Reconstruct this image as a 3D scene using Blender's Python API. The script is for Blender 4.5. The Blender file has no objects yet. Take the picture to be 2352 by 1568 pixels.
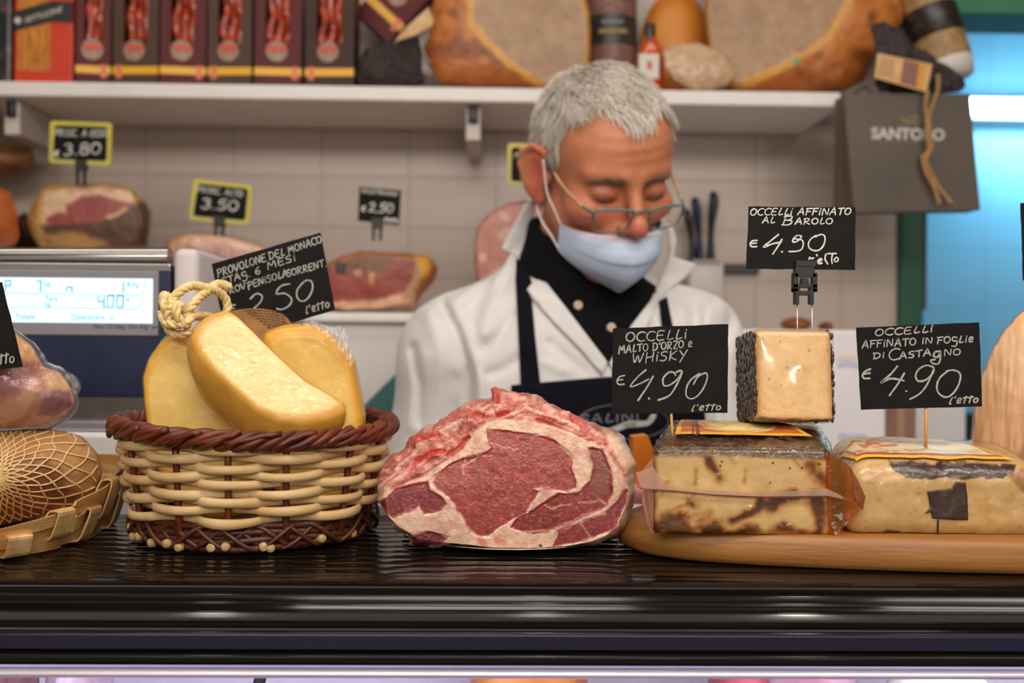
import bpy, bmesh, math, random
import numpy as np
from mathutils import Vector, Matrix
from mathutils.bvhtree import BVHTree
from mathutils.geometry import delaunay_2d_cdt

random.seed(7)
RNG = np.random.default_rng(7)
SC = bpy.context.scene
COL = SC.collection

# ------------------------------------------------------------------ camera, light, exposure
def lin(c):
    c = np.asarray(c, dtype=float) / 255.0
    return np.where(c <= 0.04045, c / 12.92, ((c + 0.055) / 1.055) ** 2.4)

CAMZ = 1.45
FPX = 2352 * 35.0 / 36.0
CAMR = Matrix.Rotation(math.radians(-1.1), 4, 'Z') @ Matrix.Rotation(math.radians(90), 4, 'X') @ Matrix.Rotation(math.radians(0.5), 4, 'Z')
cam_d = bpy.data.cameras.new('camera')
cam_d.lens = 35
cam_d.sensor_width = 36
cam_d.clip_start = 0.05
cam_d.dof.use_dof = True
cam_d.dof.focus_distance = 0.755
cam_d.dof.aperture_fstop = 4.4
cam = bpy.data.objects.new('camera', cam_d)
COL.objects.link(cam)
cam.matrix_world = Matrix.Translation((0, 0, CAMZ)) @ CAMR
SC.camera = cam
SC.view_settings.view_transform = 'Standard'
SC.view_settings.look = 'None'
SC.view_settings.gamma = 1
SC.view_settings.use_curve_mapping = False
SC.view_settings.exposure = -0.17

world = bpy.data.worlds.new('world')
SC.world = world
world.use_nodes = True
world.node_tree.nodes['Background'].inputs[0].default_value = (1.0, 0.90, 0.81, 1)
world.node_tree.nodes['Background'].inputs[1].default_value = 0.46

def area(name, loc, sx, sy, power, col, target=None, spread=180):
    d = bpy.data.lights.new(name, 'AREA')
    d.shape = 'RECTANGLE'; d.size = sx; d.size_y = sy; d.energy = power; d.color = col
    d.spread = math.radians(spread)
    o = bpy.data.objects.new(name, d); COL.objects.link(o); o.location = loc
    if target is not None:
        o.rotation_euler = (Vector(target) - Vector(loc)).to_track_quat('-Z', 'Y').to_euler()
    return o

def spot(name, loc, target, power, col, size=60, blend=0.6, radius=0.035):
    d = bpy.data.lights.new(name, 'SPOT')
    d.energy = power; d.color = col; d.spot_size = math.radians(size); d.spot_blend = blend; d.shadow_soft_size = radius
    o = bpy.data.objects.new(name, d); COL.objects.link(o); o.location = loc
    o.rotation_euler = (Vector(target) - Vector(loc)).to_track_quat('-Z', 'Y').to_euler()
    return o

WARM = (1.0, 0.925, 0.85)
area('ceiling_tube_aisle', (0.0, 0.10, 2.75), 2.6, 0.30, 8, WARM)
area('ceiling_tube_service', (-0.1, 1.02, 2.80), 2.2, 0.25, 8, WARM)
area('ceiling_tube_rear_aisle', (0.3, -1.6, 2.75), 3.0, 0.4, 25, WARM, (0.1, 1.2, 1.3))
area('fill_light_front', (-0.4, -2.7, 2.75), 3.0, 0.4, 32, (1.0, 0.91, 0.82), (0.0, 1.6, 1.4))  # unseen fill light, added to brighten upright faces from the front
area('counter_strip_lamp', (-0.05, 0.05, 2.35), 0.62, 0.05, 4.5, (1.0, 0.93, 0.84))
area('counter_strip_lamp_right', (1.05, 0.05, 2.35), 0.62, 0.05, 4.5, (1.0, 0.93, 0.84))
spot('track_spot_meat', (0.10, 0.10, 2.55), (0.03, 0.80, 1.33), 8, (1.0, 0.90, 0.80))
spot('track_spot_basket', (-0.55, 0.15, 2.55), (-0.20, 0.82, 1.36), 4, (1.0, 0.90, 0.80))
spot('track_spot_board', (0.62, 0.12, 2.55), (0.30, 0.76, 1.36), 12, (1.0, 0.89, 0.77))

spot('glare_spot_behind', (0.50, -1.7, 1.98), (0.22, 0.77, 1.40), 9, (1.0, 0.90, 0.78), 34, 0.5, 0.05)  # added spot behind the camera, for glare on the wrapped cube

spot('glare_spot_far', (1.70, -4.0, 2.10), (0.25, 0.77, 1.42), 34, (1.0, 0.93, 0.82), 24, 0.5, 0.10)  # added far lamp, set on the mirror direction of the cube's glare

# ------------------------------------------------------------------ pixel -> place
_R3 = np.array(CAMR.to_3x3())
def P(px, py, Y):
    px, py, Y = np.broadcast_arrays(np.asarray(px, float), np.asarray(py, float), np.asarray(Y, float))
    d = np.stack([(px - 1176) / FPX, (784 - py) / FPX, -np.ones_like(px)], -1) @ _R3.T
    return d * (Y / d[..., 1])[..., None] + np.array([0, 0, CAMZ])
def PZ(px, py, z):
    d = _R3 @ np.array([(px - 1176) / FPX, (784 - py) / FPX, -1.0])
    return d * ((z - CAMZ) / d[2]) + np.array([0, 0, CAMZ])
def proj(V):
    q = (np.asarray(V, float) - np.array([0, 0, CAMZ])) @ _R3
    return np.stack([1176 + FPX * q[..., 0] / -q[..., 2], 784 - FPX * q[..., 1] / -q[..., 2]], -1)

# ------------------------------------------------------------------ noise
def _hash(ix, iy, iz, s):
    h = (ix.astype(np.int64) * 374761393 + iy.astype(np.int64) * 668265263 + iz.astype(np.int64) * 1274126177 + s * 974711) & 0xffffffff
    h = ((h ^ (h >> 13)) * 1103515245) & 0xffffffff
    h = ((h ^ (h >> 16)) * 69069) & 0xffffffff
    return ((h ^ (h >> 15)) & 0xffff) / 65535.0
def vnoise(p, scale, s=0):
    p = np.asarray(p, float) * scale
    if p.shape[-1] == 2:
        p = np.concatenate([p, np.zeros_like(p[..., :1])], -1)
    i = np.floor(p); f = p - i; f = f * f * (3 - 2 * f); i = i.astype(np.int64)
    r = 0
    for a in (0, 1):
        for b in (0, 1):
            for c in (0, 1):
                w = (f[..., 0] if a else 1 - f[..., 0]) * (f[..., 1] if b else 1 - f[..., 1]) * (f[..., 2] if c else 1 - f[..., 2])
                r = r + w * _hash(i[..., 0] + a, i[..., 1] + b, i[..., 2] + c, s)
    return r * 2 - 1
def fbm(p, scale, s=0, n=4):
    r = 0; a = 1.0; t = 0
    for k in range(n):
        r = r + a * vnoise(p, scale * 2 ** k, s + k * 17); t += a; a *= 0.5
    return r / t

# ------------------------------------------------------------------ materials
MATS = {}
def _n(nt, t, **k):
    n = nt.nodes.new(t)
    for a, b in k.items():
        setattr(n, a, b)
    return n
def M(name, col, col2=None, scale=20, rough=0.5, metal=0.0, spec=0.5, bump=0.0, bscale=80, sss=0.0, sssr=0.004, stretch=(1, 1, 1), attr=False, coat=0.0,
      lo=0.35, hi=0.65, rough2=None, bstretch=None, sheen=0.0, coatr=0.1, bdist=0.002):
    if name in MATS:
        return MATS[name]
    m = bpy.data.materials.new(name); m.use_nodes = True
    nt = m.node_tree; b = nt.nodes['Principled BSDF']; L = nt.links.new
    tc = _n(nt, 'ShaderNodeTexCoord')
    mp = _n(nt, 'ShaderNodeMapping'); mp.inputs['Scale'].default_value = stretch
    L(tc.outputs['Object'], mp.inputs[0])
    nz = _n(nt, 'ShaderNodeTexNoise'); nz.inputs['Scale'].default_value = scale; nz.inputs['Detail'].default_value = 5
    L(mp.outputs[0], nz.inputs['Vector'])
    mr = _n(nt, 'ShaderNodeMapRange'); mr.inputs[1].default_value = lo; mr.inputs[2].default_value = hi
    L(nz.outputs['Fac'], mr.inputs[0])
    c1 = tuple(lin(col)) + (1,)
    c2 = tuple(lin(col2 if col2 is not None else col)) + (1,)
    mx = _n(nt, 'ShaderNodeMix', data_type='RGBA')
    mx.inputs[6].default_value = c1; mx.inputs[7].default_value = c2
    L(mr.outputs[0], mx.inputs[0])
    out = mx.outputs[2]
    if attr:
        at = _n(nt, 'ShaderNodeAttribute', attribute_name='Col')
        m2 = _n(nt, 'ShaderNodeMix', data_type='RGBA', blend_type='MULTIPLY'); m2.inputs[0].default_value = 1
        L(at.outputs['Color'], m2.inputs[6]); L(out, m2.inputs[7]); out = m2.outputs[2]
    L(out, b.inputs['Base Color'])
    b.inputs['Roughness'].default_value = rough
    if rough2 is not None:
        m3 = _n(nt, 'ShaderNodeMapRange'); m3.inputs[1].default_value = lo; m3.inputs[2].default_value = hi
        m3.inputs[3].default_value = rough; m3.inputs[4].default_value = rough2
        L(nz.outputs['Fac'], m3.inputs[0]); L(m3.outputs[0], b.inputs['Roughness'])
    b.inputs['Metallic'].default_value = metal
    b.inputs['Specular IOR Level'].default_value = spec
    b.inputs['Coat Weight'].default_value = coat; b.inputs['Coat Roughness'].default_value = coatr
    b.inputs['Sheen Weight'].default_value = sheen
    if sss:
        b.inputs['Subsurface Weight'].default_value = sss; b.inputs['Subsurface Scale'].default_value = sssr
        b.inputs['Subsurface Radius'].default_value = (1.0, 0.45, 0.25)
    if bump:
        mb = _n(nt, 'ShaderNodeMapping'); mb.inputs['Scale'].default_value = bstretch or stretch
        L(tc.outputs['Object'], mb.inputs[0])
        nb = _n(nt, 'ShaderNodeTexNoise'); nb.inputs['Scale'].default_value = bscale; nb.inputs['Detail'].default_value = 4
        L(mb.outputs[0], nb.inputs['Vector'])
        bp = _n(nt, 'ShaderNodeBump'); bp.inputs['Strength'].default_value = bump; bp.inputs['Distance'].default_value = bdist
        L(nb.outputs['Fac'], bp.inputs['Height']); L(bp.outputs[0], b.inputs['Normal']); L(bp.outputs[0], b.inputs['Coat Normal'])
    MATS[name] = m
    return m
def FILM(name, tint=(255, 255, 255), base=0.04, rough=0.1, bscale=60, bump=0.6, stretch=(1, 1, 1), haze=0.0, hazecol=(235, 230, 225), fres=1.0):
    if name in MATS:
        return MATS[name]
    m = bpy.data.materials.new(name); m.use_nodes = True
    nt = m.node_tree; L = nt.links.new
    nt.nodes.remove(nt.nodes['Principled BSDF'])
    out = nt.nodes['Material Output']
    tr = _n(nt, 'ShaderNodeBsdfTransparent'); tr.inputs[0].default_value = tuple(lin(tint)) + (1,)
    gl = _n(nt, 'ShaderNodeBsdfGlossy'); gl.inputs['Roughness'].default_value = rough
    tc = _n(nt, 'ShaderNodeTexCoord'); mp = _n(nt, 'ShaderNodeMapping'); mp.inputs['Scale'].default_value = stretch
    L(tc.outputs['Object'], mp.inputs[0])
    nb = _n(nt, 'ShaderNodeTexNoise'); nb.inputs['Scale'].default_value = bscale; nb.inputs['Detail'].default_value = 3
    nb.inputs['Distortion'].default_value = 0.8
    L(mp.outputs[0], nb.inputs['Vector'])
    bp = _n(nt, 'ShaderNodeBump'); bp.inputs['Strength'].default_value = bump; bp.inputs['Distance'].default_value = 0.003
    L(nb.outputs['Fac'], bp.inputs['Height']); L(bp.outputs[0], gl.inputs['Normal'])
    lw = _n(nt, 'ShaderNodeLayerWeight'); lw.inputs[0].default_value = 0.5; L(bp.outputs[0], lw.inputs['Normal'])
    fr = _n(nt, 'ShaderNodeMath', operation='POWER'); fr.inputs[1].default_value = 4.5; L(lw.outputs['Facing'], fr.inputs[0])
    ma = _n(nt, 'ShaderNodeMath', operation='MULTIPLY_ADD'); ma.inputs[1].default_value = fres * .75; ma.inputs[2].default_value = base; ma.use_clamp = True
    L(fr.outputs[0], ma.inputs[0])
    mx = _n(nt, 'ShaderNodeMixShader'); L(ma.outputs[0], mx.inputs[0]); L(tr.outputs[0], mx.inputs[1]); L(gl.outputs[0], mx.inputs[2])
    last = mx.outputs[0]
    if haze:
        df = _n(nt, 'ShaderNodeBsdfDiffuse'); df.inputs[0].default_value = tuple(lin(hazecol)) + (1,)
        m2 = _n(nt, 'ShaderNodeMixShader'); m2.inputs[0].default_value = haze
        L(last, m2.inputs[1]); L(df.outputs[0], m2.inputs[2]); last = m2.outputs[0]
    L(last, out.inputs['Surface'])
    MATS[name] = m
    return m
def EMIT(name, col, strength):
    if name in MATS:
        return MATS[name]
    m = bpy.data.materials.new(name); m.use_nodes = True
    b = m.node_tree.nodes['Principled BSDF']
    b.inputs['Base Color'].default_value = tuple(lin(col)) + (1,)
    b.inputs['Emission Color'].default_value = tuple(lin(col)) + (1,)
    b.inputs['Emission Strength'].default_value = strength
    MATS[name] = m
    return m

# ------------------------------------------------------------------ objects
def tag(o, label=None, cat=None, group=None, kind=None):
    if label: o['label'] = label
    if cat: o['category'] = cat
    if group: o['group'] = group
    if kind: o['kind'] = kind
    return o
def root(name, loc, label, cat, group=None):
    o = bpy.data.objects.new(name, None); COL.objects.link(o); o.location = Vector([float(x) for x in loc]); o.empty_display_size = 0.02
    return tag(o, label, cat, group)
def rloc(o):
    v = Vector((0, 0, 0))
    while o is not None:
        v += o.location; o = o.parent
    return np.array(v)
def mesh(name, V, Fs, mat, parent=None, smooth=True, colors=None, sharp=None):
    """V world coordinates; faces lists or (n,k) arrays (or list of such arrays)."""
    V = np.asarray(V, float).reshape(-1, 3)
    off = rloc(parent) if parent is not None else V.mean(0)
    me = bpy.data.meshes.new(name)
    faces = []
    if isinstance(Fs, np.ndarray):
        faces = Fs.tolist()
    else:
        for f in Fs:
            if isinstance(f, np.ndarray) and f.ndim == 2: faces.extend(f.tolist())
            else: faces.append(list(f))
    me.from_pydata((V - off).tolist(), [], faces)
    if colors is not None:
        ca = me.color_attributes.new('Col', 'FLOAT_COLOR', 'POINT')
        c = np.ones((len(V), 4), np.float32); c[:, :3] = lin(np.clip(colors, 0, 255))
        ca.data.foreach_set('color', c.ravel())
    me.polygons.foreach_set('use_smooth', [smooth] * len(me.polygons))
    me.update()
    if sharp: me.set_sharp_from_angle(angle=math.radians(sharp))
    me.materials.append(mat)
    o = bpy.data.objects.new(name, me); COL.objects.link(o)
    if parent is not None: o.parent = parent
    else: o.location = Vector(off.tolist())
    return o
class MB:
    """collects shapes into one mesh"""
    def __init__(self): self.V = []; self.F = []; self.n = 0; self.C = []
    def add(self, V, F, c=None):
        V = np.asarray(V, float).reshape(-1, 3)
        for f in F:
            if isinstance(f, np.ndarray) and f.ndim == 2: self.F.extend((f + self.n).tolist())
            else: self.F.append([int(i) + self.n for i in f])
        self.V.append(V); self.n += len(V)
        if c is not None: self.C.append(np.broadcast_to(np.asarray(c, float), V.shape))
        return self
    def build(self, name, mat, parent=None, smooth=True, sharp=None):
        return mesh(name, np.concatenate(self.V), self.F, mat, parent, smooth, np.concatenate(self.C) if self.C else None, sharp)
def recalc(o):
    bm = bmesh.new(); bm.from_mesh(o.data); bmesh.ops.recalc_face_normals(bm, faces=bm.faces); bm.to_mesh(o.data); bm.free()
    return o
def box(lo, hi, bev=0.0, seg=2, rot=None, piv=None):
    bm = bmesh.new(); bmesh.ops.create_cube(bm, size=1)
    lo, hi = np.array(lo, float), np.array(hi, float)
    for v in bm.verts:
        v.co = Vector(((lo + hi) / 2 + np.array(v.co) * (hi - lo)).tolist())
    if bev: bmesh.ops.bevel(bm, geom=bm.edges[:], offset=bev, segments=seg, profile=0.5, affect='EDGES')
    V = np.array([v.co[:] for v in bm.verts]); bm.verts.index_update(); Fc = [[v.index for v in f.verts] for f in bm.faces]; bm.free()
    if rot is not None:
        c = (lo + hi) / 2 if piv is None else np.array(piv, float)
        V = (V - c) @ np.array(rot).T + c
    return V, Fc
def Rx(a): return np.array(Matrix.Rotation(math.radians(a), 3, 'X'))
def Ry(a): return np.array(Matrix.Rotation(math.radians(a), 3, 'Y'))
def Rz(a): return np.array(Matrix.Rotation(math.radians(a), 3, 'Z'))
def catmull(pts, n=8, closed=False):
    p = np.asarray(pts, float); N = len(p)
    out = []
    segs = N if closed else N - 1
    for i in range(segs):
        if closed: a, b, c, d = p[(i - 1) % N], p[i], p[(i + 1) % N], p[(i + 2) % N]
        else: a, b, c, d = p[max(i - 1, 0)], p[i], p[i + 1], p[min(i + 2, N - 1)]
        for k in range(n):
            t = k / n
            out.append(0.5 * (2 * b + (c - a) * t + (2 * a - 5 * b + 4 * c - d) * t * t + (3 * b - a - 3 * c + d) * t ** 3))
    if not closed: out.append(p[-1])
    return np.array(out)
def tube(pts, r, sides=8, closed=False, flat=None, up=None, caps=True):
    """r scalar or per point; flat=(a,b) scales of the section along (side, up)"""
    p = np.asarray(pts, float); n = len(p)
    r = np.broadcast_to(np.asarray(r, float), (n,))
    t = (np.roll(p, -1, 0) - np.roll(p, 1, 0)) if closed else np.gradient(p, axis=0)
    t /= np.linalg.norm(t, axis=1)[:, None] + 1e-12
    if up is not None:
        u = np.broadcast_to(np.asarray(up, float), (n, 3))
        s = np.cross(t, u); s /= np.linalg.norm(s, axis=1)[:, None] + 1e-12
        u = np.cross(s, t)
    else:
        s = np.zeros((n, 3)); a = np.array([0, 0, 1.0]) if abs(t[0, 2]) < 0.9 else np.array([1.0, 0, 0])
        s[0] = np.cross(t[0], a); s[0] /= np.linalg.norm(s[0])
        for i in range(1, n):
            v = s[i - 1] - t[i] * np.dot(s[i - 1], t[i]); s[i] = v / (np.linalg.norm(v) + 1e-12)
        u = np.cross(s, t)
    fa, fb = flat or (1, 1)
    an = np.arange(sides) * 2 * math.pi / sides
    V = p[:, None] + r[:, None, None] * (s[:, None] * (fa * np.cos(an))[None, :, None] + u[:, None] * (fb * np.sin(an))[None, :, None])
    i = np.arange(n if closed else n - 1)[:, None]; j = np.arange(sides)[None]
    i2 = (i + 1) % n; j2 = (j + 1) % sides
    Fq = np.stack(np.broadcast_arrays(i * sides + j, i * sides + j2, i2 * sides + j2, i2 * sides + j), -1).reshape(-1, 4)
    Fl = [Fq]
    if caps and not closed:
        Fl += [list(range(sides))[::-1], list(range((n - 1) * sides, n * sides))]
    return V.reshape(-1, 3), Fl
def grid_faces(nr, nc, closed=True):
    i = np.arange(nr - 1)[:, None]; j = np.arange(nc if closed else nc - 1)[None]
    j2 = (j + 1) % nc
    return np.stack(np.broadcast_arrays(i * nc + j, i * nc + j2, (i + 1) * nc + j2, (i + 1) * nc + j), -1).reshape(-1, 4)
def lathe(prof, c, n=48, axis='z', sq=None):
    """prof [(r, h)]; around c; axis z"""
    an = np.arange(n) * 2 * math.pi / n
    pr = np.array(prof, float)
    V = np.stack([pr[:, None, 0] * np.cos(an)[None], pr[:, None, 0] * np.sin(an)[None], np.broadcast_to(pr[:, None, 1], (len(pr), n))], -1)
    if axis == 'y': V = V[..., [0, 2, 1]] * np.array([1, 1, 1])
    if axis == 'x': V = V[..., [2, 0, 1]]
    return V.reshape(-1, 3) + np.array(c, float), [grid_faces(len(pr), n)]
def ellipsoid(c, r, nu=32, nv=20, rot=None):
    th = np.linspace(0, math.pi, nv)[:, None]; ph = (np.arange(nu) * 2 * math.pi / nu)[None]
    V = np.stack(np.broadcast_arrays(np.sin(th) * np.cos(ph), np.sin(th) * np.sin(ph), np.cos(th)), -1).reshape(-1, 3) * np.array(r)
    if rot is not None: V = V @ np.array(rot).T
    return V + np.array(c), [grid_faces(nv, nu)]
def vnormals(V, Fq):
    n = np.zeros_like(V)
    a, b, c, d = (V[Fq[:, k]] for k in range(4))
    fn = np.cross(c - a, d - b)
    for k in range(4): np.add.at(n, Fq[:, k], fn)
    return n / (np.linalg.norm(n, axis=1)[:, None] + 1e-12)
# star-shaped outline helpers (image coordinates, y down)
def star_r(c, poly, th):
    p = np.asarray(poly, float) - np.array(c); q = np.roll(p, -1, 0)
    dx, dy = np.cos(th)[:, None], np.sin(th)[:, None]
    e = q - p
    den = dx * e[None, :, 1] - dy * e[None, :, 0]
    den = np.where(np.abs(den) < 1e-9, 1e-9, den)
    t = (p[None, :, 0] * e[None, :, 1] - p[None, :, 1] * e[None, :, 0]) / den
    s = (p[None, :, 0] * dy - p[None, :, 1] * dx) / den
    ok = (s >= -1e-6) & (s <= 1 + 1e-6) & (t > 0)
    return np.where(ok, t, 0).max(1)
def smooth_closed(r, k):
    for _ in range(k): r = 0.25 * np.roll(r, 1) + 0.5 * r + 0.25 * np.roll(r, -1)
    return r
def sdf_poly(p, poly):
    """signed distance, negative inside; p (N,2)"""
    a = np.asarray(poly, float); b = np.roll(a, -1, 0)
    d2 = np.full(len(p), 1e18); ins = np.zeros(len(p), bool)
    for i in range(len(a)):
        e = b[i] - a[i]; w = p - a[i]
        t = np.clip((w @ e) / (e @ e + 1e-12), 0, 1)
        d2 = np.minimum(d2, ((w - t[:, None] * e) ** 2).sum(1))
        c = (a[i, 1] > p[:, 1]) != (b[i, 1] > p[:, 1])
        with np.errstate(divide='ignore', invalid='ignore'):
            xi = e[0] * (p[:, 1] - a[i, 1]) / (e[1] if e[1] != 0 else 1e-12) + a[i, 0]
        ins ^= c & (p[:, 0] < xi)
    d = np.sqrt(d2)
    return np.where(ins, -d, d)
def dist_line(p, line):
    a = np.asarray(line, float); d2 = np.full(len(p), 1e18)
    for i in range(len(a) - 1):
        e = a[i + 1] - a[i]; w = p - a[i]
        t = np.clip((w @ e) / (e @ e + 1e-12), 0, 1)
        d2 = np.minimum(d2, ((w - t[:, None] * e) ** 2).sum(1))
    return np.sqrt(d2)
def sstep(x, a, b):
    t = np.clip((x - a) / (b - a), 0, 1); return t * t * (3 - 2 * t)
def mixc(c, d, w):
    return c + (np.asarray(d, float) - c) * np.asarray(w)[..., None]
def piece(c, face, sil, Yf, Ym, Yb, nth=240, nf=50, ns=30, nb=24, bulge=0.0, back=0.5, disp=None, zmin=None, sm=1, tilt=(0, 0), hard=False, bend=None):
    """a cut piece: flat face, flank turning away to its outline, body behind. Returns V, faces, px coords, region (0 face,1 flank,2 back)"""
    c = np.array(c, float); th = np.arange(nth) * 2 * math.pi / nth
    rs = smooth_closed(star_r(c, sil, th), sm)
    rf = np.minimum(smooth_closed(star_r(c, face, th), sm), rs * 0.995)
    D = np.stack([np.cos(th), np.sin(th)], -1)
    px, Y, reg = [], [], []
    for j in range(nf + 1):
        s = max(j / nf, 1e-4)
        px.append(c + s * rf[:, None] * D); Y.append(np.full(nth, Yf - bulge * (1 - s * s))); reg.append(0)
    for j in range(1, ns + 1):
        s = j / ns
        w, y = (s, s) if hard else (math.sin(s * math.pi / 2), 1 - math.cos(s * math.pi / 2))
        px.append(c + (rf + (rs - rf) * w)[:, None] * D); Y.append(np.full(nth, Yf + (Ym - Yf) * y)); reg.append(1)
    for j in range(1, nb + 1):
        s = j / nb
        k = 1 - (1 - back) * (1 - math.cos(s * math.pi / 2)) if j < nb - 3 else (1 - (1 - back)) * (nb - j) / 4.0 + 1e-3
        px.append(c + (rs * k)[:, None] * D); Y.append(np.full(nth, Ym + (Yb - Ym) * min(1, math.sin(s * math.pi / 2) + 0.0))); reg.append(2)
    px = np.concatenate(px); Y = np.concatenate(Y); reg = np.repeat(reg, nth)
    Y = Y + (px[:, 0] - c[0]) * tilt[0] + (px[:, 1] - c[1]) * tilt[1]
    if bend is not None: Y = Y + bend(px, reg)
    # behind the outline keep real size: take the scale at the outline's own depth
    Yp = np.where(reg == 2, Ym + (px[:, 0] - c[0]) * tilt[0] + (px[:, 1] - c[1]) * tilt[1], Y)
    V = P(px[:, 0], px[:, 1], Yp); V[:, 1] = Y
    cr = P(c[0], c[1], 1.0); V[:, 0] += np.where(reg == 2, (Y - Yp) * cr[0], 0)
    nr = len(px) // nth
    Fq = grid_faces(nr, nth)
    if disp is not None:
        n = vnormals(V, Fq); n[:, :] = np.where((n[:, 1:2] > 0) & (reg[:, None] == 0), -n, n)
        # outward: away from the centre axis
        cen = V.mean(0)
        sgn = np.sign(((V - cen) * n).sum(1)); n *= np.where(sgn == 0, 1, sgn)[:, None]
        V = V + n * disp(V, px, reg)[:, None]
    if zmin is not None:
        V[:, 2] = np.maximum(V[:, 2], zmin)
    return V, [Fq], px, reg

# ------------------------------------------------------------------ handwriting
def _arc(cx, cy, rx, ry, a0, a1, n=9):
    return [(cx + rx * math.cos(math.radians(a0 + (a1 - a0) * i / n)), cy + ry * math.sin(math.radians(a0 + (a1 - a0) * i / n))) for i in range(n + 1)]
_O = _arc(.3, .5, .28, .48, 80, 450, 14)
GL = {
 'A': (.66, [[(0, 0), (.3, 1), (.36, 1), (.58, 0)], [(.1, .38), (.52, .38)]]),
 'B': (.62, [[(.08, 0), (.12, 1)], [(.02, .96), (.4, 1), (.5, .82), (.4, .58), (.14, .52)], [(.3, .54), (.54, .4), (.5, .1), (.3, 0), (0, .02)]]),
 'C': (.58, [_arc(.36, .5, .34, .5, 50, 305, 10)]),
 'D': (.64, [[(.08, 0), (.1, 1)], [(.0, .98), (.3, .98), (.54, .75), (.54, .3), (.3, .02), (.02, 0)]]),
 'E': (.56, [[(.5, .98), (.1, .94), (.06, .04), (.5, .02)], [(.08, .5), (.42, .52)]]),
 'F': (.54, [[(.06, 0), (.1, .95)], [(0, .95), (.52, 1)], [(.08, .52), (.42, .54)]]),
 'G': (.62, [_arc(.34, .5, .32, .5, 50, 320, 10) + [(.58, .42), (.36, .42)]]),
 'H': (.66, [[(.06, -.12), (.1, 1)], [(.54, 0), (.58, 1)], [(.08, .45), (.56, .55)]]),
 'I': (.26, [[(.1, 0), (.12, 1)]]),
 'K': (.6, [[(.06, 0), (.1, 1)], [(.54, 1), (.1, .45), (.54, 0)]]),
 'L': (.5, [[(.22, 1), (.1, .04), (.46, .12)]]),
 'M': (.8, [[(.02, -.1), (.14, 1), (.36, .35), (.62, 1), (.7, 0)]]),
 'N': (.68, [[(.06, 0), (.1, 1), (.52, .06), (.58, 1)]]),
 'O': (.62, [_O]),
 'P': (.58, [[(.04, -.12), (.14, 1)], [(.02, .92), (.34, 1), (.52, .8), (.4, .5), (.12, .42)]]),
 'R': (.64, [[(.06, 0), (.12, 1)], [(.02, .94), (.36, 1), (.5, .8), (.36, .54), (.12, .48), (.56, 0)]]),
 'S': (.54, [[(.48, .92), (.3, 1), (.08, .86), (.12, .62), (.4, .46), (.44, .16), (.24, 0), (.02, .08)]]),
 'T': (.58, [[(.28, 0), (.3, .96)], [(0, .94), (.58, 1)]]),
 'U': (.62, [[(.08, 1), (.08, .25), (.26, 0), (.46, .15), (.52, 1), (.56, 0)]]),
 'V': (.6, [[(.02, 1), (.26, 0), (.56, 1)]]),
 'W': (.82, [[(.02, 1), (.16, 0), (.38, .75), (.52, 0), (.78, 1)]]),
 'Y': (.6, [[(.04, 1), (.28, .5)], [(.6, 1), (.12, -.3)]]),
 'Z': (.54, [[(.04, .96), (.5, .98), (.06, .02), (.52, .04)]]),
 'X': (.6, [[(.04, 1), (.54, 0)], [(.54, 1), (.02, 0)]]),
 'g': (.6, [_arc(.3, .62, .24, .32, 40, 380, 10) + [(.54, -.2), (.34, -.5), (.06, -.4)]]),
 'e': (.5, [[(.06, .36), (.4, .5), (.36, .76), (.16, .74), (.06, .4), (.14, .08), (.42, .12)]]),
 'i': (.22, [[(.1, 0), (.1, .66)], [(.13, .95), (.15, .9)]]),
 'o': (.5, [_arc(.25, .34, .2, .32, 90, 450, 10)]),
 'l': (.3, [[(.22, .98), (.06, .1), (.22, .06)]]),
 't': (.4, [[(.22, 1), (.16, 0)], [(0, .78), (.42, .86)]]),
 'a': (.5, [_arc(.24, .33, .2, .32, 40, 380, 9) + [(.44, 0)]]),
 "'": (.2, [[(.12, 1.05), (.08, .8)]]),
 '.': (.24, [[(.1, .02), (.13, .0)]]),
 ',': (.24, [[(.12, .08), (.06, -.14)]]),
 ':': (.26, [[(.12, .14), (.14, .1)], [(.12, .66), (.14, .62)]]),
 ' ': (.34, []),
 '€': (.6, [_arc(.4, .5, .32, .5, 60, 300, 9), [(0, .58), (.42, .6)], [(0, .4), (.38, .42)]]),
 '0': (.64, [_O]),
 '1': (.34, [[(.02, .75), (.2, 1), (.18, 0)]]),
 '2': (.6, [[(.06, .8), (.26, 1), (.48, .86), (.42, .55), (.04, .02), (.3, .1), (.56, .02)]]),
 '3': (.56, [[(.06, .92), (.3, 1), (.46, .84), (.38, .6), (.2, .54), (.46, .42), (.48, .16), (.26, 0), (.02, .1)]]),
 '4': (.64, [[(.34, 1), (.02, .36), (.6, .44)], [(.5, .66), (.3, 0)]]),
 '5': (.58, [[(.52, 1), (.16, .94), (.1, .58), (.36, .6), (.5, .36), (.36, .04), (.02, .04)]]),
 '6': (.58, [[(.46, .98), (.16, .7), (.06, .3), (.26, 0), (.48, .2), (.4, .46), (.12, .4)]]),
 '7': (.56, [[(.02, .94), (.52, .98), (.2, 0)], [(.14, .5), (.46, .52)]]),
 '8': (.58, [_arc(.28, .75, .2, .24, -90, 270, 10), _arc(.28, .26, .25, .26, 90, 450, 10)]),
 '9': (.6, [_arc(.3, .68, .24, .3, 20, 380, 11) + [(.44, .3), (.16, -.05)]]),
}
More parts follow.
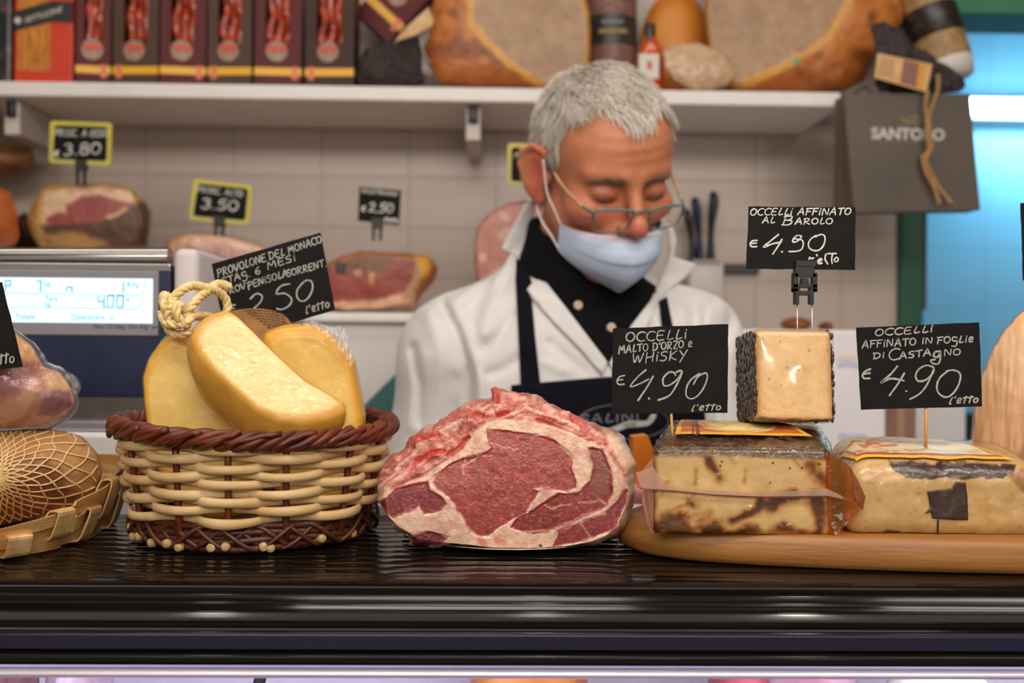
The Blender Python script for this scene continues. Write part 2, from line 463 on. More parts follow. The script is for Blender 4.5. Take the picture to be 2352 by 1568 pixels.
def write(text, a, b, h, slant=0.12, jit=0.03):
    """pixel polylines of a handwritten line from baseline point a to b, cap height h px"""
    a = np.array(a, float); b = np.array(b, float)
    u = (b - a) / np.linalg.norm(b - a); v = np.array([u[1], -u[0]])
    tot = sum(GL[c][0] + .1 for c in text) - .1
    k = np.linalg.norm(b - a) / tot
    x = 0; out = []; h = h * .84
    for c in text:
        w, ls = GL[c]
        dy = random.uniform(-jit, jit)
        for l in ls:
            out.append([a + u * (k * (x + q[0]) + slant * h * q[1]) + v * h * (q[1] + dy) for q in l])
        x += w + .1
    return out
def strokes(lines, Y, w, smooth=4, ends=8, plane=None, thick=0.0):
    """flat marker strokes; pixel polylines laid on the plane Y (or on plane(px,py)->world)"""
    mb = MB()
    for l in lines:
        fine = .76 if isinstance(l[0], np.ndarray) else 1.0
        l = np.array(l, float)
        if len(l) > 2: l = catmull(l, smooth)
        wj = w * fine * (1 + 0.25 * vnoise(np.c_[l * 0.06, np.zeros(len(l))], 1, 5)) * 0.5
        t = np.gradient(l, axis=0); t /= np.linalg.norm(t, axis=1)[:, None] + 1e-9
        nn = np.stack([-t[:, 1], t[:, 0]], -1)
        L, R = l + nn * wj[:, None], l - nn * wj[:, None]
        A = np.concatenate([L, R]); k = len(l)
        F = [[i, i + k, i + k + 1, i + 1] for i in range(k - 1)]
        lift_e = []
        for e, s in ((0, -1), (k - 1, 1)):
            base = len(A); an = np.arange(ends) * 2 * math.pi / ends
            lift_e.append((base, e)); A = np.concatenate([A, l[e] + wj[e] * np.stack([np.cos(an), np.sin(an)], -1)])
            F.append(list(range(base, base + ends)))
        W = plane(A[:, 0], A[:, 1]) if plane else P(A[:, 0], A[:, 1], Y)
        W[k * 2:, 1] -= .00004; W[k * 2 + ends:, 1] -= .00004; W[:, 1] -= .00009 * (len(mb.V) % 9) / 9
        mb.add(W, F)
    return mb
def quad_plane(c4, px4):
    """bilinear map from a pixel quad (tl, tr, br, bl) to its four world corners"""
    Q = np.array(px4, float); W = np.array(c4, float)
    # projective homography pixel -> unit square, then bilinear in world
    src = Q; dst = np.array([(0, 0), (1, 0), (1, 1), (0, 1)], float)
    A = []; bb = []
    for (x, y), (X, Yy) in zip(src, dst):
        A += [[x, y, 1, 0, 0, 0, -X * x, -X * y], [0, 0, 0, x, y, 1, -Yy * x, -Yy * y]]; bb += [X, Yy]
    h = np.linalg.solve(np.array(A), np.array(bb)); H = np.append(h, 1).reshape(3, 3)
    def f(px, py, lift=0.0):
        q = np.stack([px, py, np.ones_like(px)], -1) @ H.T
        u, v = q[..., 0] / q[..., 2], q[..., 1] / q[..., 2]
        return (W[0] * ((1 - u) * (1 - v))[..., None] + W[1] * (u * (1 - v))[..., None] + W[2] * (u * v)[..., None] + W[3] * ((1 - u) * v)[..., None]) + np.array([0, -lift, 0])
    return f
def plate(poly, Y, th, mat, name, parent=None, plane=None):
    """flat plate with the outline of a pixel polygon at depth Y, th thick (backwards)"""
    a = np.array(poly, float); n = len(a)
    f = plane(a[:, 0], a[:, 1]) if plane else P(a[:, 0], a[:, 1], Y)
    V = np.concatenate([f, f + np.array([0, th, 0])])
    F = [list(range(n)), list(range(n, 2 * n))[::-1]] + [[i, i + n, (i + 1) % n + n, (i + 1) % n] for i in range(n)]
    return recalc(mesh(name, V, F, mat, parent, smooth=False))
def font(text, name, mat, parent, origin, ux, uz, size, extrude=0.0004, align='LEFT', bold=0.0):
    """printed lettering: text set from origin along ux, upwards uz, letter size in metres"""
    cu = bpy.data.curves.new(name, 'FONT'); cu.body = text; cu.size = size; cu.extrude = extrude; cu.align_x = align; cu.resolution_u = 3; cu.offset = bold
    o = bpy.data.objects.new(name, cu); COL.objects.link(o)
    dg = bpy.context.evaluated_depsgraph_get(); dg.update()
    me = o.evaluated_get(dg).to_mesh()
    V = np.array([v.co[:] for v in me.vertices]); F = [list(p.vertices) for p in me.polygons]
    o.evaluated_get(dg).to_mesh_clear(); bpy.data.objects.remove(o); bpy.data.curves.remove(cu)
    ux = np.array(ux, float); ux /= np.linalg.norm(ux); uz = np.array(uz, float); uz /= np.linalg.norm(uz)
    uy = np.cross(ux, uz)
    W = np.array(origin) + V[:, :1] * ux + V[:, 1:2] * uz + V[:, 2:3] * uy
    return mesh(name, W, F, mat, parent, smooth=False)

# ------------------------------------------------------------------ distance fields -> surfaces
def s_ell(p, c, r):
    q = (p - np.array(c)) / np.array(r); k0 = np.linalg.norm(q, axis=-1); k1 = np.linalg.norm(q / np.array(r), axis=-1)
    return k0 * (k0 - 1) / (k1 + 1e-9)
def s_cap(p, a, b, ra, rb=None):
    a = np.array(a, float); b = np.array(b, float); rb = ra if rb is None else rb
    e = b - a; h = np.clip(((p - a) @ e) / (e @ e), 0, 1)
    return np.linalg.norm(p - a - h[..., None] * e, axis=-1) - (ra + (rb - ra) * h)
def s_min(a, b, k):
    h = np.clip(.5 + .5 * (b - a) / k, 0, 1); return b * (1 - h) + a * h - k * h * (1 - h)
def s_max(a, b, k): return -s_min(-a, -b, k)
def isosurface(f, lo, hi, h, newton=4):
    lo = np.array(lo, float); hi = np.array(hi, float); B = 8
    nb = np.ceil((hi - lo) / (h * B)).astype(int)
    N = nb * B + 1
    cc = np.stack(np.meshgrid(*[np.arange(k) + .5 for k in nb], indexing='ij'), -1) * (h * B) + lo
    fc = f(cc.reshape(-1, 3)).reshape(nb)
    act = np.abs(fc) < h * B * 1.35
    D = np.repeat(np.repeat(np.repeat(fc, B, 0), B, 1), B, 2).astype(np.float32)
    D = np.pad(D, ((0, 1), (0, 1), (0, 1)), mode='edge')
    idx = np.argwhere(act)
    o9 = np.stack(np.meshgrid(*[np.arange(B + 1)] * 3, indexing='ij'), -1).reshape(-1, 3)
    for s in range(0, len(idx), 400):
        g = (idx[s:s + 400, None] * B + o9[None]).reshape(-1, 3)
        D[g[:, 0], g[:, 1], g[:, 2]] = f(g * h + lo)
    I = D < 0
    c8 = [I[i:I.shape[0] - 1 + i, j:I.shape[1] - 1 + j, k:I.shape[2] - 1 + k] for i in (0, 1) for j in (0, 1) for k in (0, 1)]
    s = sum(c.astype(np.int8) for c in c8)
    mix = (s > 0) & (s < 8)
    ids = np.full(mix.shape, -1, np.int64); vi = np.argwhere(mix); ids[mix] = np.arange(len(vi))
    V = (vi + .5) * h + lo
    Fs = []
    for ax in range(3):
        sl0 = [slice(1, -1)] * 3; sl1 = [slice(1, -1)] * 3
        sl0[ax] = slice(0, -1); sl1[ax] = slice(1, None)
        a, b = I[tuple(sl0)], I[tuple(sl1)]
        e = np.argwhere(a != b)
        if not len(e): continue
        flip = a[e[:, 0], e[:, 1], e[:, 2]]
        e = e + 1; e[:, ax] -= 1
        u, v = (ax + 1) % 3, (ax + 2) % 3
        q = []
        for du, dv in ((-1, -1), (0, -1), (0, 0), (-1, 0)):
            w = e.copy(); w[:, u] += du; w[:, v] += dv
            q.append(ids[w[:, 0], w[:, 1], w[:, 2]])
        q = np.stack(q, -1); q[~flip] = q[~flip][:, ::-1]
        Fs.append(q[(q >= 0).all(1)])
    F = np.concatenate(Fs)
    ep = h * .35
    for _ in range(newton):
        d = f(V)
        g = np.stack([f(V + np.eye(3)[k] * ep) - f(V - np.eye(3)[k] * ep) for k in range(3)], -1) / (2 * ep)
        V = V - np.clip(d, -h, h)[:, None] * g / (np.maximum((g * g).sum(1), .25))[:, None]
    return V, F
def gradn(f, V, e=0.001):
    g = np.stack([f(V + np.eye(3)[k] * e) - f(V - np.eye(3)[k] * e) for k in range(3)], -1)
    return g / (np.linalg.norm(g, axis=1)[:, None] + 1e-9)
def cull(V, F, keep):
    """drop faces with any dropped vertex"""
    kf = keep[F].all(1); F = F[kf]
    used = np.unique(F); m = np.full(len(V), -1); m[used] = np.arange(len(used))
    return V[used], m[F], used

# ------------------------------------------------------------------ cloth laid on a body
def drape(poly, bvh, off, step=7, th=0.0018, fallback_Y=None, smooth_it=0):
    """triangulated pixel polygon laid on a surface, off metres proud of it (two sided, th thick)"""
    a = np.array(poly, float)
    b = []
    for i in range(len(a)):
        p, q = a[i], a[(i + 1) % len(a)]; n = max(1, int(np.linalg.norm(q - p) / step))
        b += [p + (q - p) * k / n for k in range(n)]
    b = np.array(b)
    gx, gy = np.meshgrid(np.arange(a[:, 0].min(), a[:, 0].max(), step), np.arange(a[:, 1].min(), a[:, 1].max(), step))
    g = np.stack([gx.ravel(), gy.ravel()], -1); g = g[sdf_poly(g, a) < -step * .6]
    pts = np.concatenate([b, g]); n = len(b)
    r = delaunay_2d_cdt([Vector(p) for p in pts.tolist()], [(i, (i + 1) % n) for i in range(n)], [list(range(n))], 1, 1e-4)
    pv = np.array([v[:] for v in r[0]]); F = [list(f) for f in r[2]]
    o = Vector((0, 0, CAMZ)); W = np.zeros((len(pv), 3)); hit = np.zeros(len(pv), bool)
    far = P(pv[:, 0], pv[:, 1], 1.0)
    for i, q in enumerate(far):
        d = (Vector(q.tolist()) - o).normalized()
        h = bvh.ray_cast(o, d)
        if h[0] is not None: W[i] = h[0]; hit[i] = True
    if not hit.all():
        hi = np.where(hit)[0]
        for i in np.where(~hit)[0]:
            j = hi[np.argmin(((pv[hi] - pv[i]) ** 2).sum(1))]; W[i] = P(pv[i, 0], pv[i, 1], W[j, 1])
    nb = [set() for _ in pv]
    for f in F:
        for x in f: nb[x].update(f)
    for _ in range(smooth_it):
        yy = W[:, 1].copy(); m = np.array([yy[list(s)].mean() if s else yy[i] for i, s in enumerate(nb)])
        W = P(pv[:, 0], pv[:, 1], np.minimum(m, W[:, 1] + 0.002))
    dirs = W - np.array([0, 0, CAMZ]); dirs /= np.linalg.norm(dirs, axis=1)[:, None]
    T = W - dirs * off; Bk = W - dirs * (off - th)
    k = len(T); cnt = {}
    for f in F:
        for i in range(len(f)):
            e = (f[i], f[(i + 1) % len(f)]); cnt[e] = 1
    side = [[e[0], e[0] + k, e[1] + k, e[1]] for e in cnt if (e[1], e[0]) not in cnt]
    return np.concatenate([T, Bk]), F + [[i + k for i in f[::-1]] for f in F] + side

# ------------------------------------------------------------------ the setting
WALLY = 1.85
CT = 1.287          # top of the serving counter
TOPZ = 1.311        # top of the wooden board
def tile_mat(name, col, grout, tw, thh, ox, oz, rough=0.3, mort=0.0035):
    m = bpy.data.materials.new(name); m.use_nodes = True
    nt = m.node_tree; b = nt.nodes['Principled BSDF']; L = nt.links.new
    tc = _n(nt, 'ShaderNodeTexCoord'); sp = _n(nt, 'ShaderNodeSeparateXYZ'); cb = _n(nt, 'ShaderNodeCombineXYZ')
    L(tc.outputs['Object'], sp.inputs[0])
    ad = _n(nt, 'ShaderNodeMath', operation='ADD'); ad.inputs[1].default_value = ox; L(sp.outputs[0], ad.inputs[0])
    az = _n(nt, 'ShaderNodeMath', operation='ADD'); az.inputs[1].default_value = oz; L(sp.outputs[2], az.inputs[0])
    L(ad.outputs[0], cb.inputs[0]); L(az.outputs[0], cb.inputs[1])
    br = _n(nt, 'ShaderNodeTexBrick'); br.offset = 0.0; br.squash = 1.0
    br.inputs['Color1'].default_value = tuple(lin(col)) + (1,); br.inputs['Color2'].default_value = tuple(lin(np.array(col) * 0.985)) + (1,)
    br.inputs['Mortar'].default_value = tuple(lin(grout)) + (1,)
    br.inputs['Scale'].default_value = 1; br.inputs['Mortar Size'].default_value = mort; br.inputs['Mortar Smooth'].default_value = 0.3
    br.inputs['Brick Width'].default_value = tw; br.inputs['Row Height'].default_value = thh
    L(cb.outputs[0], br.inputs['Vector']); L(br.outputs['Color'], b.inputs['Base Color'])
    b.inputs['Roughness'].default_value = rough
    bp = _n(nt, 'ShaderNodeBump'); bp.inputs['Strength'].default_value = 0.3; bp.inputs['Distance'].default_value = 0.001; bp.invert = True
    L(br.outputs['Fac'], bp.inputs['Height']); L(bp.outputs[0], b.inputs['Normal'])
    return m
white_tile = tile_mat('white_wall_tile', (190, 174, 162), (175, 159, 147), 0.1618, 0.0930, 0, 0)
cold_light_tile = tile_mat('wall_tile_cold_light_tint', (150, 205, 228), (136, 190, 214), 0.30, 0.20, 0, 0.1)  # blue of the cold light is put into the far room's tile colour
white_paint = M('white_laminate', (232, 228, 222), (226, 221, 214), rough=0.35)
green_paint = M('dark_green_paint', (24, 88, 66), (20, 80, 60), rough=0.45)
brown_paint = M('brown_wood_trim', (84, 52, 30), (70, 42, 24), rough=0.5)
floor_mat = M('floor_stoneware', (132, 118, 106), (116, 104, 94), rough=0.4)
ceil_mat = M('ceiling_plaster', (150, 142, 134), rough=0.8)

def structure(name, V, F, mat, smooth=False):
    o = mesh(name, V, F, mat, None, smooth); o['kind'] = 'structure'; return o
XW = P(2060, 600, WALLY)[0]            # right end of the tiled wall
o = structure('wall_back', *box((-2.6, WALLY, 0), (XW, WALLY + 0.10, 2.95)), white_tile)
w_off = P(335, 285, WALLY)
o.data.transform(Matrix.Translation((o.location.x - w_off[0], o.location.y, o.location.z - w_off[2]))); o.location = (w_off[0], 0, w_off[2])
structure('floor', *box((-2.6, -3.0, -0.1), (4.2, 3.7, 0.0)), floor_mat)
structure('ceiling', *box((-2.6, -3.0, 2.95), (4.2, 3.7, 3.05)), ceil_mat)
structure('wall_left', *box((-2.7, -3.0, 0), (-2.6, WALLY + 0.1, 2.95)), ceil_mat)
# doorway on the right: green post, brown stop, green lintel, the cold lit room behind
XP = P(2122, 600, WALLY)[0]
structure('trim_1', *box((XW, WALLY - 0.02, 0), (P(2112, 600, WALLY)[0], WALLY + 0.10, 2.9), 0.004), green_paint)
zb = P(2118, 712, WALLY)[2]
structure('trim_2', *box((P(2112, 600, WALLY)[0], WALLY - 0.005, zb), (P(2127, 600, WALLY)[0], WALLY + 0.06, 2.9), 0.002), brown_paint)
ZL = P(2250, 40, WALLY)[2]
structure('trim_3', *box((P(2127, 600, WALLY)[0], WALLY - 0.02, ZL), (4.2, WALLY + 0.10, ZL + 0.25), 0.004), M('green_lintel_paint', (64, 138, 104), (56, 128, 96), rough=0.45))
structure('wall_over_door', *box((P(2127, 600, WALLY)[0], WALLY, ZL + 0.25), (4.2, WALLY + 0.1, 2.95)), ceil_mat)
YB = 3.30
structure('wall_far', *box((0.3, YB, 0), (4.2, YB + 0.1, 2.95)), cold_light_tile)
structure('wall_far_left', *box((0.25, WALLY + 0.10, 0), (0.35, YB, 2.95)), cold_light_tile)
structure('wall_right', *box((4.1, -3.0, 0), (4.2, YB, 2.95)), ceil_mat)

# fluorescent lamp of the room behind
YT = 3.20
tc0 = P(2228, 244, YT); tc1 = np.array([tc0[0] + 1.2, YT, tc0[2]])
lamp = root('fluorescent_lamp', (tc0 + tc1) / 2 + np.array([0, 0.06, 0]), 'bright fluorescent tube lamp on the blue lit wall beyond the doorway', 'lamp')
V, F = tube([tc0, tc1], 0.0255, 16); mesh('tube', V, F, EMIT('cold_tube_glow', (190, 234, 255), 26.0), lamp)
mesh('fixture', *box(tc0 + np.array([-0.03, 0.03, -0.035]), tc1 + np.array([0.03, 0.097, 0.035]), 0.005), white_paint, lamp)
area('fluorescent_light', (float(tc0[0]) + 0.6, YT - 0.05, float(tc0[2]) - 0.05), 1.2, 0.06, 7, (0.42, 0.76, 1.0), (float(tc0[0]) + 0.6, YB, float(tc0[2]) - 0.9))
area('back_room_ceiling_tube', (1.55, 2.55, 2.9), 1.2, 0.2, 6, (0.25, 0.66, 1.0))

# dark bin standing in the room behind
b0 = P(2128, 1000, 2.7); b1 = P(2236, 950, 2.7)
bn = root('storage_crate', (float(b0[0] + b1[0]) / 2, 2.75, 0), 'dark green crate stack in the blue lit room seen behind the chestnut leaf card', 'crate')
mb = MB()
mesh('crate_body', *box((b0[0], 2.65, 0), (b1[0] + .05, 2.95, b1[2]), 0.01), M('dark_green_plastic', (22, 40, 32), rough=0.5), bn)
mesh('crate_rim', *box((b0[0] - .01, 2.64, b1[2]), (b1[0] + .06, 2.96, b1[2] + .012), 0.004), M('blue_grey_plastic', (90, 130, 150), rough=0.5), bn)

# ------------------------------------------------------------------ upper shelf with brackets
SHY = 1.632
zt0 = P(1000, 199, SHY)[2]; zb0 = P(1000, 233, SHY)[2]
xr = P(1932, 220, SHY)[0]
sh = root('wall_shelf', ((xr - 1.6) / 2, WALLY, zt0), 'long white wall shelf holding the hams and boxed sausages', 'shelf')
mesh('shelf_board', *box((-1.9, SHY, zb0), (xr, WALLY - 0.001, zt0), 0.003), white_paint, sh, False)
for px in (24, 1087):
    x = P(px, 250, SHY + 0.02)[0]; hw = 0.0125
    V, F = box((x - hw, SHY + 0.025, zb0 - 0.058), (x + hw, WALLY - 0.001, zb0 - 0.001), 0.002)
    V[:, 2] = np.where(V[:, 1] > SHY + 0.1, V[:, 2], V[:, 2])
    br = mesh('bracket', V, F, M('grey_painted_steel', (196, 186, 178), rough=0.4), sh, False)
    V, F = box((x - 0.008, SHY + 0.018, zb0 - 0.030), (x + 0.008, SHY + 0.0252, zb0 - 0.004), 0.002)
    mesh('bracket_cap', V, F, M('black_plastic', (18, 17, 17), rough=0.4), br)
SHZ = zt0

# ------------------------------------------------------------------ low white cabinet along the wall
CABY = 1.50
CABZ = P(800, 722, CABY)[2]
cab = root('display_cabinet', (-0.4, 1.68, 0), 'low white cabinet along the tiled wall carrying the cut hams', 'cabinet')
xa = P(1130, 700, CABY)[0]
mesh('cabinet_body', *box((-2.2, CABY, 0.0), (xa + 0.25, WALLY - 0.001, CABZ - 0.012), 0.004), M('white_lacquer', (214, 208, 204), rough=0.3), cab, False)
mesh('cabinet_top', *box((-2.2, CABY - 0.012, CABZ - 0.012), (xa + 0.26, WALLY - 0.001, CABZ), 0.003), white_paint, cab, False)
cz2 = P(1850, 757, 1.55)[2]
wb = root('wall_bench', (0.5, 1.7, 0), 'grey white work bench below the knives at the right of the wall', 'bench')
mesh('bench_body', *box((xa + 0.27, 1.56, 0.0), (XW - 0.005, WALLY - 0.001, cz2 - 0.015), 0.004), M('bench_white', (214, 208, 206), rough=0.4), wb, False)
mesh('bench_top', *box((xa + 0.27, 1.55, cz2 - 0.015), (XW - 0.005, WALLY - 0.001, cz2), 0.003), white_paint, wb, False)

# teal panel leaning by the cabinet
tp = plate([(836, 930), (905, 862), (985, 800), (1010, 1280), (836, 1280)], 1.478, 0.015, M('teal_panel', (46, 98, 96), rough=0.5), 'teal_panel')
tag(tp, 'teal panel with a slanting top edge leaning on the white cabinet', 'panel')

# ------------------------------------------------------------------ the serving counter
cnt = root('deli_counter', (0.0, 0.80, 0.0), 'glass fronted deli counter with a glossy dark ribbed top', 'counter')
prof = [(0.930, 1.265), (0.932, 1.283), (0.929, 1.287)]
for k in range(12):
    y0 = 0.922 - k * 0.0195
    prof += [(y0, CT), (y0 - 0.0170, CT), (y0 - 0.0178, CT - 0.0002), (y0 - 0.0187, CT - 0.0002)]
prof += [(0.682, 1.2868), (0.677, 1.2862), (0.6725, 1.2846), (0.6695, 1.2826), (0.6680, 1.2806), (0.6674, 1.2802), (0.6668, 1.2798), (0.6652, 1.2756), (0.6646, 1.2751), (0.6640, 1.2747), (0.6622, 1.2702), (0.6616, 1.2697), (0.6610, 1.2693),
         (0.6590, 1.2652), (0.6582, 1.2648), (0.6520, 1.2622), (0.6490, 1.2606), (0.6480, 1.2596), (0.6476, 1.2488), (0.6486, 1.2478), (0.6470, 1.2470), (0.6450, 1.2462), (0.6444, 1.2445), (0.6448, 1.2400), (0.6500, 1.2385), (0.70, 1.2385), (0.93, 1.2385)]
prof = np.array(prof)
nx = 60; xs = np.linspace(-1.3, 1.6, nx)
V = np.concatenate([np.c_[np.full(len(prof), x), prof] for x in xs]); n = len(prof)
F = [grid_faces(nx, n, True)[:, ::-1]]
def counter_mat():
    m = bpy.data.materials.new('glossy_dark_brown_top'); m.use_nodes = True
    nt = m.node_tree; b = nt.nodes['Principled BSDF']; L = nt.links.new
    tc = _n(nt, 'ShaderNodeTexCoord'); mp = _n(nt, 'ShaderNodeMapping'); mp.inputs['Scale'].default_value = (1.2, 260, 260); L(tc.outputs['Object'], mp.inputs[0])
    nz = _n(nt, 'ShaderNodeTexNoise'); nz.inputs['Scale'].default_value = 1.5; nz.inputs['Detail'].default_value = 4; L(mp.outputs[0], nz.inputs['Vector'])
    cr = _n(nt, 'ShaderNodeMix', data_type='RGBA'); cr.inputs[6].default_value = tuple(lin((12, 9, 8))) + (1,); cr.inputs[7].default_value = tuple(lin((24, 19, 16))) + (1,)
    mr = _n(nt, 'ShaderNodeMapRange'); mr.inputs[1].default_value = .4; mr.inputs[2].default_value = .7; L(nz.outputs['Fac'], mr.inputs[0]); L(mr.outputs[0], cr.inputs[0])
    L(cr.outputs[2], b.inputs['Base Color'])
    r2 = _n(nt, 'ShaderNodeMapRange'); r2.inputs[1].default_value = .35; r2.inputs[2].default_value = .7; r2.inputs[3].default_value = .05; r2.inputs[4].default_value = .15
    L(nz.outputs['Fac'], r2.inputs[0]); L(r2.outputs[0], b.inputs['Roughness'])
    bp = _n(nt, 'ShaderNodeBump'); bp.inputs['Strength'].default_value = .12; bp.inputs['Distance'].default_value = .0004
    L(nz.outputs['Fac'], bp.inputs['Height']); L(bp.outputs[0], b.inputs['Normal'])
    b.inputs['Specular IOR Level'].default_value = .15
    return m
mesh('counter_top', V, F, counter_mat(), cnt, True, sharp=50)
# dark blue strip let into the front edge
mesh('front_strip', *box((-1.3, 0.6466, 1.2494), (1.6, 0.6482, 1.2592), 0.0006), M('dark_blue_strip', (26, 23, 54), (20, 18, 44), scale=3, rough=0.3, stretch=(1, 40, 40)), cnt, False)
# pale worn spots on the edge
mb = MB()
for px, py, r in ((1200, 1392, 5), (1183, 1428, 3.5), (1126, 1461, 9), (1140, 1432, 12), (285, 1407, 4), (283, 1499, 6), (556, 1459, 9), (272, 1458, 9)):
    yy = np.interp(1.45 - (py - 784) / FPX * 0.655, prof[::-1, 1][3:60] * 0 + np.linspace(1.2, 1.3, 57), np.full(57, 0.65))
    q = P(px, py, 0.6462)
    V_, F_ = ellipsoid(q, (r * 0.65 / FPX, 0.0006, r * 0.45 * 0.65 / FPX), 12, 8)
    mb.add(V_, F_)
rail_z0 = P(0, 1556, 0.644)[2]; rail_z1 = P(0, 1537, 0.644)[2]
rp = []
for k in range(9):
    a = math.pi * (k / 8) - math.pi / 2
    rp.append((0.6452 - 0.0035 * math.cos(a), (rail_z0 + rail_z1) / 2 + (rail_z1 - rail_z0) / 2 * math.sin(a)))
rp = np.array(rp + [(0.655, rail_z1), (0.655, rail_z0)])
V = np.concatenate([np.c_[np.full(len(rp), x), rp] for x in (-1.3, 1.6)])
mesh('glass_rail', V, [grid_faces(2, len(rp), True)[:, ::-1]], M('aluminium_case_glow_tint', (222, 210, 222), (196, 188, 208), scale=4, rough=0.3, metal=0.45, stretch=(1, 60, 200)), cnt, True, sharp=40)  # lavender light reflected from the case is put into the rail colour
mesh('front_glass', *box((-1.3, 0.647, 0.62), (1.6, 0.653, rail_z0 + 0.002)), FILM('clear_glass', base=0.02, rough=0.02, bump=0.0), cnt, False)
inner = M('case_white_steel', (222, 218, 226), rough=0.35)
mesh('case_shelf', *box((-1.3, 0.668, 1.075), (1.6, 0.918, 1.085), 0.002), inner, cnt, False)
mesh('case_back', *box((-1.3, 0.918, 0.62), (1.6, 0.930, 1.2384)), inner, cnt, False)
mesh('case_base', *box((-1.3, 0.645, 0.0), (1.6, 0.93, 0.62), 0.004), M('case_base_grey', (150, 148, 152), rough=0.4), cnt, False)
mesh('case_lamp', *box((-1.25, 0.662, 1.226), (1.55, 0.684, 1.2375), 0.003), EMIT('cold_case_lamp', (222, 216, 255), 26.0), cnt, False)

# goods lying in the lit case, just their tops in view
def lump(name, c, r, mat, label, cat, seed=0, amp=0.26, group=None):
    V, F = ellipsoid((0, 0, 0), (1, 1, 1), 32, 22)
    V = V * (1 + amp * fbm(V, 1.4, seed)[:, None]) * np.array(r)
    V[:, 2] = np.maximum(V[:, 2], -r[2] * .82)
    return tag(mesh(name, V + np.array(c), F, mat), label, cat, group)
cz = 1.085
def case_x(px): return P(px, 1562, 0.74)[0]
lump('smoked_cheese', (case_x(1225), 0.82, cz + 0.058), (0.055, 0.05, 0.07), M('smoked_rind', (226, 150, 70), (205, 120, 50), rough=0.45), 'orange smoked cheese inside the lit case under the roast', 'cheese', 3)
lump('pork_joint', (case_x(1715), 0.745, cz + 0.0578), (0.034, 0.05, 0.07), M('case_red_meat', (150, 60, 70), (120, 40, 52), rough=0.4), 'dark red pork joint inside the lit case', 'meat', 4)
lump('bacon_piece', (case_x(1915), 0.80, cz + 0.0578), (0.045, 0.05, 0.07), M('case_pink_meat', (226, 180, 196), (200, 130, 150), scale=40, rough=0.4), 'pink streaky bacon piece inside the lit case', 'meat', 5)
lump('fresh_cheese', (case_x(2160), 0.745, cz + 0.0578), (0.046, 0.05, 0.07), M('case_white_cheese', (226, 222, 205), rough=0.45), 'pale fresh cheese inside the lit case at the right', 'cheese', 6)
lump('salami_end', (case_x(2), 0.745, cz + 0.0578), (0.019, 0.05, 0.07), M('case_salami', (150, 110, 110), (110, 70, 72), scale=60, rough=0.45), 'brownish salami end inside the lit case at the far left', 'salami', 7)
lump('lard_piece', (case_x(104), 0.80, cz + 0.0578), (0.026, 0.045, 0.07), M('case_lard', (222, 205, 208), (190, 150, 155), scale=60, rough=0.45), 'mottled pale lard piece inside the lit case beside the salami end', 'meat', 8)
tag(mesh('case_price_card', *box((case_x(566), 0.73, cz), (case_x(592), 0.733, cz + 0.17), 0, rot=Ry(14)), M('card_black', (13, 12, 11), (22, 20, 18), scale=60, rough=0.7, spec=.2)), 'slanted black card edge inside the lit case below the basket', 'price card')

# ------------------------------------------------------------------ wicker basket
BX, BY = P(592, 1000, 0.853)[0], 0.853
bas = root('wicker_basket', (BX, BY, CT), 'round wicker basket with a red brown braided rim holding the yellow cheese wedges', 'basket')
pale_w = M('pale_willow', (222, 190, 140), (194, 156, 102), scale=26, rough=0.5, bump=0.25, bscale=180, bstretch=(1, 1, 6))
red_w = M('red_brown_willow', (116, 50, 24), (80, 30, 14), scale=40, rough=0.42, bump=0.2, bscale=150)
dark_w = M('dark_willow', (92, 46, 24), (56, 26, 13), scale=50, rough=0.45, bump=0.2, bscale=150)
end_w = M('cut_willow_end', (196, 166, 112), (168, 134, 84), scale=300, rough=0.6)
ZB, ZR = CT + 0.0225, CT + 0.0835
def brad(z): return 0.0965 + (z - CT) / 0.088 * 0.0125
NST = 14
sang = [math.radians(-90 + 2 + k * 360 / NST + random.uniform(-2.5, 2.5)) for k in range(NST)]
for k, a in enumerate(sang):
    lean = random.uniform(-.05, .05) + (0.05 if k == 0 else 0)
    pts = [(BX + brad(z) * math.cos(a + lean * t), BY + brad(z) * math.sin(a + lean * t), z) for t, z in ((t, CT + 0.008 + t * 0.076) for t in np.linspace(0, 1, 6))]
    V, F = tube(pts, 0.0027, 7)
    mesh('stake', V, F, red_w, bas)
NW = 9
for i in range(NW):
    z = ZB + 0.0035 + (ZR - ZB - 0.006) * i / (NW - 1)
    n = 220; th = np.linspace(0, 2 * math.pi, n, endpoint=False)
    s = np.interp(th, np.sort(np.mod(np.array(sang), 2 * math.pi)), np.arange(NST), period=2 * math.pi)
    srt = np.sort(np.mod(np.array(sang), 2 * math.pi)); ext = np.concatenate([srt, [srt[0] + 2 * math.pi]])
    ph = np.interp(np.where(th < srt[0], th + 2 * math.pi, th), ext, np.arange(NST + 1))
    w = np.cos(math.pi * ph + (i % 2) * math.pi)
    w = np.sign(w) * np.abs(w) ** 0.7
    r = brad(z) + 0.0046 * w + 0.0006 * vnoise(np.c_[th * 3, th * 0 + i, th * 0], 1, 3)
    zz = z + 0.0016 * vnoise(np.c_[np.cos(th) * 2, np.sin(th) * 2, th * 0 + i * 5], 1, 9) - 0.0009 * w
    V, F = tube(np.c_[BX + r * np.cos(th), BY + r * np.sin(th), zz], 0.0037 + 0.0005 * vnoise(np.c_[np.cos(th) * 4, np.sin(th) * 4, th * 0 + i], 1, 4), 8, True, flat=(0.62, 1.02), up=(0, 0, 1))
    mesh('weaver', V, F, pale_w, bas)
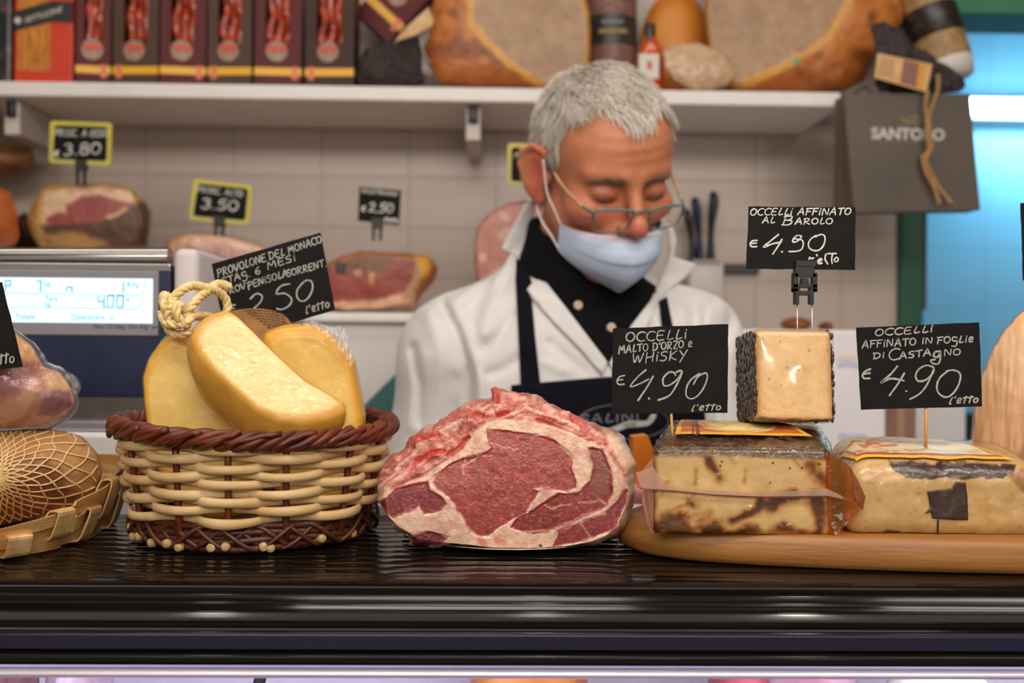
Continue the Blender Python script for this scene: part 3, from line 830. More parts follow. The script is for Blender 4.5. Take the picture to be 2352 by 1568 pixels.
# braided rim
zr = CT + 0.0905
mb = MB()
for k in range(5):
    n = 320; th = np.linspace(0, 2 * math.pi, n, endpoint=False)
    tw = 11 * th + k * 2 * math.pi / 5
    rr = 0.1105 + 0.0066 * np.cos(tw) + 0.0012 * vnoise(np.c_[np.cos(th) * 6, np.sin(th) * 6, th * 0 + k], 1, 2)
    z = zr + 0.0052 * np.sin(tw) + 0.0016 * np.sin(2 * th + .6) - 0.0025 * np.cos(th - 5.2) + 0.001 * vnoise(np.c_[np.cos(th) * 5, np.sin(th) * 5, th * 0 + k * 3], 1, 8)
    mb.add(*tube(np.c_[BX + rr * np.cos(th), BY + rr * np.sin(th), z], 0.0032, 7, True))
for k in range(9):
    a = math.radians(-150 + k * 15 + random.uniform(-4, 4)); d = random.uniform(.12, .2)
    pts = [(BX + (0.1185 - .001 * abs(t)) * math.cos(a + d * t), BY + (0.1185 - .001 * abs(t)) * math.sin(a + d * t), zr - 0.001 + 0.006 * t * random.choice((1, .6))) for t in np.linspace(-1, 1, 7)]
    mb.add(*tube(pts, 0.0024, 6))
mb.build('rim', red_w, bas)
# dark criss crossed foot with the pale rod ends
mb = MB()
for k in range(7):
    n = 240; th = np.linspace(0, 2 * math.pi, n, endpoint=False)
    ph = th * 9 + k * 2 * math.pi / 7 * (1 if k % 2 else -1)
    z = CT + 0.0125 + 0.0090 * np.sin(ph * (1 if k % 2 else -1)); z = np.clip(z, CT + 0.0022, ZB + 0.003)
    r = 0.0965 + 0.0042 * np.cos(ph) + 0.0008 * (k - 3)
    mb.add(*tube(np.c_[BX + r * np.cos(th), BY + r * np.sin(th), z], 0.0019, 6, True))
for k in range(4):
    th = np.linspace(0, 2 * math.pi, 160, endpoint=False); r = 0.0975 + 0.001 * np.sin(th * 8 + k)
    mb.add(*tube(np.c_[BX + r * np.cos(th), BY + r * np.sin(th), CT + 0.005 + k * 0.0055 + 0.001 * np.sin(th * 5 + k)], 0.0027, 6, True))
mb.build('foot_band', dark_w, bas)
for k in range(14):
    a = math.radians(-150 + k * 20 + random.uniform(-3, 3) if k < 7 else k * 22)
    r0 = 0.0965; z = CT + 0.0055 + random.uniform(-.001, .003)
    V, F = tube([(BX + (r0 - .01) * math.cos(a), BY + (r0 - .01) * math.sin(a), z), (BX + (r0 + 0.0062) * math.cos(a), BY + (r0 + 0.0062) * math.sin(a), z), (BX + (r0 + 0.0072) * math.cos(a), BY + (r0 + .0072) * math.sin(a), z)], [0.0034, 0.0034, 0.0022], 16)
    mesh('rod_end', V, F, end_w, bas)
V, F = lathe([(0.001, CT + 0.004), (0.092, CT + 0.004), (0.092, CT + 0.007), (0.001, CT + 0.007)], (BX, BY, 0), 40)
mesh('basket_bottom', V, F, dark_w, bas)

# ------------------------------------------------------------------ cheese wedges in the basket
cheese_m = M('provolone_paste', (255, 255, 255), (247, 243, 232), scale=70, rough=0.42, attr=True, sss=0.25, sssr=0.006, bump=0.12, bscale=220)
wrap_m = FILM('cling_film', base=0.015, rough=0.10, bscale=38, bump=0.55, stretch=(1, 1, 2.2), haze=0.0)
def slab(front, ext, bevel=0.006, nth=200, nf=34, cface=(244, 224, 152), crind=(224, 172, 68), c=None, bulge=0.002, seed=0, back=1.0, holes=()):
    """thick slice: front pixel outline with its own depth per vertex [(px,py,Y)], run back along the vector ext"""
    f = np.array(front, float); c = f[:, :2].mean(0) if c is None else np.array(c, float)
    th = np.arange(nth) * 2 * math.pi / nth
    r = smooth_closed(star_r(c, f[:, :2], th), 2)
    A = np.c_[f[:, :2], np.ones(len(f))]; pl = np.linalg.lstsq(A, f[:, 2], rcond=None)[0]
    D = np.stack([np.cos(th), np.sin(th)], -1)
    cY = c @ pl[:2] + pl[2]
    C3 = P(c[0], c[1], cY)
    ring = P(*(c + r[:, None] * D).T, (c + r[:, None] * D) @ pl[:2] + pl[2])
    ext = np.array(ext, float); el = np.linalg.norm(ext); eh = ext / el
    R = []; reg = []
    for j in range(nf + 1):
        s = max(j / nf, 1e-3); k = 1 - (bevel / np.linalg.norm(ring - C3, axis=1).mean()) * s
        R.append(C3 + (ring - C3) * (s * k)[..., None] if np.ndim(k) else C3 + (ring - C3) * s * k); reg.append(0)
    for j in range(1, 7):
        a = j / 6 * math.pi / 2; k = 1 - bevel / np.linalg.norm(ring - C3, axis=1).mean() * (1 - math.sin(a))
        R.append(C3 + (ring - C3) * k + eh * bevel * (1 - math.cos(a))); reg.append(1)
    for j in range(1, 25):
        t = j / 24; k = 1 + (back - 1) * t ** 1.5 + 0.05 * math.sin(math.pi * t)
        R.append(C3 + (ring - C3) * k + eh * (bevel + (el - 2 * bevel) * t)); reg.append(2)
    for j in range(1, 6):
        a = j / 5 * math.pi / 2; k = back - bevel / 0.05 * (1 - math.cos(a))
        R.append(C3 + (ring - C3) * k + eh * (el - bevel + bevel * math.sin(a))); reg.append(2)
    for j in range(1, 7):
        R.append(C3 + (ring - C3) * (back - bevel / 0.05) * (1 - j / 6.01) + eh * el); reg.append(2)
    V = np.concatenate(R); reg = np.repeat(reg, nth)
    Fq = grid_faces(len(V) // nth, nth)[:, ::-1]
    n = vnormals(V, Fq); n *= np.where(((V - V.mean(0)) * n).sum(1) > 0, 1, -1)[:, None]
    V = V + n * (0.0011 * fbm(V, 38, seed, 3))[:, None]
    s = np.minimum(np.arange(len(V)) // nth / nf, 1.0)
    col = np.broadcast_to(np.array(cface, float), V.shape).copy()
    col = mixc(col, crind, np.where(reg > 0, 1.0, sstep(s, .93, 1.0) * .55 + sstep(s, .55, 1) * .10))
    col = col * (1 + 0.035 * fbm(V, 90, seed + 3, 3))[:, None]
    px = proj(V)
    for hx, hy, hr, cc in holes:
        d = np.hypot((px[:, 0] - hx), (px[:, 1] - hy) * 1.6); col = mixc(col, cc, (1 - sstep(d, hr * .4, hr)) * (reg == 0))
    return V, Fq, col, n
def film_over(V, Fq, n, parent, mat=None, off=0.0006, amp=0.0014, seed=0, name='cling_film', sc=60):
    W = V + n * (off + amp * np.abs(fbm(V * np.array([1, 1, 1.0]), sc, seed + 40, 3)))[:, None]
    return mesh(name, W, [Fq], mat or wrap_m, parent)
def wedge(label, front, ext, seed, **k):
    V, F, col, n = slab(front, ext, seed=seed, **k)
    lo = CT + 0.0072
    V[:, 2] = np.maximum(V[:, 2], lo)
    rt = root('cheese_wedge', (V[:, 0].mean(), V[:, 1].mean(), V[:, 2].min()), label, 'cheese', 'cheese wedges in the basket')
    mesh('cheese', V, [F], cheese_m, rt, True, col)
    film_over(V, F, n, rt, seed=seed)
    return rt, V
left_out = [(384, 764), (412, 762), (440, 775), (462, 830), (500, 900), (540, 960), (560, 1010), (580, 1090), (570, 1180), (480, 1200), (400, 1180), (355, 1090), (332, 1000), (322, 930), (318, 865), (332, 820), (358, 785)]
w1, _ = wedge('pear shaped yellow cheese wedge tied with rope, leftmost in the basket', [(x, y, 0.822 + (x - 450) * 0.00004) for x, y in left_out], (0.008, 0.045, 0.0), 1, cface=(236, 202, 116), crind=(226, 174, 66), bevel=0.010, back=.9)
right_out = [(600, 770), (640, 752), (700, 748), (745, 762), (785, 800), (808, 835), (822, 900), (832, 960), (834, 1010), (816, 1100), (790, 1180), (640, 1180), (600, 1000), (596, 880)]
w3, _ = wedge('rounded yellow cheese wedge at the right of the basket', [(x, y, 0.848 + (x - 720) * 0.00003) for x, y in right_out], (0.0, 0.035, 0.002), 2, cface=(238, 200, 108), crind=(228, 172, 62), bevel=0.010, back=.9)
mid_out = [(437, 770), (446, 742), (470, 722), (500, 710), (524, 706), (545, 722), (590, 765), (640, 815), (690, 862), (728, 893), (762, 905), (800, 920), (804, 928), (790, 945), (750, 960), (690, 968), (640, 962), (590, 940), (550, 905), (510, 870), (476, 835), (452, 805)]
w2, midV = wedge('long pale cheese slice in glossy film leaning across the other two wedges', [(x, y, 0.785 - (y - 840) * 0.00016 + (x - 620) * 0.00009) for x, y in mid_out], (-0.012, 0.020, -0.034), 5, cface=(226, 205, 140), crind=(214, 160, 66), bevel=0.0045, back=.86,
                 c=(610, 850), holes=[(583, 833, 12, (236, 196, 96)), (611, 851, 8, (236, 200, 106)), (538, 826, 8, (240, 206, 120))])
# ruffled film corner behind the right wedge
mb = MB()
q = np.array([(690, 745), (715, 738), (745, 746), (765, 756), (785, 756), (788, 775), (776, 790), (800, 820), (780, 815), (752, 792), (730, 770)], float)
g = np.linspace(0, 1, 24)
e0 = catmull([(688, 752), (720, 752), (752, 775), (782, 806), (806, 842)], 6); e1 = catmull([(694, 742), (722, 738), (762, 752), (790, 752), (812, 830)], 6)
rows = []
for t in np.linspace(0, 1, 8):
    pp = e0 + (e1 - e0) * t
    rows.append(P(pp[:, 0], pp[:, 1], 0.838 + 0.004 * np.sin(np.arange(len(pp)) * 1.7 + t * 3) + 0.003 * t))
A = np.concatenate(rows); A = np.concatenate([A, A + np.array([0, 0.0008, 0])]); nn = len(rows[0])
mesh('film_frill', A, [grid_faces(8, nn, False), grid_faces(8, nn, False) + 8 * nn], FILM('frilled_film', base=0.10, rough=0.14, bscale=120, bump=1.0, haze=0.10), w3)
# cotton rope tied at the neck of the left wedge
rope_m = M('cotton_rope', (240, 216, 156), (216, 184, 116), scale=160, rough=0.75, bump=0.5, bscale=420)
def rope(pts, r=0.0033, turns=None, strands=3, n=10):
    c = catmull(pts, n); L = np.linalg.norm(np.diff(c, axis=0), axis=1).sum(); turns = turns or L / (r * 5.2)
    m = max(len(c), int(turns * 12)); s = np.r_[0, np.cumsum(np.linalg.norm(np.diff(c, axis=0), axis=1))]
    u = np.linspace(0, s[-1], m); c = np.stack([np.interp(u, s, c[:, k]) for k in range(3)], -1)
    t = np.gradient(c, axis=0); t /= np.linalg.norm(t, axis=1)[:, None]
    a = np.cross(t, [0.02, 1, 0.03]); a /= np.linalg.norm(a, axis=1)[:, None]; b = np.cross(t, a)
    mb = MB()
    for k in range(strands):
        ph = u / s[-1] * turns * 2 * math.pi + k * 2 * math.pi / strands
        mb.add(*tube(c + r * .52 * (a * np.cos(ph)[:, None] + b * np.sin(ph)[:, None]), r * .60, 7))
    return mb
def pw(l): return [P(x, y, Y) for x, y, Y in l]
big = MB()
for pts, r in (
    ([(392, 752, .822), (378, 728, .812), (385, 700, .805), (410, 672, .808), (440, 656, .82), (470, 660, .83), (498, 668, .84), (520, 690, .85), (520, 720, .85), (500, 728, .85)], .0036),
    ([(405, 748, .812), (430, 716, .808), (452, 690, .815), (472, 672, .83), (500, 652, .842), (530, 660, .85)], .0036),
    ([(400, 742, .805), (382, 712, .80), (376, 690, .802), (384, 676, .806)], .0038),
    ([(372, 715, .806), (380, 738, .800), (405, 745, .798), (430, 742, .802), (440, 728, .81), (470, 726, .83), (500, 735, .85)], .0036),
    ([(388, 690, .800), (402, 706, .796), (408, 728, .796), (425, 745, .80)], .0036),
    ([(420, 705, .80), (398, 700, .797), (384, 716, .797), (390, 742, .80)], .0036),
    ([(372, 722, .802), (390, 760, .806), (420, 768, .806), (442, 755, .808)], .0034)):
    m_ = rope(pw(pts), r); big.add(np.concatenate(m_.V), m_.F)
big.build('rope', rope_m, w1)
V, F = ellipsoid(P(378, 684, .803), (.0050, .0050, .0058), 14, 10); mesh('rope_knot', V, F, rope_m, w1)
# brown paper tag with fine print, curled behind the wedges
mb = MB(); g = []
top = catmull([(500, 725), (540, 712), (590, 708), (630, 714), (655, 726), (674, 748)], 8); bot = catmull([(500, 800), (560, 800), (600, 790), (640, 800), (660, 800), (678, 790)], 8)
for t in np.linspace(0, 1, 10):
    pp = top + (bot - top) * t; g.append(P(pp[:, 0], pp[:, 1], 0.892 + 0.0072 * ((pp[:, 0] - 580) / 90) ** 2))
A = np.concatenate(g); nn = len(top); A2 = A + np.array([0, .0006, 0])
pt = tag(mesh('paper_tag', np.concatenate([A, A2]), [grid_faces(10, nn, False), grid_faces(10, nn, False)[:, ::-1] + len(A)], M('brown_kraft_paper', (176, 128, 78), (158, 112, 66), scale=90, rough=0.75)),
         'curled brown paper tag with fine print tucked behind the cheese wedges', 'label')
ls = []
for k in range(9):
    a = np.array((600 + k * 5.0, 722 + k * 1.2 - (k > 5) * 0)); y = 716 + k * 6.2
    x0 = 560 + k * 9; x1 = min(665, 652 + k * 2.0)
    x = x0
    while x < x1:
        wd = random.uniform(4, 12); cy = lambda xx: y + ((xx - 585) / 90) ** 2 * 16 - 4
        ls.append([(x, cy(x)), (min(x + wd, x1), cy(min(x + wd, x1)))]); x += wd + 3
tagY = lambda px, py: P(px, py, 0.8912 + 0.0072 * ((px - 580) / 90) ** 2)
strokes(ls, 0, 2.0, plane=tagY).build('fine_print', M('print_black', (32, 26, 22), rough=0.6), pt, False)

# ------------------------------------------------------------------ the roast on its steel plate
def z3(l): return [(850 + x / 3.563, 870 + y / 3.563) for x, y in l]
PLX, PLY = P(1172, 1240, 0.835)[0], 0.835
pl = root('steel_plate', (PLX, PLY, CT), 'oval stainless steel plate under the raw roast', 'plate')
prof = [(0.0005, CT + 0.0004), (0.06, CT + 0.0004), (0.068, CT + 0.0012), (0.0735, CT + 0.0040), (0.0745, CT + 0.0048), (0.0742, CT + 0.0054), (0.0730, CT + 0.0052), (0.0675, CT + 0.0024), (0.06, CT + 0.0017), (0.0005, CT + 0.0017)]
V, F = lathe(prof, (0, 0, 0), 96); V = V * np.array([1.22, 1.06, 1]) + np.array([PLX, PLY, 0])
mesh('plate_dish', V, [f[:, ::-1] for f in F], M('stainless_steel', (196, 192, 186), rough=0.22, metal=1.0), pl, True)
sil = z3([(62, 880), (80, 780), (150, 650), (260, 560), (310, 505), (400, 440), (540, 370), (640, 310), (740, 250), (840, 190), (930, 170), (1005, 172), (1004, 100), (1022, 92), (1060, 100), (1110, 112), (1180, 120), (1290, 135), (1400, 160), (1550, 220), (1700, 290), (1800, 350), (1930, 418), (2010, 425), (2080, 470), (2090, 520), (2140, 600), (2190, 690), (2165, 760), (2170, 920), (2150, 1050), (2110, 1220), (2020, 1290), (1850, 1350), (1600, 1388), (1300, 1398), (1000, 1392), (780, 1372), (700, 1345), (540, 1372), (330, 1372), (320, 1290), (260, 1245), (180, 1215), (160, 1170), (110, 1100), (95, 1000), (70, 930)])
face = z3([(130, 960), (200, 900), (320, 840), (440, 800), (600, 690), (760, 590), (870, 430), (960, 360), (1100, 340), (1300, 330), (1450, 380), (1640, 440), (1800, 520), (1930, 600), (2020, 740), (2080, 820), (2110, 940), (2080, 1080), (2020, 1210), (1930, 1280), (1800, 1330), (1600, 1365), (1300, 1380), (1000, 1375), (800, 1350), (560, 1330), (380, 1290), (230, 1200), (150, 1120)])
musc = {
 'eye': ([(505, 850), (540, 780), (650, 700), (760, 650), (900, 625), (1000, 570), (960, 480), (950, 420), (1060, 415), (1200, 430), (1350, 450), (1500, 500), (1600, 570), (1660, 650), (1645, 720), (1680, 830), (1680, 890), (1600, 925), (1480, 915), (1400, 885), (1330, 900), (1390, 920), (1330, 1010), (1280, 1100), (1180, 1150), (1060, 1220), (980, 1290), (900, 1290), (820, 1240), (760, 1150), (700, 1050), (640, 980), (560, 900)], (168, 74, 66)),
 'left': ([(110, 1000), (200, 890), (330, 860), (470, 830), (490, 890), (590, 960), (625, 1030), (560, 1080), (450, 1105), (400, 1050), (300, 1090), (180, 1140), (120, 1090)], (134, 54, 56)),
 'right': ([(1420, 1010), (1540, 940), (1700, 930), (1790, 840), (1830, 720), (1780, 560), (1890, 580), (1970, 750), (1980, 930), (1930, 1040), (1780, 1120), (1600, 1180), (1500, 1230), (1300, 1262), (1150, 1222), (1210, 1130), (1320, 1080)], (142, 56, 48)),
 'low': ([(1500, 1362), (1530, 1235), (1700, 1190), (1900, 1110), (2020, 1000), (2070, 920), (2140, 880), (2085, 980), (2045, 1130), (1990, 1230), (1850, 1290), (1650, 1350)], (150, 62, 64)),
 'slip': ([(330, 1290), (460, 1245), (640, 1290), (560, 1350), (340, 1370)], (110, 48, 58)),
}
musc = {k: (z3(p), c) for k, (p, c) in musc.items()}
fatlines = [z3(l) for l in ([(1720, 1195), (1790, 1290)], [(560, 900), (640, 990), (720, 1090), (800, 1200), (880, 1280)], [(1490, 935), (1380, 1010), (1300, 1090)], [(1000, 530), (1080, 560), (1200, 570)], [(780, 660), (760, 720), (770, 790)],
            [(2010, 800), (2040, 900), (2030, 960)], [(1850, 560), (1900, 700), (1980, 780)], [(1440, 1030), (1500, 1060), (1640, 1010)], [(1700, 1010), (1880, 990)], [(1850, 960), (1930, 1030)], [(760, 720), (900, 640), (1010, 640)])]
streaks = [z3(l) for l in ([(100, 880), (250, 700), (420, 560), (640, 420), (760, 340)], [(140, 900), (300, 760), (470, 640)], [(380, 560), (560, 450), (700, 380)], [(420, 780), (560, 690), (700, 600)], [(1050, 330), (1300, 250), (1500, 300), (1700, 400)],
           [(1400, 200), (1700, 330), (1900, 470)], [(1500, 420), (1700, 520), (1850, 640)], [(1900, 560), (2000, 700), (2060, 820)], [(760, 300), (900, 240), (1010, 190)], [(1080, 150), (1200, 150), (1400, 190)], [(1820, 600), (1900, 760), (1990, 900)])]
reds = [z3(l) for l in ([(320, 740), (380, 660), (500, 600), (600, 590)], [(640, 620), (740, 560), (800, 480)], [(1020, 120), (1040, 180)], [(1050, 300), (1120, 270)], [(1380, 330), (1500, 380), (1640, 470)], [(1650, 310), (1760, 380)], [(420, 500), (560, 470)], [(820, 270), (920, 300)], [(1720, 870), (1760, 920)])]
def meat_col(px, reg, V):
    pn = np.c_[px * 0.02, np.zeros(len(px))]
    w = np.stack([fbm(pn, 1.3, 1, 4), fbm(pn, 1.3, 2, 4)], -1) * 7
    w2 = np.stack([fbm(pn, 5, 3, 3), fbm(pn, 5, 4, 3)], -1) * 2.6
    q = px + w + w2
    fat = np.array((236, 200, 172.0)); n1 = fbm(pn, 2.2, 5, 4); n2 = fbm(pn, 6, 6, 4); n3 = fbm(np.c_[px[:, 0] * .02 + px[:, 1] * .035, px[:, 1] * .02 - px[:, 0] * .012, px[:, 0] * 0], 3.0, 8, 4)
    col = np.broadcast_to(fat, (len(px), 3)) * (1 + .05 * n2)[:, None]
    col = mixc(col, (214, 150, 134), sstep(n1, .0, .45) * .55)
    for k, (poly, c) in musc.items():
        d = sdf_poly(q, poly); a = 1 - sstep(d, -1.6, 1.6)
        cc = np.array(c, float) * (1 + .16 * n2 + .12 * n1)[:, None]
        cc = mixc(cc, (196, 116, 108), np.clip(sstep(fbm(np.c_[px[:, 0] * .02, px[:, 1] * .05, px[:, 0] * 0], 5, 11, 4), .22, .5), 0, 1) * .45)
        cc = mixc(cc, (214, 140, 128), sstep(fbm(np.c_[px * .02, px[:, :1] * 0], 13, 71, 2), .28, .6) * .5)
        cc = mixc(cc, (128, 70, 58), sstep(n3, .15, .55) * .4)
        cc = mixc(cc, (178, 60, 62), (1 - sstep(-d, 1, 9)) * .4)
        col = mixc(col, 0, 0) * (1 - a)[:, None] + cc * a[:, None]
    for l in fatlines:
        col = mixc(col, (222, 176, 156), (1 - sstep(dist_line(q, l), .8, 3.2)) * .75)
    dk = sdf_poly(q, z3([(1780, 600), (1900, 620), (1960, 760), (1930, 900), (1850, 980), (1800, 900), (1850, 760)]))
    col = mixc(col, (138, 84, 74), (1 - sstep(dk, -8, 10)) * .8)
    # the torn outer side
    df = sdf_poly(q, face)
    red = np.array((190, 104, 94.0)) * (1 + .14 * n2)[:, None]
    o = mixc(red, (226, 176, 156), sstep(n3, .02, .32) * .8)
    o = mixc(o, (150, 62, 62), sstep(n1, .12, .5) * .75)
    o = mixc(o, (208, 90, 76), sstep(fbm(pn, 2.6, 21, 3), .3, .65) * .45)
    for l in streaks: o = mixc(o, (232, 190, 168), (1 - sstep(dist_line(q, l), 1.5, 7)) * .7)
    for l in reds:
        dd = 1 - sstep(dist_line(q, l), 3, 12); o = mixc(o, (200, 70, 58), dd * .75)
    o = mixc(o, (236, 196, 164), 1 - sstep(sdf_poly(q, z3([(1900, 410), (2100, 440), (2210, 700), (2180, 800), (2060, 740), (1960, 560)])), -10, 8))
    o = mixc(o, (214, 190, 164), 1 - sstep(sdf_poly(q, z3([(2090, 800), (2190, 780), (2190, 1000), (2130, 1230), (2050, 1260), (2080, 1050)])), -6, 6))
    up = px[:, 1] < 870 + 860 / 3.563
    side = (df > 0) & ((px[:, 1] < 870 + 900 / 3.563))
    a = sstep(df, -3, 6) * np.where(side, 1, .0)
    a = np.where((px[:, 0] > 850 + 2040 / 3.563), sstep(df, -2, 5), a)
    col = col * (1 - a)[:, None] + o * a[:, None]
    lo = (px[:, 1] > 870 + 1290 / 3.563) & (reg > 0)
    col = mixc(col, (226, 196, 168), np.where(lo & (px[:, 0] > 1000), .6, 0) * 0)
    col = mixc(col, (206, 96, 88), (1 - sstep(dist_line(q, z3([(920, 1310), (940, 1370)])), 3, 12)) * .6)
    col = mixc(col, (206, 96, 88), (1 - sstep(dist_line(q, z3([(1040, 1325), (1100, 1340)])), 3, 10)) * .5)
    col = mixc(col, (36, 22, 20), 1 - sstep(dist_line(px, z3([(1388, 1358), (1400, 1360)])), 1.5, 4))
    return col
def meat_disp(V, px, reg):
    pn = np.c_[px * 0.02, V[:, 1] * 40]
    q = px + np.stack([fbm(pn, 1.3, 1, 4), fbm(pn, 1.3, 2, 4)], -1) * 7
    d = 0.0004 * fbm(pn, 4, 6, 3)
    fatmask = np.ones(len(px))
    for k, (poly, c) in musc.items():
        fatmask = np.minimum(fatmask, sstep(sdf_poly(q, poly), -3, 3))
    d = d + 0.0012 * fatmask * (reg == 0)
    for l in reds: d = d - 0.003 * (1 - sstep(dist_line(px, l), 0, 8)) * sstep(sdf_poly(px, face), -4, 4)
    rough = sstep(sdf_poly(px, face), -2, 14)
    n3 = fbm(np.c_[px[:, 0] * .02 + px[:, 1] * .035, px[:, 1] * .02 - px[:, 0] * .012, V[:, 1] * 30], 3.0, 8, 4)
    d = d + rough * (1 - .75 * sstep(px[:, 0], 1370, 1430)) * (0.0034 * vnoise(np.c_[px[:, 0] * .010 + px[:, 1] * .022, px[:, 1] * .014 - px[:, 0] * .008, V[:, 1] * 14], 2.0, 8) + 0.0016 * n3 + .0006 * fbm(pn, 4, 15, 3))
    for l in streaks: d = d + rough * 0.0016 * (1 - sstep(dist_line(q, l), 1, 8))
    return d
V, F, px, reg = piece((1160, 1110), face, sil, 0.766, 0.797, 0.885, nth=520, nf=150, ns=70, nb=40, bulge=0.004, back=.45, disp=meat_disp, zmin=CT + 0.0021, sm=1)
meat_m = M('raw_beef', (255, 255, 255), (240, 232, 230), scale=180, rough=0.36, attr=True, spec=0.5, bump=0.30, bscale=520, sss=0.12, sssr=0.004, rough2=0.5, coat=0.45, coatr=0.14)
tag(mesh('beef_roast', V, F, meat_m, None, True, meat_col(px, reg, V)), 'raw red rib roast with white fat, cut face forward, on a steel plate', 'meat')

# ------------------------------------------------------------------ round ended wooden board
out = catmull([(.088, .80), (.091, .778), (.104, .7545), (.136, .7345), (.196, .7185), (.28, .705), (.359, .698), (.45, .694), (.55, .70), (.62, .72), (.655, .77), (.65, .83), (.61, .88), (.52, .905), (.38, .915), (.24, .91), (.14, .885), (.100, .84)], 8, True) + np.array([.0135, 0])
cb = np.array([.3735, .80]); R = []
for s, z in ((0.02, TOPZ), (.5, TOPZ), (.95, TOPZ), (.978, TOPZ - .0012), (.993, TOPZ - .005), (1.0, TOPZ - .012), (.996, CT + .005), (.98, CT + .0015), (.95, CT + .0003), (.02, CT + .0003)):
    R.append(np.c_[cb + (out - cb) * s, np.full(len(out), z)])
board_m = M('oiled_beech', (172, 118, 58), (136, 88, 40), scale=3.0, rough=0.42, stretch=(1, 14, 30), bump=0.2, bscale=8, bstretch=(1, 40, 60), lo=.3, hi=.7)
tag(mesh('wooden_board', np.concatenate(R), [grid_faces(len(R), len(out))[:, ::-1], list(range(len(out))), list(range(9 * len(out), 10 * len(out)))[::-1]], board_m, None, True, sharp=60), 'thick rounded wooden board under the brown cheeses', 'board')

# ------------------------------------------------------------------ amber wrapped cheese block
def z4(l): return [(1400 + x / 2.903, 720 + y / 2.903) for x, y in l]
def rbox_piece(front, Yf, depth, colorfn, nu=150, nv=90, nd=40, e=0.006, ztop=None, yaw=0.0, dome=0.0, taper=0.0, amp=0.0008, seed=0, zmin=None, shear=0.0):
    """rounded block: front = (tl, tr, br, bl) pixel corners on plane Yf; runs back by depth"""
    W = P(*np.array(front, float).T, Yf)
    def prof(n, a=1.0):                               # superellipse mapping of a cube sphere
        return np.linspace(-1, 1, n)
    u = prof(nu); v = prof(nv); w = prof(nd)
    faces = []
    def add(a, b, ax, sg):
        A, B = np.meshgrid(a, b, indexing='ij'); C = np.full_like(A, sg)
        q = {0: (C, A, B), 1: (A, C, B), 2: (A, B, C)}[ax]
        faces.append((np.stack(q, -1).reshape(-1, 3), len(a), len(b)))
    add(u, v, 1, -1); add(u, v, 1, 1); add(w, v, 0, -1); add(w, v, 0, 1); add(u, w, 2, -1); add(u, w, 2, 1)
    Q = np.concatenate([f[0] for f in faces]); F = []; o = 0
    for (_, a, b) in faces:
        i = np.arange(a - 1)[:, None]; j = np.arange(b - 1)[None]
        F.append(np.stack(np.broadcast_arrays(i * b + j, (i + 1) * b + j, (i + 1) * b + j + 1, i * b + j + 1), -1).reshape(-1, 4) + o); o += a * b
    size = np.array([np.linalg.norm(W[1] - W[0]), depth, np.linalg.norm(W[3] - W[0])]) / 2
    X = Q * size; cl = np.clip(X, -size + e, size - e); dlt = X - cl; ln = np.linalg.norm(dlt, axis=1)
    X = np.where(ln[:, None] > 0, cl + dlt / (ln[:, None] + 1e-12) * e, X)
    nn = np.where(ln[:, None] > 0, dlt / (ln[:, None] + 1e-12), 0)
    flat = ln < 1e-9
    s = X / size
    a = (s[:, 0] + 1) / 2; b = (1 - s[:, 2]) / 2
    B = W[0] * ((1 - a) * (1 - b))[:, None] + W[1] * (a * (1 - b))[:, None] + W[2] * (a * b)[:, None] + W[3] * ((1 - a) * b)[:, None]
    t = (s[:, 1] + 1) / 2
    cx = W.mean(0)
    B[:, 0] = cx[0] + (B[:, 0] - cx[0]) * (1 - taper * t) + shear * t
    B[:, 1] += t * depth
    if dome: B[:, 2] += dome * np.clip((s[:, 2] + 1) / 2, 0, 1) ** 2 * (1 - np.clip(np.abs(s[:, 0]), 0, 1) ** 16) * np.clip(t * 1.9, 0, 1) ** .85 * np.clip((1 - t) * 6, 0, 1) ** .5
    if yaw: B = (B - cx) @ Rz(yaw).T + cx
    B = B + (s / (np.linalg.norm(s, axis=1)[:, None])) * (amp * fbm(B, 45, seed, 3))[:, None]
    if zmin is not None: B[:, 2] = np.maximum(B[:, 2], zmin)
    # outward normals for wrapping film
    out = (s ** 7); out /= np.linalg.norm(out, axis=1)[:, None] + 1e-9
    if yaw: out = out @ Rz(yaw).T
    return B, F, s, colorfn(B, s), out
STAINS = [([(465, 410), (488, 480), (525, 545)], 20, .95), ([(415, 500), (408, 570)], 14, .5), ([(650, 505), (648, 565)], 14, .45), ([(975, 480), (1020, 540), (1065, 570)], 30, 1.0), ([(1005, 640), (1020, 700), (1005, 800)], 36, 1.0), ([(1085, 440), (1085, 820)], 30, .8),
          ([(225, 760), (380, 752), (520, 782)], 42, 1.1), ([(200, 800), (600, 812)], 22, .8), ([(600, 745), (700, 702), (765, 668), (900, 628)], 24, .9), ([(735, 655), (790, 680)], 26, 1.1), ([(610, 810), (780, 780), (1010, 806)], 24, .75), ([(375, 655), (410, 672)], 22, .9), ([(310, 690), (380, 655), (400, 612)], 14, .6),
          ([(215, 405), (470, 398), (700, 410), (990, 436), (1080, 450)], 15, .9), ([(205, 470), (205, 800)], 22, .7), ([(280, 560), (250, 620)], 16, .4), ([(880, 420), (930, 500)], 14, .4), ([(560, 420), (600, 470)], 14, .4)]
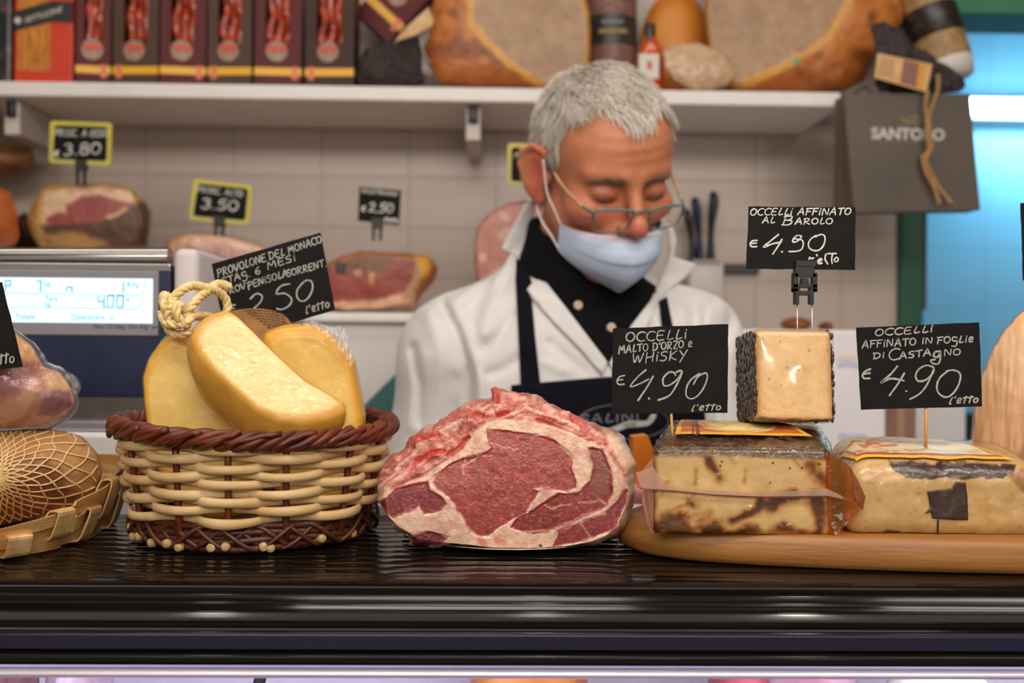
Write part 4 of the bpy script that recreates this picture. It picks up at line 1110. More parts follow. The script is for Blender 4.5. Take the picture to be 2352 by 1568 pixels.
def block_col(B, s):
    p = B * 1.0; n1 = fbm(p, 28, 31, 4); n2 = fbm(p, 75, 32, 4); n3 = fbm(p, 14, 33, 3)
    c = np.broadcast_to(np.array((216, 190, 146.0)), B.shape) * (1 + .05 * n2)[:, None]
    z = s[:, 2]; x = s[:, 0]
    px = proj(B); q = (px - np.array((1400, 840.0))) * 2.098 + np.stack([n1, n2], -1) * 26 + np.stack([n2, n1], -1) * 10
    st = np.zeros(len(B))
    for l, r, k in STAINS:
        st = np.maximum(st, k * np.exp(-np.abs(dist_line(q, l) / (r * 1.25)) ** 1.5))
    st = np.clip(st * (1 + 1.1 * n2 + .9 * n1 + .5 * fbm(p, 160, 44, 2)), 0, 1) * (s[:, 1] < .2) + .5 * (s[:, 1] >= .2)
    c = mixc(c, (158, 98, 40), sstep(st, .06, .70) * .8)
    c = mixc(c, (72, 38, 16), sstep(st, .48, 1.05) * .9)
    for sx, sy in ((260, 425), (540, 468), (532, 486), (875, 490), (930, 492), (790, 465), (860, 440), (778, 560), (690, 440), (1010, 470)):
        c = mixc(c, (52, 26, 12), (1 - sstep(np.hypot(q[:, 0] - sx, q[:, 1] - sy), 3, 8)) * .7)
    top = sstep(z + .05 * n1, .76, .86); c = mixc(c, np.array((58, 38, 26.0)), top * (.92 + 0 * x))
    c = mixc(c, (150, 104, 60), top * sstep(n2, .15, .5) * .5)
    sd = sstep(np.abs(x), .93, 1.0) * (1 - top); c = mixc(c, (150, 86, 30), sd * .6)
    return c
blk = root('cheese_block', P(1690, 1235, 0.78) * 0 + np.array([P(1700, 1200, 0.78)[0], 0.785, TOPZ]), 'brown stained pale cheese block in amber film, on the wooden board', 'cheese')
fr = [(1497, 1028), (1912, 1032), (1914, 1236), (1494, 1232)]
B, F, s, col, nrm = rbox_piece(fr, 0.722, 0.120, block_col, nu=220, nv=110, e=0.0075, dome=0.0095, seed=3, shear=.032, zmin=TOPZ + .0003, yaw=0)
block_m = M('moist_cheese', (255, 255, 255), (244, 238, 228), scale=90, rough=0.34, attr=True, sss=0.15, sssr=0.004, bump=0.2, bscale=200, coat=.3, coatr=.12)
mesh('cheese_body', B, F, block_m, blk, True, col)
BLKTOP = B[:, 2].max()
amber = FILM('amber_film', tint=(253, 246, 232), base=0.03, rough=0.07, bscale=70, bump=0.8, fres=0.9, stretch=(1, 1, 1))
zt = (s[:, 2] > .5)
W = B + nrm * (0.0014 + 0.0030 * np.abs(fbm(B, 85, 50, 3)) * (0.35 + .9 * sstep(s[:, 2], .55, .95)))[:, None]; W[:, 2] = np.maximum(W[:, 2], TOPZ + .0004)
mesh('film', W, F, amber, blk)
# folded film fins at both ends, and the sealed seam round the front
fin_m = FILM('amber_fold', tint=(246, 206, 134), base=0.04, rough=0.12, bscale=60, bump=0.9, haze=0.10, hazecol=(206, 140, 60))
seam_m = FILM('seam_film', tint=(244, 226, 206), base=0.05, rough=0.16, bscale=40, bump=0.5, haze=0.26, hazecol=(232, 206, 186))
def fin(pts, Ys, name, mat, th=.0008):
    a = np.array(pts, float); n = len(a); A = P(a[:, 0], a[:, 1], np.array(Ys)); c = A.mean(0)
    ring = np.concatenate([A, A + np.array([0, th, 0])])
    V = np.concatenate([ring, [c, c + np.array([0, th, 0])]])
    V = ring; F = [list(range(n)), list(range(n, 2 * n))[::-1]] + [[i, i + n, (i + 1) % n + n, (i + 1) % n] for i in range(n)]
    recalc(mesh(name, V, F, mat, blk, False))
fin([(1899, 1040), (1920, 1050), (1952, 1070), (1966, 1110), (1986, 1148), (1984, 1162), (1918, 1232), (1905, 1238), (1902, 1180), (1898, 1110)], [.722, .720, .717, .7155, .715, .715, .717, .720, .722, .722], 'film_fold', fin_m)
fin([(1952, 1070), (1958, 1100), (1962, 1140), (1982, 1172), (1988, 1140), (1968, 1098)], [.7145, .7145, .7145, .7145, .7145, .7145], 'film_fold', M('amber_fold_dark', (150, 88, 32), (110, 60, 20), scale=60, rough=0.3))
fin([(1500, 1050), (1480, 1075), (1462, 1100), (1460, 1118), (1478, 1126), (1474, 1150), (1492, 1220), (1500, 1228), (1502, 1130)], [.724, .727, .732, .732, .73, .73, .727, .724, .722], 'film_fold', FILM('pink_fold', tint=(246, 214, 178), base=0.05, rough=0.14, bscale=60, bump=0.8, haze=0.30, hazecol=(226, 186, 164)))
fin([(1460, 1086), (1500, 1072), (1530, 1110), (1560, 1122), (1760, 1132), (1900, 1122), (1950, 1146), (1985, 1140), (1960, 1152), (1900, 1138), (1760, 1140), (1640, 1136), (1540, 1126), (1474, 1122)],
    [.7185] * 14, 'film_seam', seam_m)
dk = strokes([[(1472, 1121), (1540, 1127), (1640, 1136), (1760, 1142), (1900, 1140), (1944, 1150)]], .7190, 4)
dk.build('seam_edge', M('seam_brown', (106, 56, 22), rough=.35), blk)
# printed label lying on top of the block
def top_label(parent, quad, topfn, colfn, name, mat, nu=70, nv=30, lift=.0034):
    a = np.linspace(0, 1, nu)[:, None]; b = np.linspace(0, 1, nv)[None]
    q = np.array(quad, float)
    X = q[0] * ((1 - a) * (1 - b))[..., None] + q[1] * (a * (1 - b))[..., None] + q[2] * (a * b)[..., None] + q[3] * ((1 - a) * b)[..., None]
    X = X.reshape(-1, 2); z = topfn(X) + lift
    V = np.c_[X, z]; uv = np.stack(np.broadcast_arrays(a, b), -1).reshape(-1, 2)
    i = np.arange(nu - 1)[:, None]; j = np.arange(nv - 1)[None]
    F = np.stack(np.broadcast_arrays(i * nv + j, (i + 1) * nv + j, (i + 1) * nv + j + 1, i * nv + j + 1), -1).reshape(-1, 4)
    n = len(V); V2 = V - np.array([0, 0, .0003])
    c = colfn(uv, X)
    return mesh(name, np.concatenate([V, V2]), [F, F[:, ::-1] + n], mat, parent, True, np.concatenate([c, c]))
def surf_top(Vv):
    bv = BVHTree.FromPolygons(Vv[0].tolist(), [f for g in Vv[1] for f in (g.tolist() if isinstance(g, np.ndarray) else [g])])
    def f(X):
        out = np.zeros(len(X))
        for k, (x, y) in enumerate(X):
            h = bv.ray_cast(Vector((x, y, 2.0)), Vector((0, 0, -1))); out[k] = h[0].z if h[0] is not None else np.nan
        return np.where(np.isnan(out), np.nanmin(out), out)
    return f
def lab_col(uv, X):
    u, v = uv[:, 0], uv[:, 1]; n = fbm(np.c_[uv * 6, uv[:, :1] * 0], 2.0, 60, 4)
    c = np.broadcast_to(np.array((186, 92, 46.0)), (len(uv), 3)).copy()
    c = mixc(c, (206, 128, 62), sstep(n, -.1, .3) * .7)
    e = ((u - .52) / .36) ** 2 + ((v - .5) / .42) ** 2
    c = mixc(c, (238, 212, 140), 1 - sstep(e, .85, 1.0)); c = mixc(c, (196, 130, 60), (1 - sstep(np.abs(e - .72), .04, .10)) * .6)
    c = mixc(c, (206, 150, 70), sstep(n, .05, .4) * (e < .8) * .7)
    b = np.minimum(np.minimum(u, 1 - u) * 2.2, np.minimum(v, 1 - v)); c = mixc(c, (232, 174, 58), 1 - sstep(b, .07, .10))
    c = mixc(c, (120, 50, 36), (np.abs(u - .13) < .012) | ((np.abs(u - .17) < .012)))
    return c
label_m = M('printed_label', (255, 255, 255), rough=0.4, attr=True)
x0 = P(1552, 1000, .745)[0]; x1 = P(1868, 1000, .745)[0]
lab = top_label(blk, [(x0, .748), (x1, .746), (x1 - .012, .836), (x0 + .022, .836)], surf_top((B, F)), lab_col, 'label', label_m)

# ------------------------------------------------------------------ little wrapped cube on top of the block
def cube_col(B, s):
    n = fbm(B, 60, 71, 4); n2 = fbm(B, 160, 72, 3)
    c = np.broadcast_to(np.array((226, 184, 120.0)), B.shape) * (1 + .05 * n2)[:, None]
    c = mixc(c, (206, 150, 82), sstep(np.abs(s[:, 0]) + .06 * n, .70, .98) * .7); c = mixc(c, (214, 160, 92), sstep(s[:, 2], .80, 1.0) * .7)
    c = mixc(c, (40, 28, 20), sstep(np.abs(s[:, 0]) + .05 * n2, .965, .99))
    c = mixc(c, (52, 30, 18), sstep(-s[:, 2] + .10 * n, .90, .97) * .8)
    c = mixc(c, (150, 100, 50), sstep(fbm(B, 220, 75, 2), .5, .6) * .6)
    return c
zc = BLKTOP + 0.0034
cube_fr = [(1737, 756), (1914, 758), (1914, 968), (1736, 966)]
CY = 0.765
cz0 = P(1825, 967, CY)[2]
cub = root('cheese_cube', (P(1825, 900, CY)[0], CY + .03, zc), 'small pale cheese cube with black wax sides perched on the amber block', 'cheese')
B2, F2, s2, col2, n2 = rbox_piece(cube_fr, CY, 0.058, cube_col, nu=80, nv=90, nd=30, e=0.0045, amp=.0003, seed=8)
_c2 = B2.mean(0); B2 = (B2 - _c2) @ Rx(-5).T + _c2; n2 = n2 @ Rx(-5).T
B2[:, 2] += (zc - .0012) - B2[:, 2].min()
mesh('cheese_body', B2, F2, block_m, cub, True, col2)
W2 = B2 + n2 * (0.0010 + 0.0030 * np.abs(fbm(B2, 130, 80, 3)) * sstep(np.abs(s2[:, 0]), .9, 1.0) + .00025 * fbm(B2, 40, 81, 2))[:, None]
W2[:, 1] -= .0022 * (1 - s2[:, 0] ** 2) * (1 - s2[:, 2] ** 2) * (s2[:, 1] < -.98)
W2[:, 2] = np.maximum(W2[:, 2], zc - .0010)
mesh('film', W2, F2, FILM('clear_wrap', base=0.05, rough=0.11, bscale=30, bump=0.07, haze=0.02), cub)
for sx in (-1, 1):
    wax = MB()
    sel = B2[(s2[:, 0] * sx > .985) & (np.abs(s2[:, 2]) < .97) & (np.abs(s2[:, 1]) < .97)]
    for q in sel[RNG.choice(len(sel), min(170, len(sel)), replace=False)]: wax.add(*ellipsoid(q + np.array([sx * .0008, 0, 0]), (.0011 + .001 * random.random(), .0030, .0028 + .0022 * random.random()), 8, 6))
    wax.build('wax_coat', M('black_wax', (34, 26, 22), (60, 46, 36), scale=200, rough=0.12, coat=.6), cub)
CUBE_TOP = B2[:, 2].max()

# ------------------------------------------------------------------ cheese with chestnut leaves
def c_col(B, s):
    px = proj(B); n = fbm(B, 50, 91, 4); n2 = fbm(B, 150, 92, 3)
    c = np.broadcast_to(np.array((200, 164, 108.0)), B.shape) * (1 + .06 * n2 + .04 * n)[:, None]
    c = mixc(c, (192, 148, 84), sstep(n, .1, .5) * .6)
    c = mixc(c, (176, 140, 84), sstep(fbm(B, 240, 93, 2), .35, .5) * .5)
    edge = sdf_poly(px + np.stack([n, n2], -1) * 10, [(2044, 1060), (2330, 1066), (2326, 1092), (2290, 1096), (2240, 1100), (2140, 1097), (2100, 1098), (2060, 1084)])
    fr = (s[:, 1] < 0)
    c = mixc(c, (62, 36, 24), (1 - sstep(edge, -2, 3)) * fr)
    c = mixc(c, (58, 40, 28), (1 - sstep(sdf_poly(px + n2[:, None] * 3, [(2020, 1232), (2036, 1216), (2064, 1218), (2070, 1240), (2030, 1242)]), -2, 4)) * fr * .8)
    c = mixc(c, (146, 92, 46), (1 - sstep(sdf_poly(px + n2[:, None] * 6, [(2318, 1092), (2400, 1060), (2400, 1150), (2350, 1130)]), -6, 8)) * fr * .8)
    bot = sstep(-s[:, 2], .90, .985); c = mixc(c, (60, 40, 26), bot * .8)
    return c
leafc = root('leaf_cheese', (P(2180, 1200, .78)[0], .79, TOPZ), 'wide pale cheese with a square dark chestnut leaf patch on its front', 'cheese')
fr = [(1950, 1058), (2404, 1070), (2410, 1246), (1938, 1236)]
B3, F3, s3, col3, n3 = rbox_piece(fr, 0.723, 0.130, c_col, nu=200, nv=90, nd=40, e=0.016, dome=0.006, amp=.0018, seed=11, shear=.030, zmin=TOPZ + .0003)
mesh('cheese_body', B3, F3, block_m, leafc, True, col3)
W3 = B3 + n3 * (0.0010 + 0.0014 * np.abs(fbm(B3, 75, 99, 3)))[:, None]; W3[:, 2] = np.maximum(W3[:, 2], TOPZ + .0004)
mesh('film', W3, F3, FILM('leaf_film', base=0.02, rough=0.10, bscale=80, bump=0.75, stretch=(1, 1, .5)), leafc)
bv = BVHTree.FromPolygons(B3.tolist(), [f for g in F3 for f in g.tolist()])
leaf_m = M('dry_chestnut_leaf', (44, 30, 22), (66, 44, 30), scale=120, rough=0.45, bump=0.4, bscale=160)
V, F = drape([(2130, 1128), (2186, 1121), (2196, 1106), (2218, 1108), (2222, 1140), (2224, 1194), (2190, 1194), (2142, 1190), (2139, 1176), (2125, 1178), (2137, 1166), (2134, 1146)], bv, .0012, 5, .0008)
mesh('leaf', V, F, leaf_m, leafc)
V, F = drape([(2153, 1192), (2157, 1192), (2156, 1236), (2152, 1236)], bv, .001, 5, .0006); mesh('leaf_stem', V, F, leaf_m, leafc)
def lab2(uv, X):
    u, v = uv[:, 0], uv[:, 1]; n = fbm(np.c_[uv * 7, uv[:, :1] * 0], 2.0, 65, 4)
    c = np.broadcast_to(np.array((226, 204, 160.0)), (len(uv), 3)).copy()
    c = mixc(c, (206, 88, 62), sstep(n, .02, .2) * (u < .42) * .85); c = mixc(c, (186, 160, 108), sstep(n, .2, .5) * .6)
    c = mixc(c, (196, 176, 200), (u > .42) * (u < .8) * (v > .45) * (np.sin(u * 160) > .2) * .5)
    e = ((u - .4) / .26) ** 2 + ((v - .42) / .3) ** 2; c = mixc(c, (110, 84, 50), (1 - sstep(np.abs(e - .6), .03, .08)) * .5)
    b = np.minimum(np.minimum(u, 1 - u) * 3, np.minimum(v, 1 - v)); c = mixc(c, (150, 44, 40), (1 - sstep(b, .10, .12)) * .9); c = mixc(c, (236, 178, 52), 1 - sstep(b, .05, .06))
    return c
x0 = P(1965, 1060, .735)[0]; x1 = P(2325, 1060, .735)[0]
top_label(leafc, [(x0, .7335), (x1, .7335), (x1 - .01, .842), (x0 + .012, .842)], surf_top((B3, F3)), lab2, 'label', label_m, lift=.0022)
top3 = surf_top((B3, F3))
# clear film shines over the label
# ------------------------------------------------------------------ tall pale cheese at the right edge
big_out = [(2228, 1150), (2229, 1040), (2240, 930), (2256, 860), (2282, 800), (2308, 758), (2340, 722), (2380, 700), (2440, 694), (2500, 720), (2560, 800), (2590, 950), (2596, 1150)]
def tall_col(V, px):
    n = fbm(np.c_[px[:, 0] * .05 + (px[:, 1] - 1000) * .004, px[:, 1] * .004, px[:, 0] * 0], 2.2, 101, 4)
    c = np.broadcast_to(np.array((214, 170, 124.0)), V.shape) * (1 + .05 * n)[:, None]
    c = mixc(c, (190, 138, 90), sstep(n, .05, .45) * .7); c = mixc(c, (232, 170, 80), 1 - sstep(sdf_poly(px, [(2335, 735), (2420, 690), (2420, 760), (2352, 770)]), -8, 10))
    return c
V, F, px, reg = piece((2412, 960), big_out, big_out, .842, .875, .905, nth=220, nf=50, ns=20, nb=16, bulge=.032, back=.5, zmin=TOPZ + .0003, disp=lambda V, px, reg: .0010 * fbm(np.c_[px[:, 0] * .05, px[:, 1] * .004, px[:, 0] * 0], 2.2, 101, 3))
tall = root('hanging_cheese', (V[:, 0].mean(), .87, TOPZ), 'tall pale tan cheese with fibrous sides behind the leaf cheese', 'cheese')
mesh('cheese_body', V, F, M('pale_tan_cheese', (255, 255, 255), (242, 236, 228), scale=60, rough=.5, attr=True, sss=.15), tall, True, tall_col(V, px))
nr = vnormals(V, F[0]); nr *= np.where(((V - V.mean(0)) * nr).sum(1) > 0, 1, -1)[:, None]
film_over(V, F[0], nr, tall, FILM('loose_film', base=.012, rough=.2, bscale=50, bump=.7, stretch=(2, 2, .3), haze=.03), seed=9)

# ------------------------------------------------------------------ price cards
card_m = MATS['card_black']
chalk = M('chalk_marker', (182, 180, 172), (138, 136, 130), scale=500, rough=0.8, lo=.3, hi=.75)
chalk_b = M('chalk_marker_bright', (226, 224, 214), (196, 192, 182), scale=500, rough=0.8)
wood_pick = M('toothpick_wood', (206, 150, 78), (184, 128, 62), scale=80, rough=.6)
def z7(l): return [(1700 + x / 4.9, 460 + y / 4.9) for x, y in l]
def z5(l): return [(1900 + x / 4.126, 680 + y / 4.126) for x, y in l]
def z2(l): return [(300 + x / 2.903, 520 + y / 2.903) for x, y in l]
def card(label, corners, Y, lines, w, mat=chalk, bow=0.0):
    a = np.array(corners, float)
    # slightly uneven cut edges
    pts = []
    for i in range(4):
        p, q = a[i], a[(i + 1) % 4]; n = 10; nrm = np.array([(q - p)[1], -(q - p)[0]]); nrm = nrm / np.linalg.norm(nrm)
        for k in range(n): pts.append(p + (q - p) * k / n + nrm * (0 if k == 0 else random.uniform(-.7, .7)))
    c = P(*a.mean(0), Y)
    rt = root('price_card', c, label, 'price card', 'black price cards with chalk lettering')
    plate(pts, Y, .0007, card_m, 'card', rt)
    strokes(lines, Y - .0003, w).build('lettering', mat, rt, False)
    return rt
def pick(rt, a, b, Y0, Y1, r=.0011):
    V, F = tube([P(a[0], a[1], Y0), P(b[0], b[1], Y1)], r, 8); mesh('wooden_pick', V, F, wood_pick, rt)

# malt and whisky
L = write('OCCELLi', (1437, 785), (1578, 777), 25) + write("MALTO D'ORZO e", (1421, 811), (1590, 797), 20, .1) + write('WHiSKY', (1452, 833), (1577, 824), 25, .16)
L += [z4(l) for l in ([(242, 376), (190, 420), (138, 486), (200, 468), (262, 436)], [(290, 418), (250, 490), (190, 578)], [(262, 564), (265, 568)], [(440, 412), (428, 392), (396, 392), (358, 430), (362, 478), (400, 476), (450, 440), (482, 392), (470, 380), (446, 390)], [(482, 396), (450, 470), (400, 545), (325, 576)],
                      [(560, 470), (590, 420), (640, 396), (652, 424), (630, 490), (590, 545), (545, 568), (512, 546), (515, 490), (545, 438), (600, 400)], [(100, 412), (66, 422), (50, 450), (62, 472), (96, 470)], [(50, 444), (88, 440)])]
L += write("l'etto", (1587, 944), (1655, 941), 17, .3)
c1 = card('black price card on a toothpick, MALTO D\'ORZO e WHISKY, by the man\'s apron', [(1408, 754), (1673, 744), (1671, 948), (1405, 951)], .765, L, 4.0)
pick(c1, (1541, 940), (1545, 1008), .7680, .757)
# barolo, held in a black clip
L = write('OCCELLi AFFiNATO', (1722, 494), (1953, 493), 18, .25) + write('AL', (1751, 512), (1780, 512), 16) + write('B', (1795, 517), (1820, 516), 24, .3) + write('AROLO', (1826, 515), (1912, 514), 16, .12)
L += [z7(l) for l in ([(432, 384), (350, 450), (262, 526), (360, 490), (460, 470)], [(470, 440), (430, 510), (366, 606)], [(466, 580), (474, 578)], [(690, 400), (640, 395), (595, 440), (600, 470), (650, 455), (690, 410)], [(600, 430), (660, 440), (700, 450), (710, 500), (690, 550), (640, 572), (550, 576)],
                      [(850, 410), (900, 385), (945, 395), (955, 450), (930, 520), (880, 562), (820, 562), (775, 530), (770, 480), (800, 430), (855, 395)], [(190, 450), (140, 455), (112, 488), (130, 520), (185, 520)], [(112, 486), (182, 480)],
                      [(775, 660), (785, 640)], [(800, 655), (825, 650)], [(860, 610), (866, 625)], [(880, 690), (920, 670), (905, 655), (876, 680), (885, 710), (920, 705)], [(965, 605), (955, 660), (985, 715)], [(1040, 600), (1030, 660), (1035, 712)], [(985, 600), (1080, 598)], [(1085, 640), (1060, 665), (1070, 690), (1100, 680), (1100, 650), (1080, 640)])]
c2 = card('black price card in a black clip, AL BAROLO, above the small cheese cube', [(1720, 474), (1965, 476), (1964, 620), (1714, 617)], .790, L, 3.6, chalk_b)
clip_m = M('clip_black_plastic', (30, 27, 26), rough=.45)
mb = MB()
def pb(x0, y0, x1, y1, Y0, Y1, bev=.0004): # box from pixel extents
    a, b = P(x0, y1, Y0), P(x1, y0, Y0); return box((a[0], Y0, a[2]), (b[0], Y1, b[2]), bev, 1)
for q in ((1828, 598, 1876, 612), (1826, 612, 1872, 630), (1822, 626, 1834, 670), (1866, 626, 1878, 670), (1822, 652, 1878, 661), (1822, 661, 1838, 670), (1860, 661, 1878, 670), (1826, 668, 1870, 678), (1826, 676, 1836, 699), (1860, 676, 1870, 699), (1841, 638, 1858, 654), (1824, 628, 1876, 636)):
    mb.add(*pb(*q, .7865, .7925))
mb.build('clip', clip_m, c2, False)
for px in (1831, 1865):
    V, F = tube([P(px, 697, .7895), P(px + .5, 757, .7895), np.array([P(px + .5, 757, .7895)[0], .7895, CUBE_TOP - .006])], .0006, 8)
    mesh('prong', V, F, M('bright_wire', (220, 206, 180), rough=.3, metal=.8), c2)
# chestnut leaves
L = write('OCCELLi', tuple(z5([(450, 378)])[0]), tuple(z5([(1000, 338)])[0]), 18, .2) + write('AFFiNATO', tuple(z5([(330, 492)])[0]), tuple(z5([(840, 462)])[0]), 19, .1) + write('iN', tuple(z5([(895, 452)])[0]), tuple(z5([(1000, 446)])[0]), 16) \
  + write('FOgLie', tuple(z5([(1040, 450)])[0]), tuple(z5([(1385, 436)])[0]), 18) + write('Di', tuple(z5([(436, 594)])[0]), tuple(z5([(545, 582)])[0]), 15) + write('C', tuple(z5([(580, 612)])[0]), tuple(z5([(680, 600)])[0]), 30, .2) \
  + write('ASTA', tuple(z5([(685, 596)])[0]), tuple(z5([(985, 558)])[0]), 17) + [z5([(1070, 520), (1020, 530), (1010, 570), (1050, 575), (1072, 530), (1070, 600), (1050, 640), (1000, 636), (980, 608), (1020, 600)])] + write('NO', tuple(z5([(1105, 566)])[0]), tuple(z5([(1262, 556)])[0]), 17)
L += [z5(l) for l in ([(665, 662), (600, 740), (505, 822), (600, 780), (725, 800)], [(730, 730), (670, 830), (590, 940)], [(745, 898), (752, 900)], [(1000, 672), (940, 655), (870, 690), (838, 750), (860, 802), (930, 795), (1000, 730), (1010, 680), (985, 660)], [(1010, 690), (950, 830), (880, 920), (785, 976)],
                      [(1130, 710), (1190, 700), (1250, 722), (1262, 780), (1230, 870), (1170, 940), (1110, 955), (1050, 910), (1040, 840), (1070, 770), (1140, 710)], [(408, 690), (355, 715), (334, 750), (350, 778), (402, 778)], [(335, 738), (404, 728)])]
L += write("l'etto", tuple(z5([(1150, 1022)])[0]), tuple(z5([(1428, 1005)])[0]), 18, .3)
c3 = card('black price card on a toothpick, FOGLIE DI CASTAGNO, in the leaf cheese', [(1967, 752), (2249, 740), (2256, 933), (1978, 941)], .768, L, 4.2)
zl = top3(np.array([(P(2127, 1000, .770)[0], .770)]))[0]
pk = P(2127, 935, .7695)
V, F = tube([pk, (pk[0], .7695, zl - .006)], .0013, 8); mesh('wooden_pick', V, F, wood_pick, c3)
# provolone
L = write('PROVOLONE', tuple(z2([(582, 338)])[0]), tuple(z2([(905, 228)])[0]), 20, .15) + write('DEL', tuple(z2([(925, 220)])[0]), tuple(z2([(1030, 190)])[0]), 19) + write('MONACO', tuple(z2([(1055, 182)])[0]), tuple(z2([(1276, 105)])[0]), 19, .1) \
  + write('STAg.', tuple(z2([(612, 385)])[0]), tuple(z2([(800, 330)])[0]), 17) + write('6', tuple(z2([(832, 322)])[0]), tuple(z2([(872, 308)])[0]), 19) + write('MESi', tuple(z2([(915, 285)])[0]), tuple(z2([(1105, 225)])[0]), 18, .1) \
  + write('PROV:', tuple(z2([(625, 462)])[0]), tuple(z2([(790, 405)])[0]), 17) + write('PENiSOLA', tuple(z2([(785, 415)])[0]), tuple(z2([(1050, 330)])[0]), 18, .15) + write('SORRENT.', tuple(z2([(1045, 335)])[0]), tuple(z2([(1310, 262)])[0]), 18, .1)
L += [z2(l) for l in ([(798, 482), (838, 448), (876, 462), (864, 506), (812, 556), (790, 600), (850, 588), (900, 580)], [(1062, 382), (1000, 398), (972, 448), (1030, 446), (1074, 484), (1056, 528), (1010, 552), (975, 548)], [(1140, 380), (1176, 358), (1208, 370), (1212, 420), (1180, 480), (1140, 498), (1110, 470), (1112, 420), (1150, 374)],
                      [(696, 522), (660, 530), (645, 556), (662, 580)], [(640, 552), (690, 545)])]
L += write("l'etto", tuple(z2([(1170, 584)])[0]), tuple(z2([(1328, 536)])[0]), 20, .15)
c4 = card('tilted black price card behind the basket wedges, PROVOLONE DEL MONACO', [(486, 606), (736, 534), (770, 712), (520, 784)], .908, L, 3.6)
pick(c4, (640, 745), (655, 950), .9085, .9085)
# cut off by the left edge of the picture
L = write("l'etto", (-32, 838), (33, 832), 26, .1)
c5 = card('black price card ending in etto, stuck in the wrapped ham at the far left', [(-90, 640), (4, 648), (52, 842), (-90, 862)], .772, L, 4.2)
pick(c5, (-30, 845), (-30, 905), .7725, .7925)
# cut off by the right edge
c6 = card('black card edge above the tall tan cheese at the far right', [(2344, 466), (2480, 462), (2490, 640), (2350, 644)], .868, write('4.90', (2380, 600), (2470, 598), 60), 5)
pick(c6, (2420, 642), (2420, 730), .869, .872)

# ------------------------------------------------------------------ left: splint tray, netted ham, wrapped pork
tray = root('splint_tray', (-.455, .80, CT), 'shallow tray woven from pale wood splints under the netted ham', 'tray')
path = catmull([(-.337, .775), (-.352, .742), (-.385, .722), (-.45, .716), (-.56, .716), (-.62, .74), (-.645, .80), (-.62, .87), (-.56, .905), (-.46, .91), (-.38, .908), (-.345, .892), (-.333, .862), (-.332, .815)], 10, True) + np.array([.0028, 0])
def th_h(q): return .020 + .036 * np.clip((q[:, 1] - .715) / .16, 0, 1)
Hh = th_h(path); n = len(path)
tang = np.roll(path, -1, 0) - np.roll(path, 1, 0); tang /= np.linalg.norm(tang, axis=1)[:, None]; outn = np.stack([tang[:, 1], -tang[:, 0]], -1)
if ((path - path.mean(0)) * outn).sum() < 0: outn = -outn
sp_a = M('wood_splint', (212, 166, 104), (180, 128, 66), scale=6, rough=.5, stretch=(3, 3, 20), bump=.25, bscale=30, bstretch=(2, 2, 40))
sp_b = M('wood_splint_pale', (222, 184, 130), (200, 154, 98), scale=8, rough=.5, stretch=(20, 20, 2), bump=.2, bscale=30)
def ring_strip(k0, k1, wob, seed, off0):
    m = np.cumsum(np.r_[0, np.linalg.norm(np.diff(path, axis=0), axis=1)])
    w = wob * np.sin(m / .034 * math.pi + seed)
    R = []
    for dz, dr in ((k0, 0), (k1, 0), (k1, .0022), (k0, .0022)):
        R.append(np.c_[path + outn * (off0 + w + dr + .012 * dz)[:, None], CT + .0012 + Hh * dz + .001 * np.sin(m * 60 + seed)])
    V = np.stack(R, 1).reshape(-1, 3); i = np.arange(n)[:, None]; j = np.arange(4)[None]; i2 = (i + 1) % n; j2 = (j + 1) % 4
    return V, [np.stack(np.broadcast_arrays(i * 4 + j, i * 4 + j2, i2 * 4 + j2, i2 * 4 + j), -1).reshape(-1, 4)]
for k0, k1, ph, o_ in ((.0, .38, 0, 0.), (.36, .70, math.pi, .0008), (.66, 1.0, 0, .0016)):
    V, F = ring_strip(k0, k1, .0024, ph, o_); recalc(mesh('rim_strip', V, F, sp_a, tray, False))
acc = np.cumsum(np.r_[0, np.linalg.norm(np.diff(path, axis=0), axis=1)]); stp = acc[-1] / 30
for k in range(30):
    i = int(np.argmin(np.abs(acc - (k + .35) * stp))); p = path[i]; o2 = outn[i]; t2 = tang[i]; h = Hh[i]
    hw = .0085; pr = []
    lo_, hi_ = (.02, .72) if k % 2 else (.30, 1.06)
    for a in np.linspace(0, 2 * math.pi, 16, endpoint=False):
        rr = .0064; zz = (lo_ + hi_) / 2 + (hi_ - lo_) / 2 * np.sign(math.sin(a)) * abs(math.sin(a)) ** .5
        ro = rr * np.sign(math.cos(a)) * abs(math.cos(a)) ** .5
        pr.append((ro + .001 + .014 * zz, zz * h + CT + .0012))
    pr = np.array(pr); tilt = random.uniform(-.12, .12)
    A = np.concatenate([np.c_[p + o2 * r_ + t2 * (s_ * hw + (z_ - CT) * tilt), z_][None] if False else np.array([[*(p + o2 * r_ + t2 * (s_ * hw + (z_ - CT) * tilt)), z_]]) for s_ in (-1, 1) for r_, z_ in pr])
    m_ = 16; F = [[j, (j + 1) % m_, m_ + (j + 1) % m_, m_ + j] for j in range(m_)]
    o_ = mesh('loop', A, F, sp_b, tray, False)
    sm = o_.modifiers.new('thickness', 'SOLIDIFY'); sm.thickness = .0014
pb_ = path - path.mean(0)
V = np.concatenate([np.c_[path.mean(0) + pb_ * .97, np.full(n, z)] for z in (CT + .0008, CT + .0035)])
mesh('tray_floor', V, [list(range(n))[::-1], list(range(n, 2 * n)), *[[i, (i + 1) % n, (i + 1) % n + n, i + n] for i in range(n)]], sp_a, tray, False)

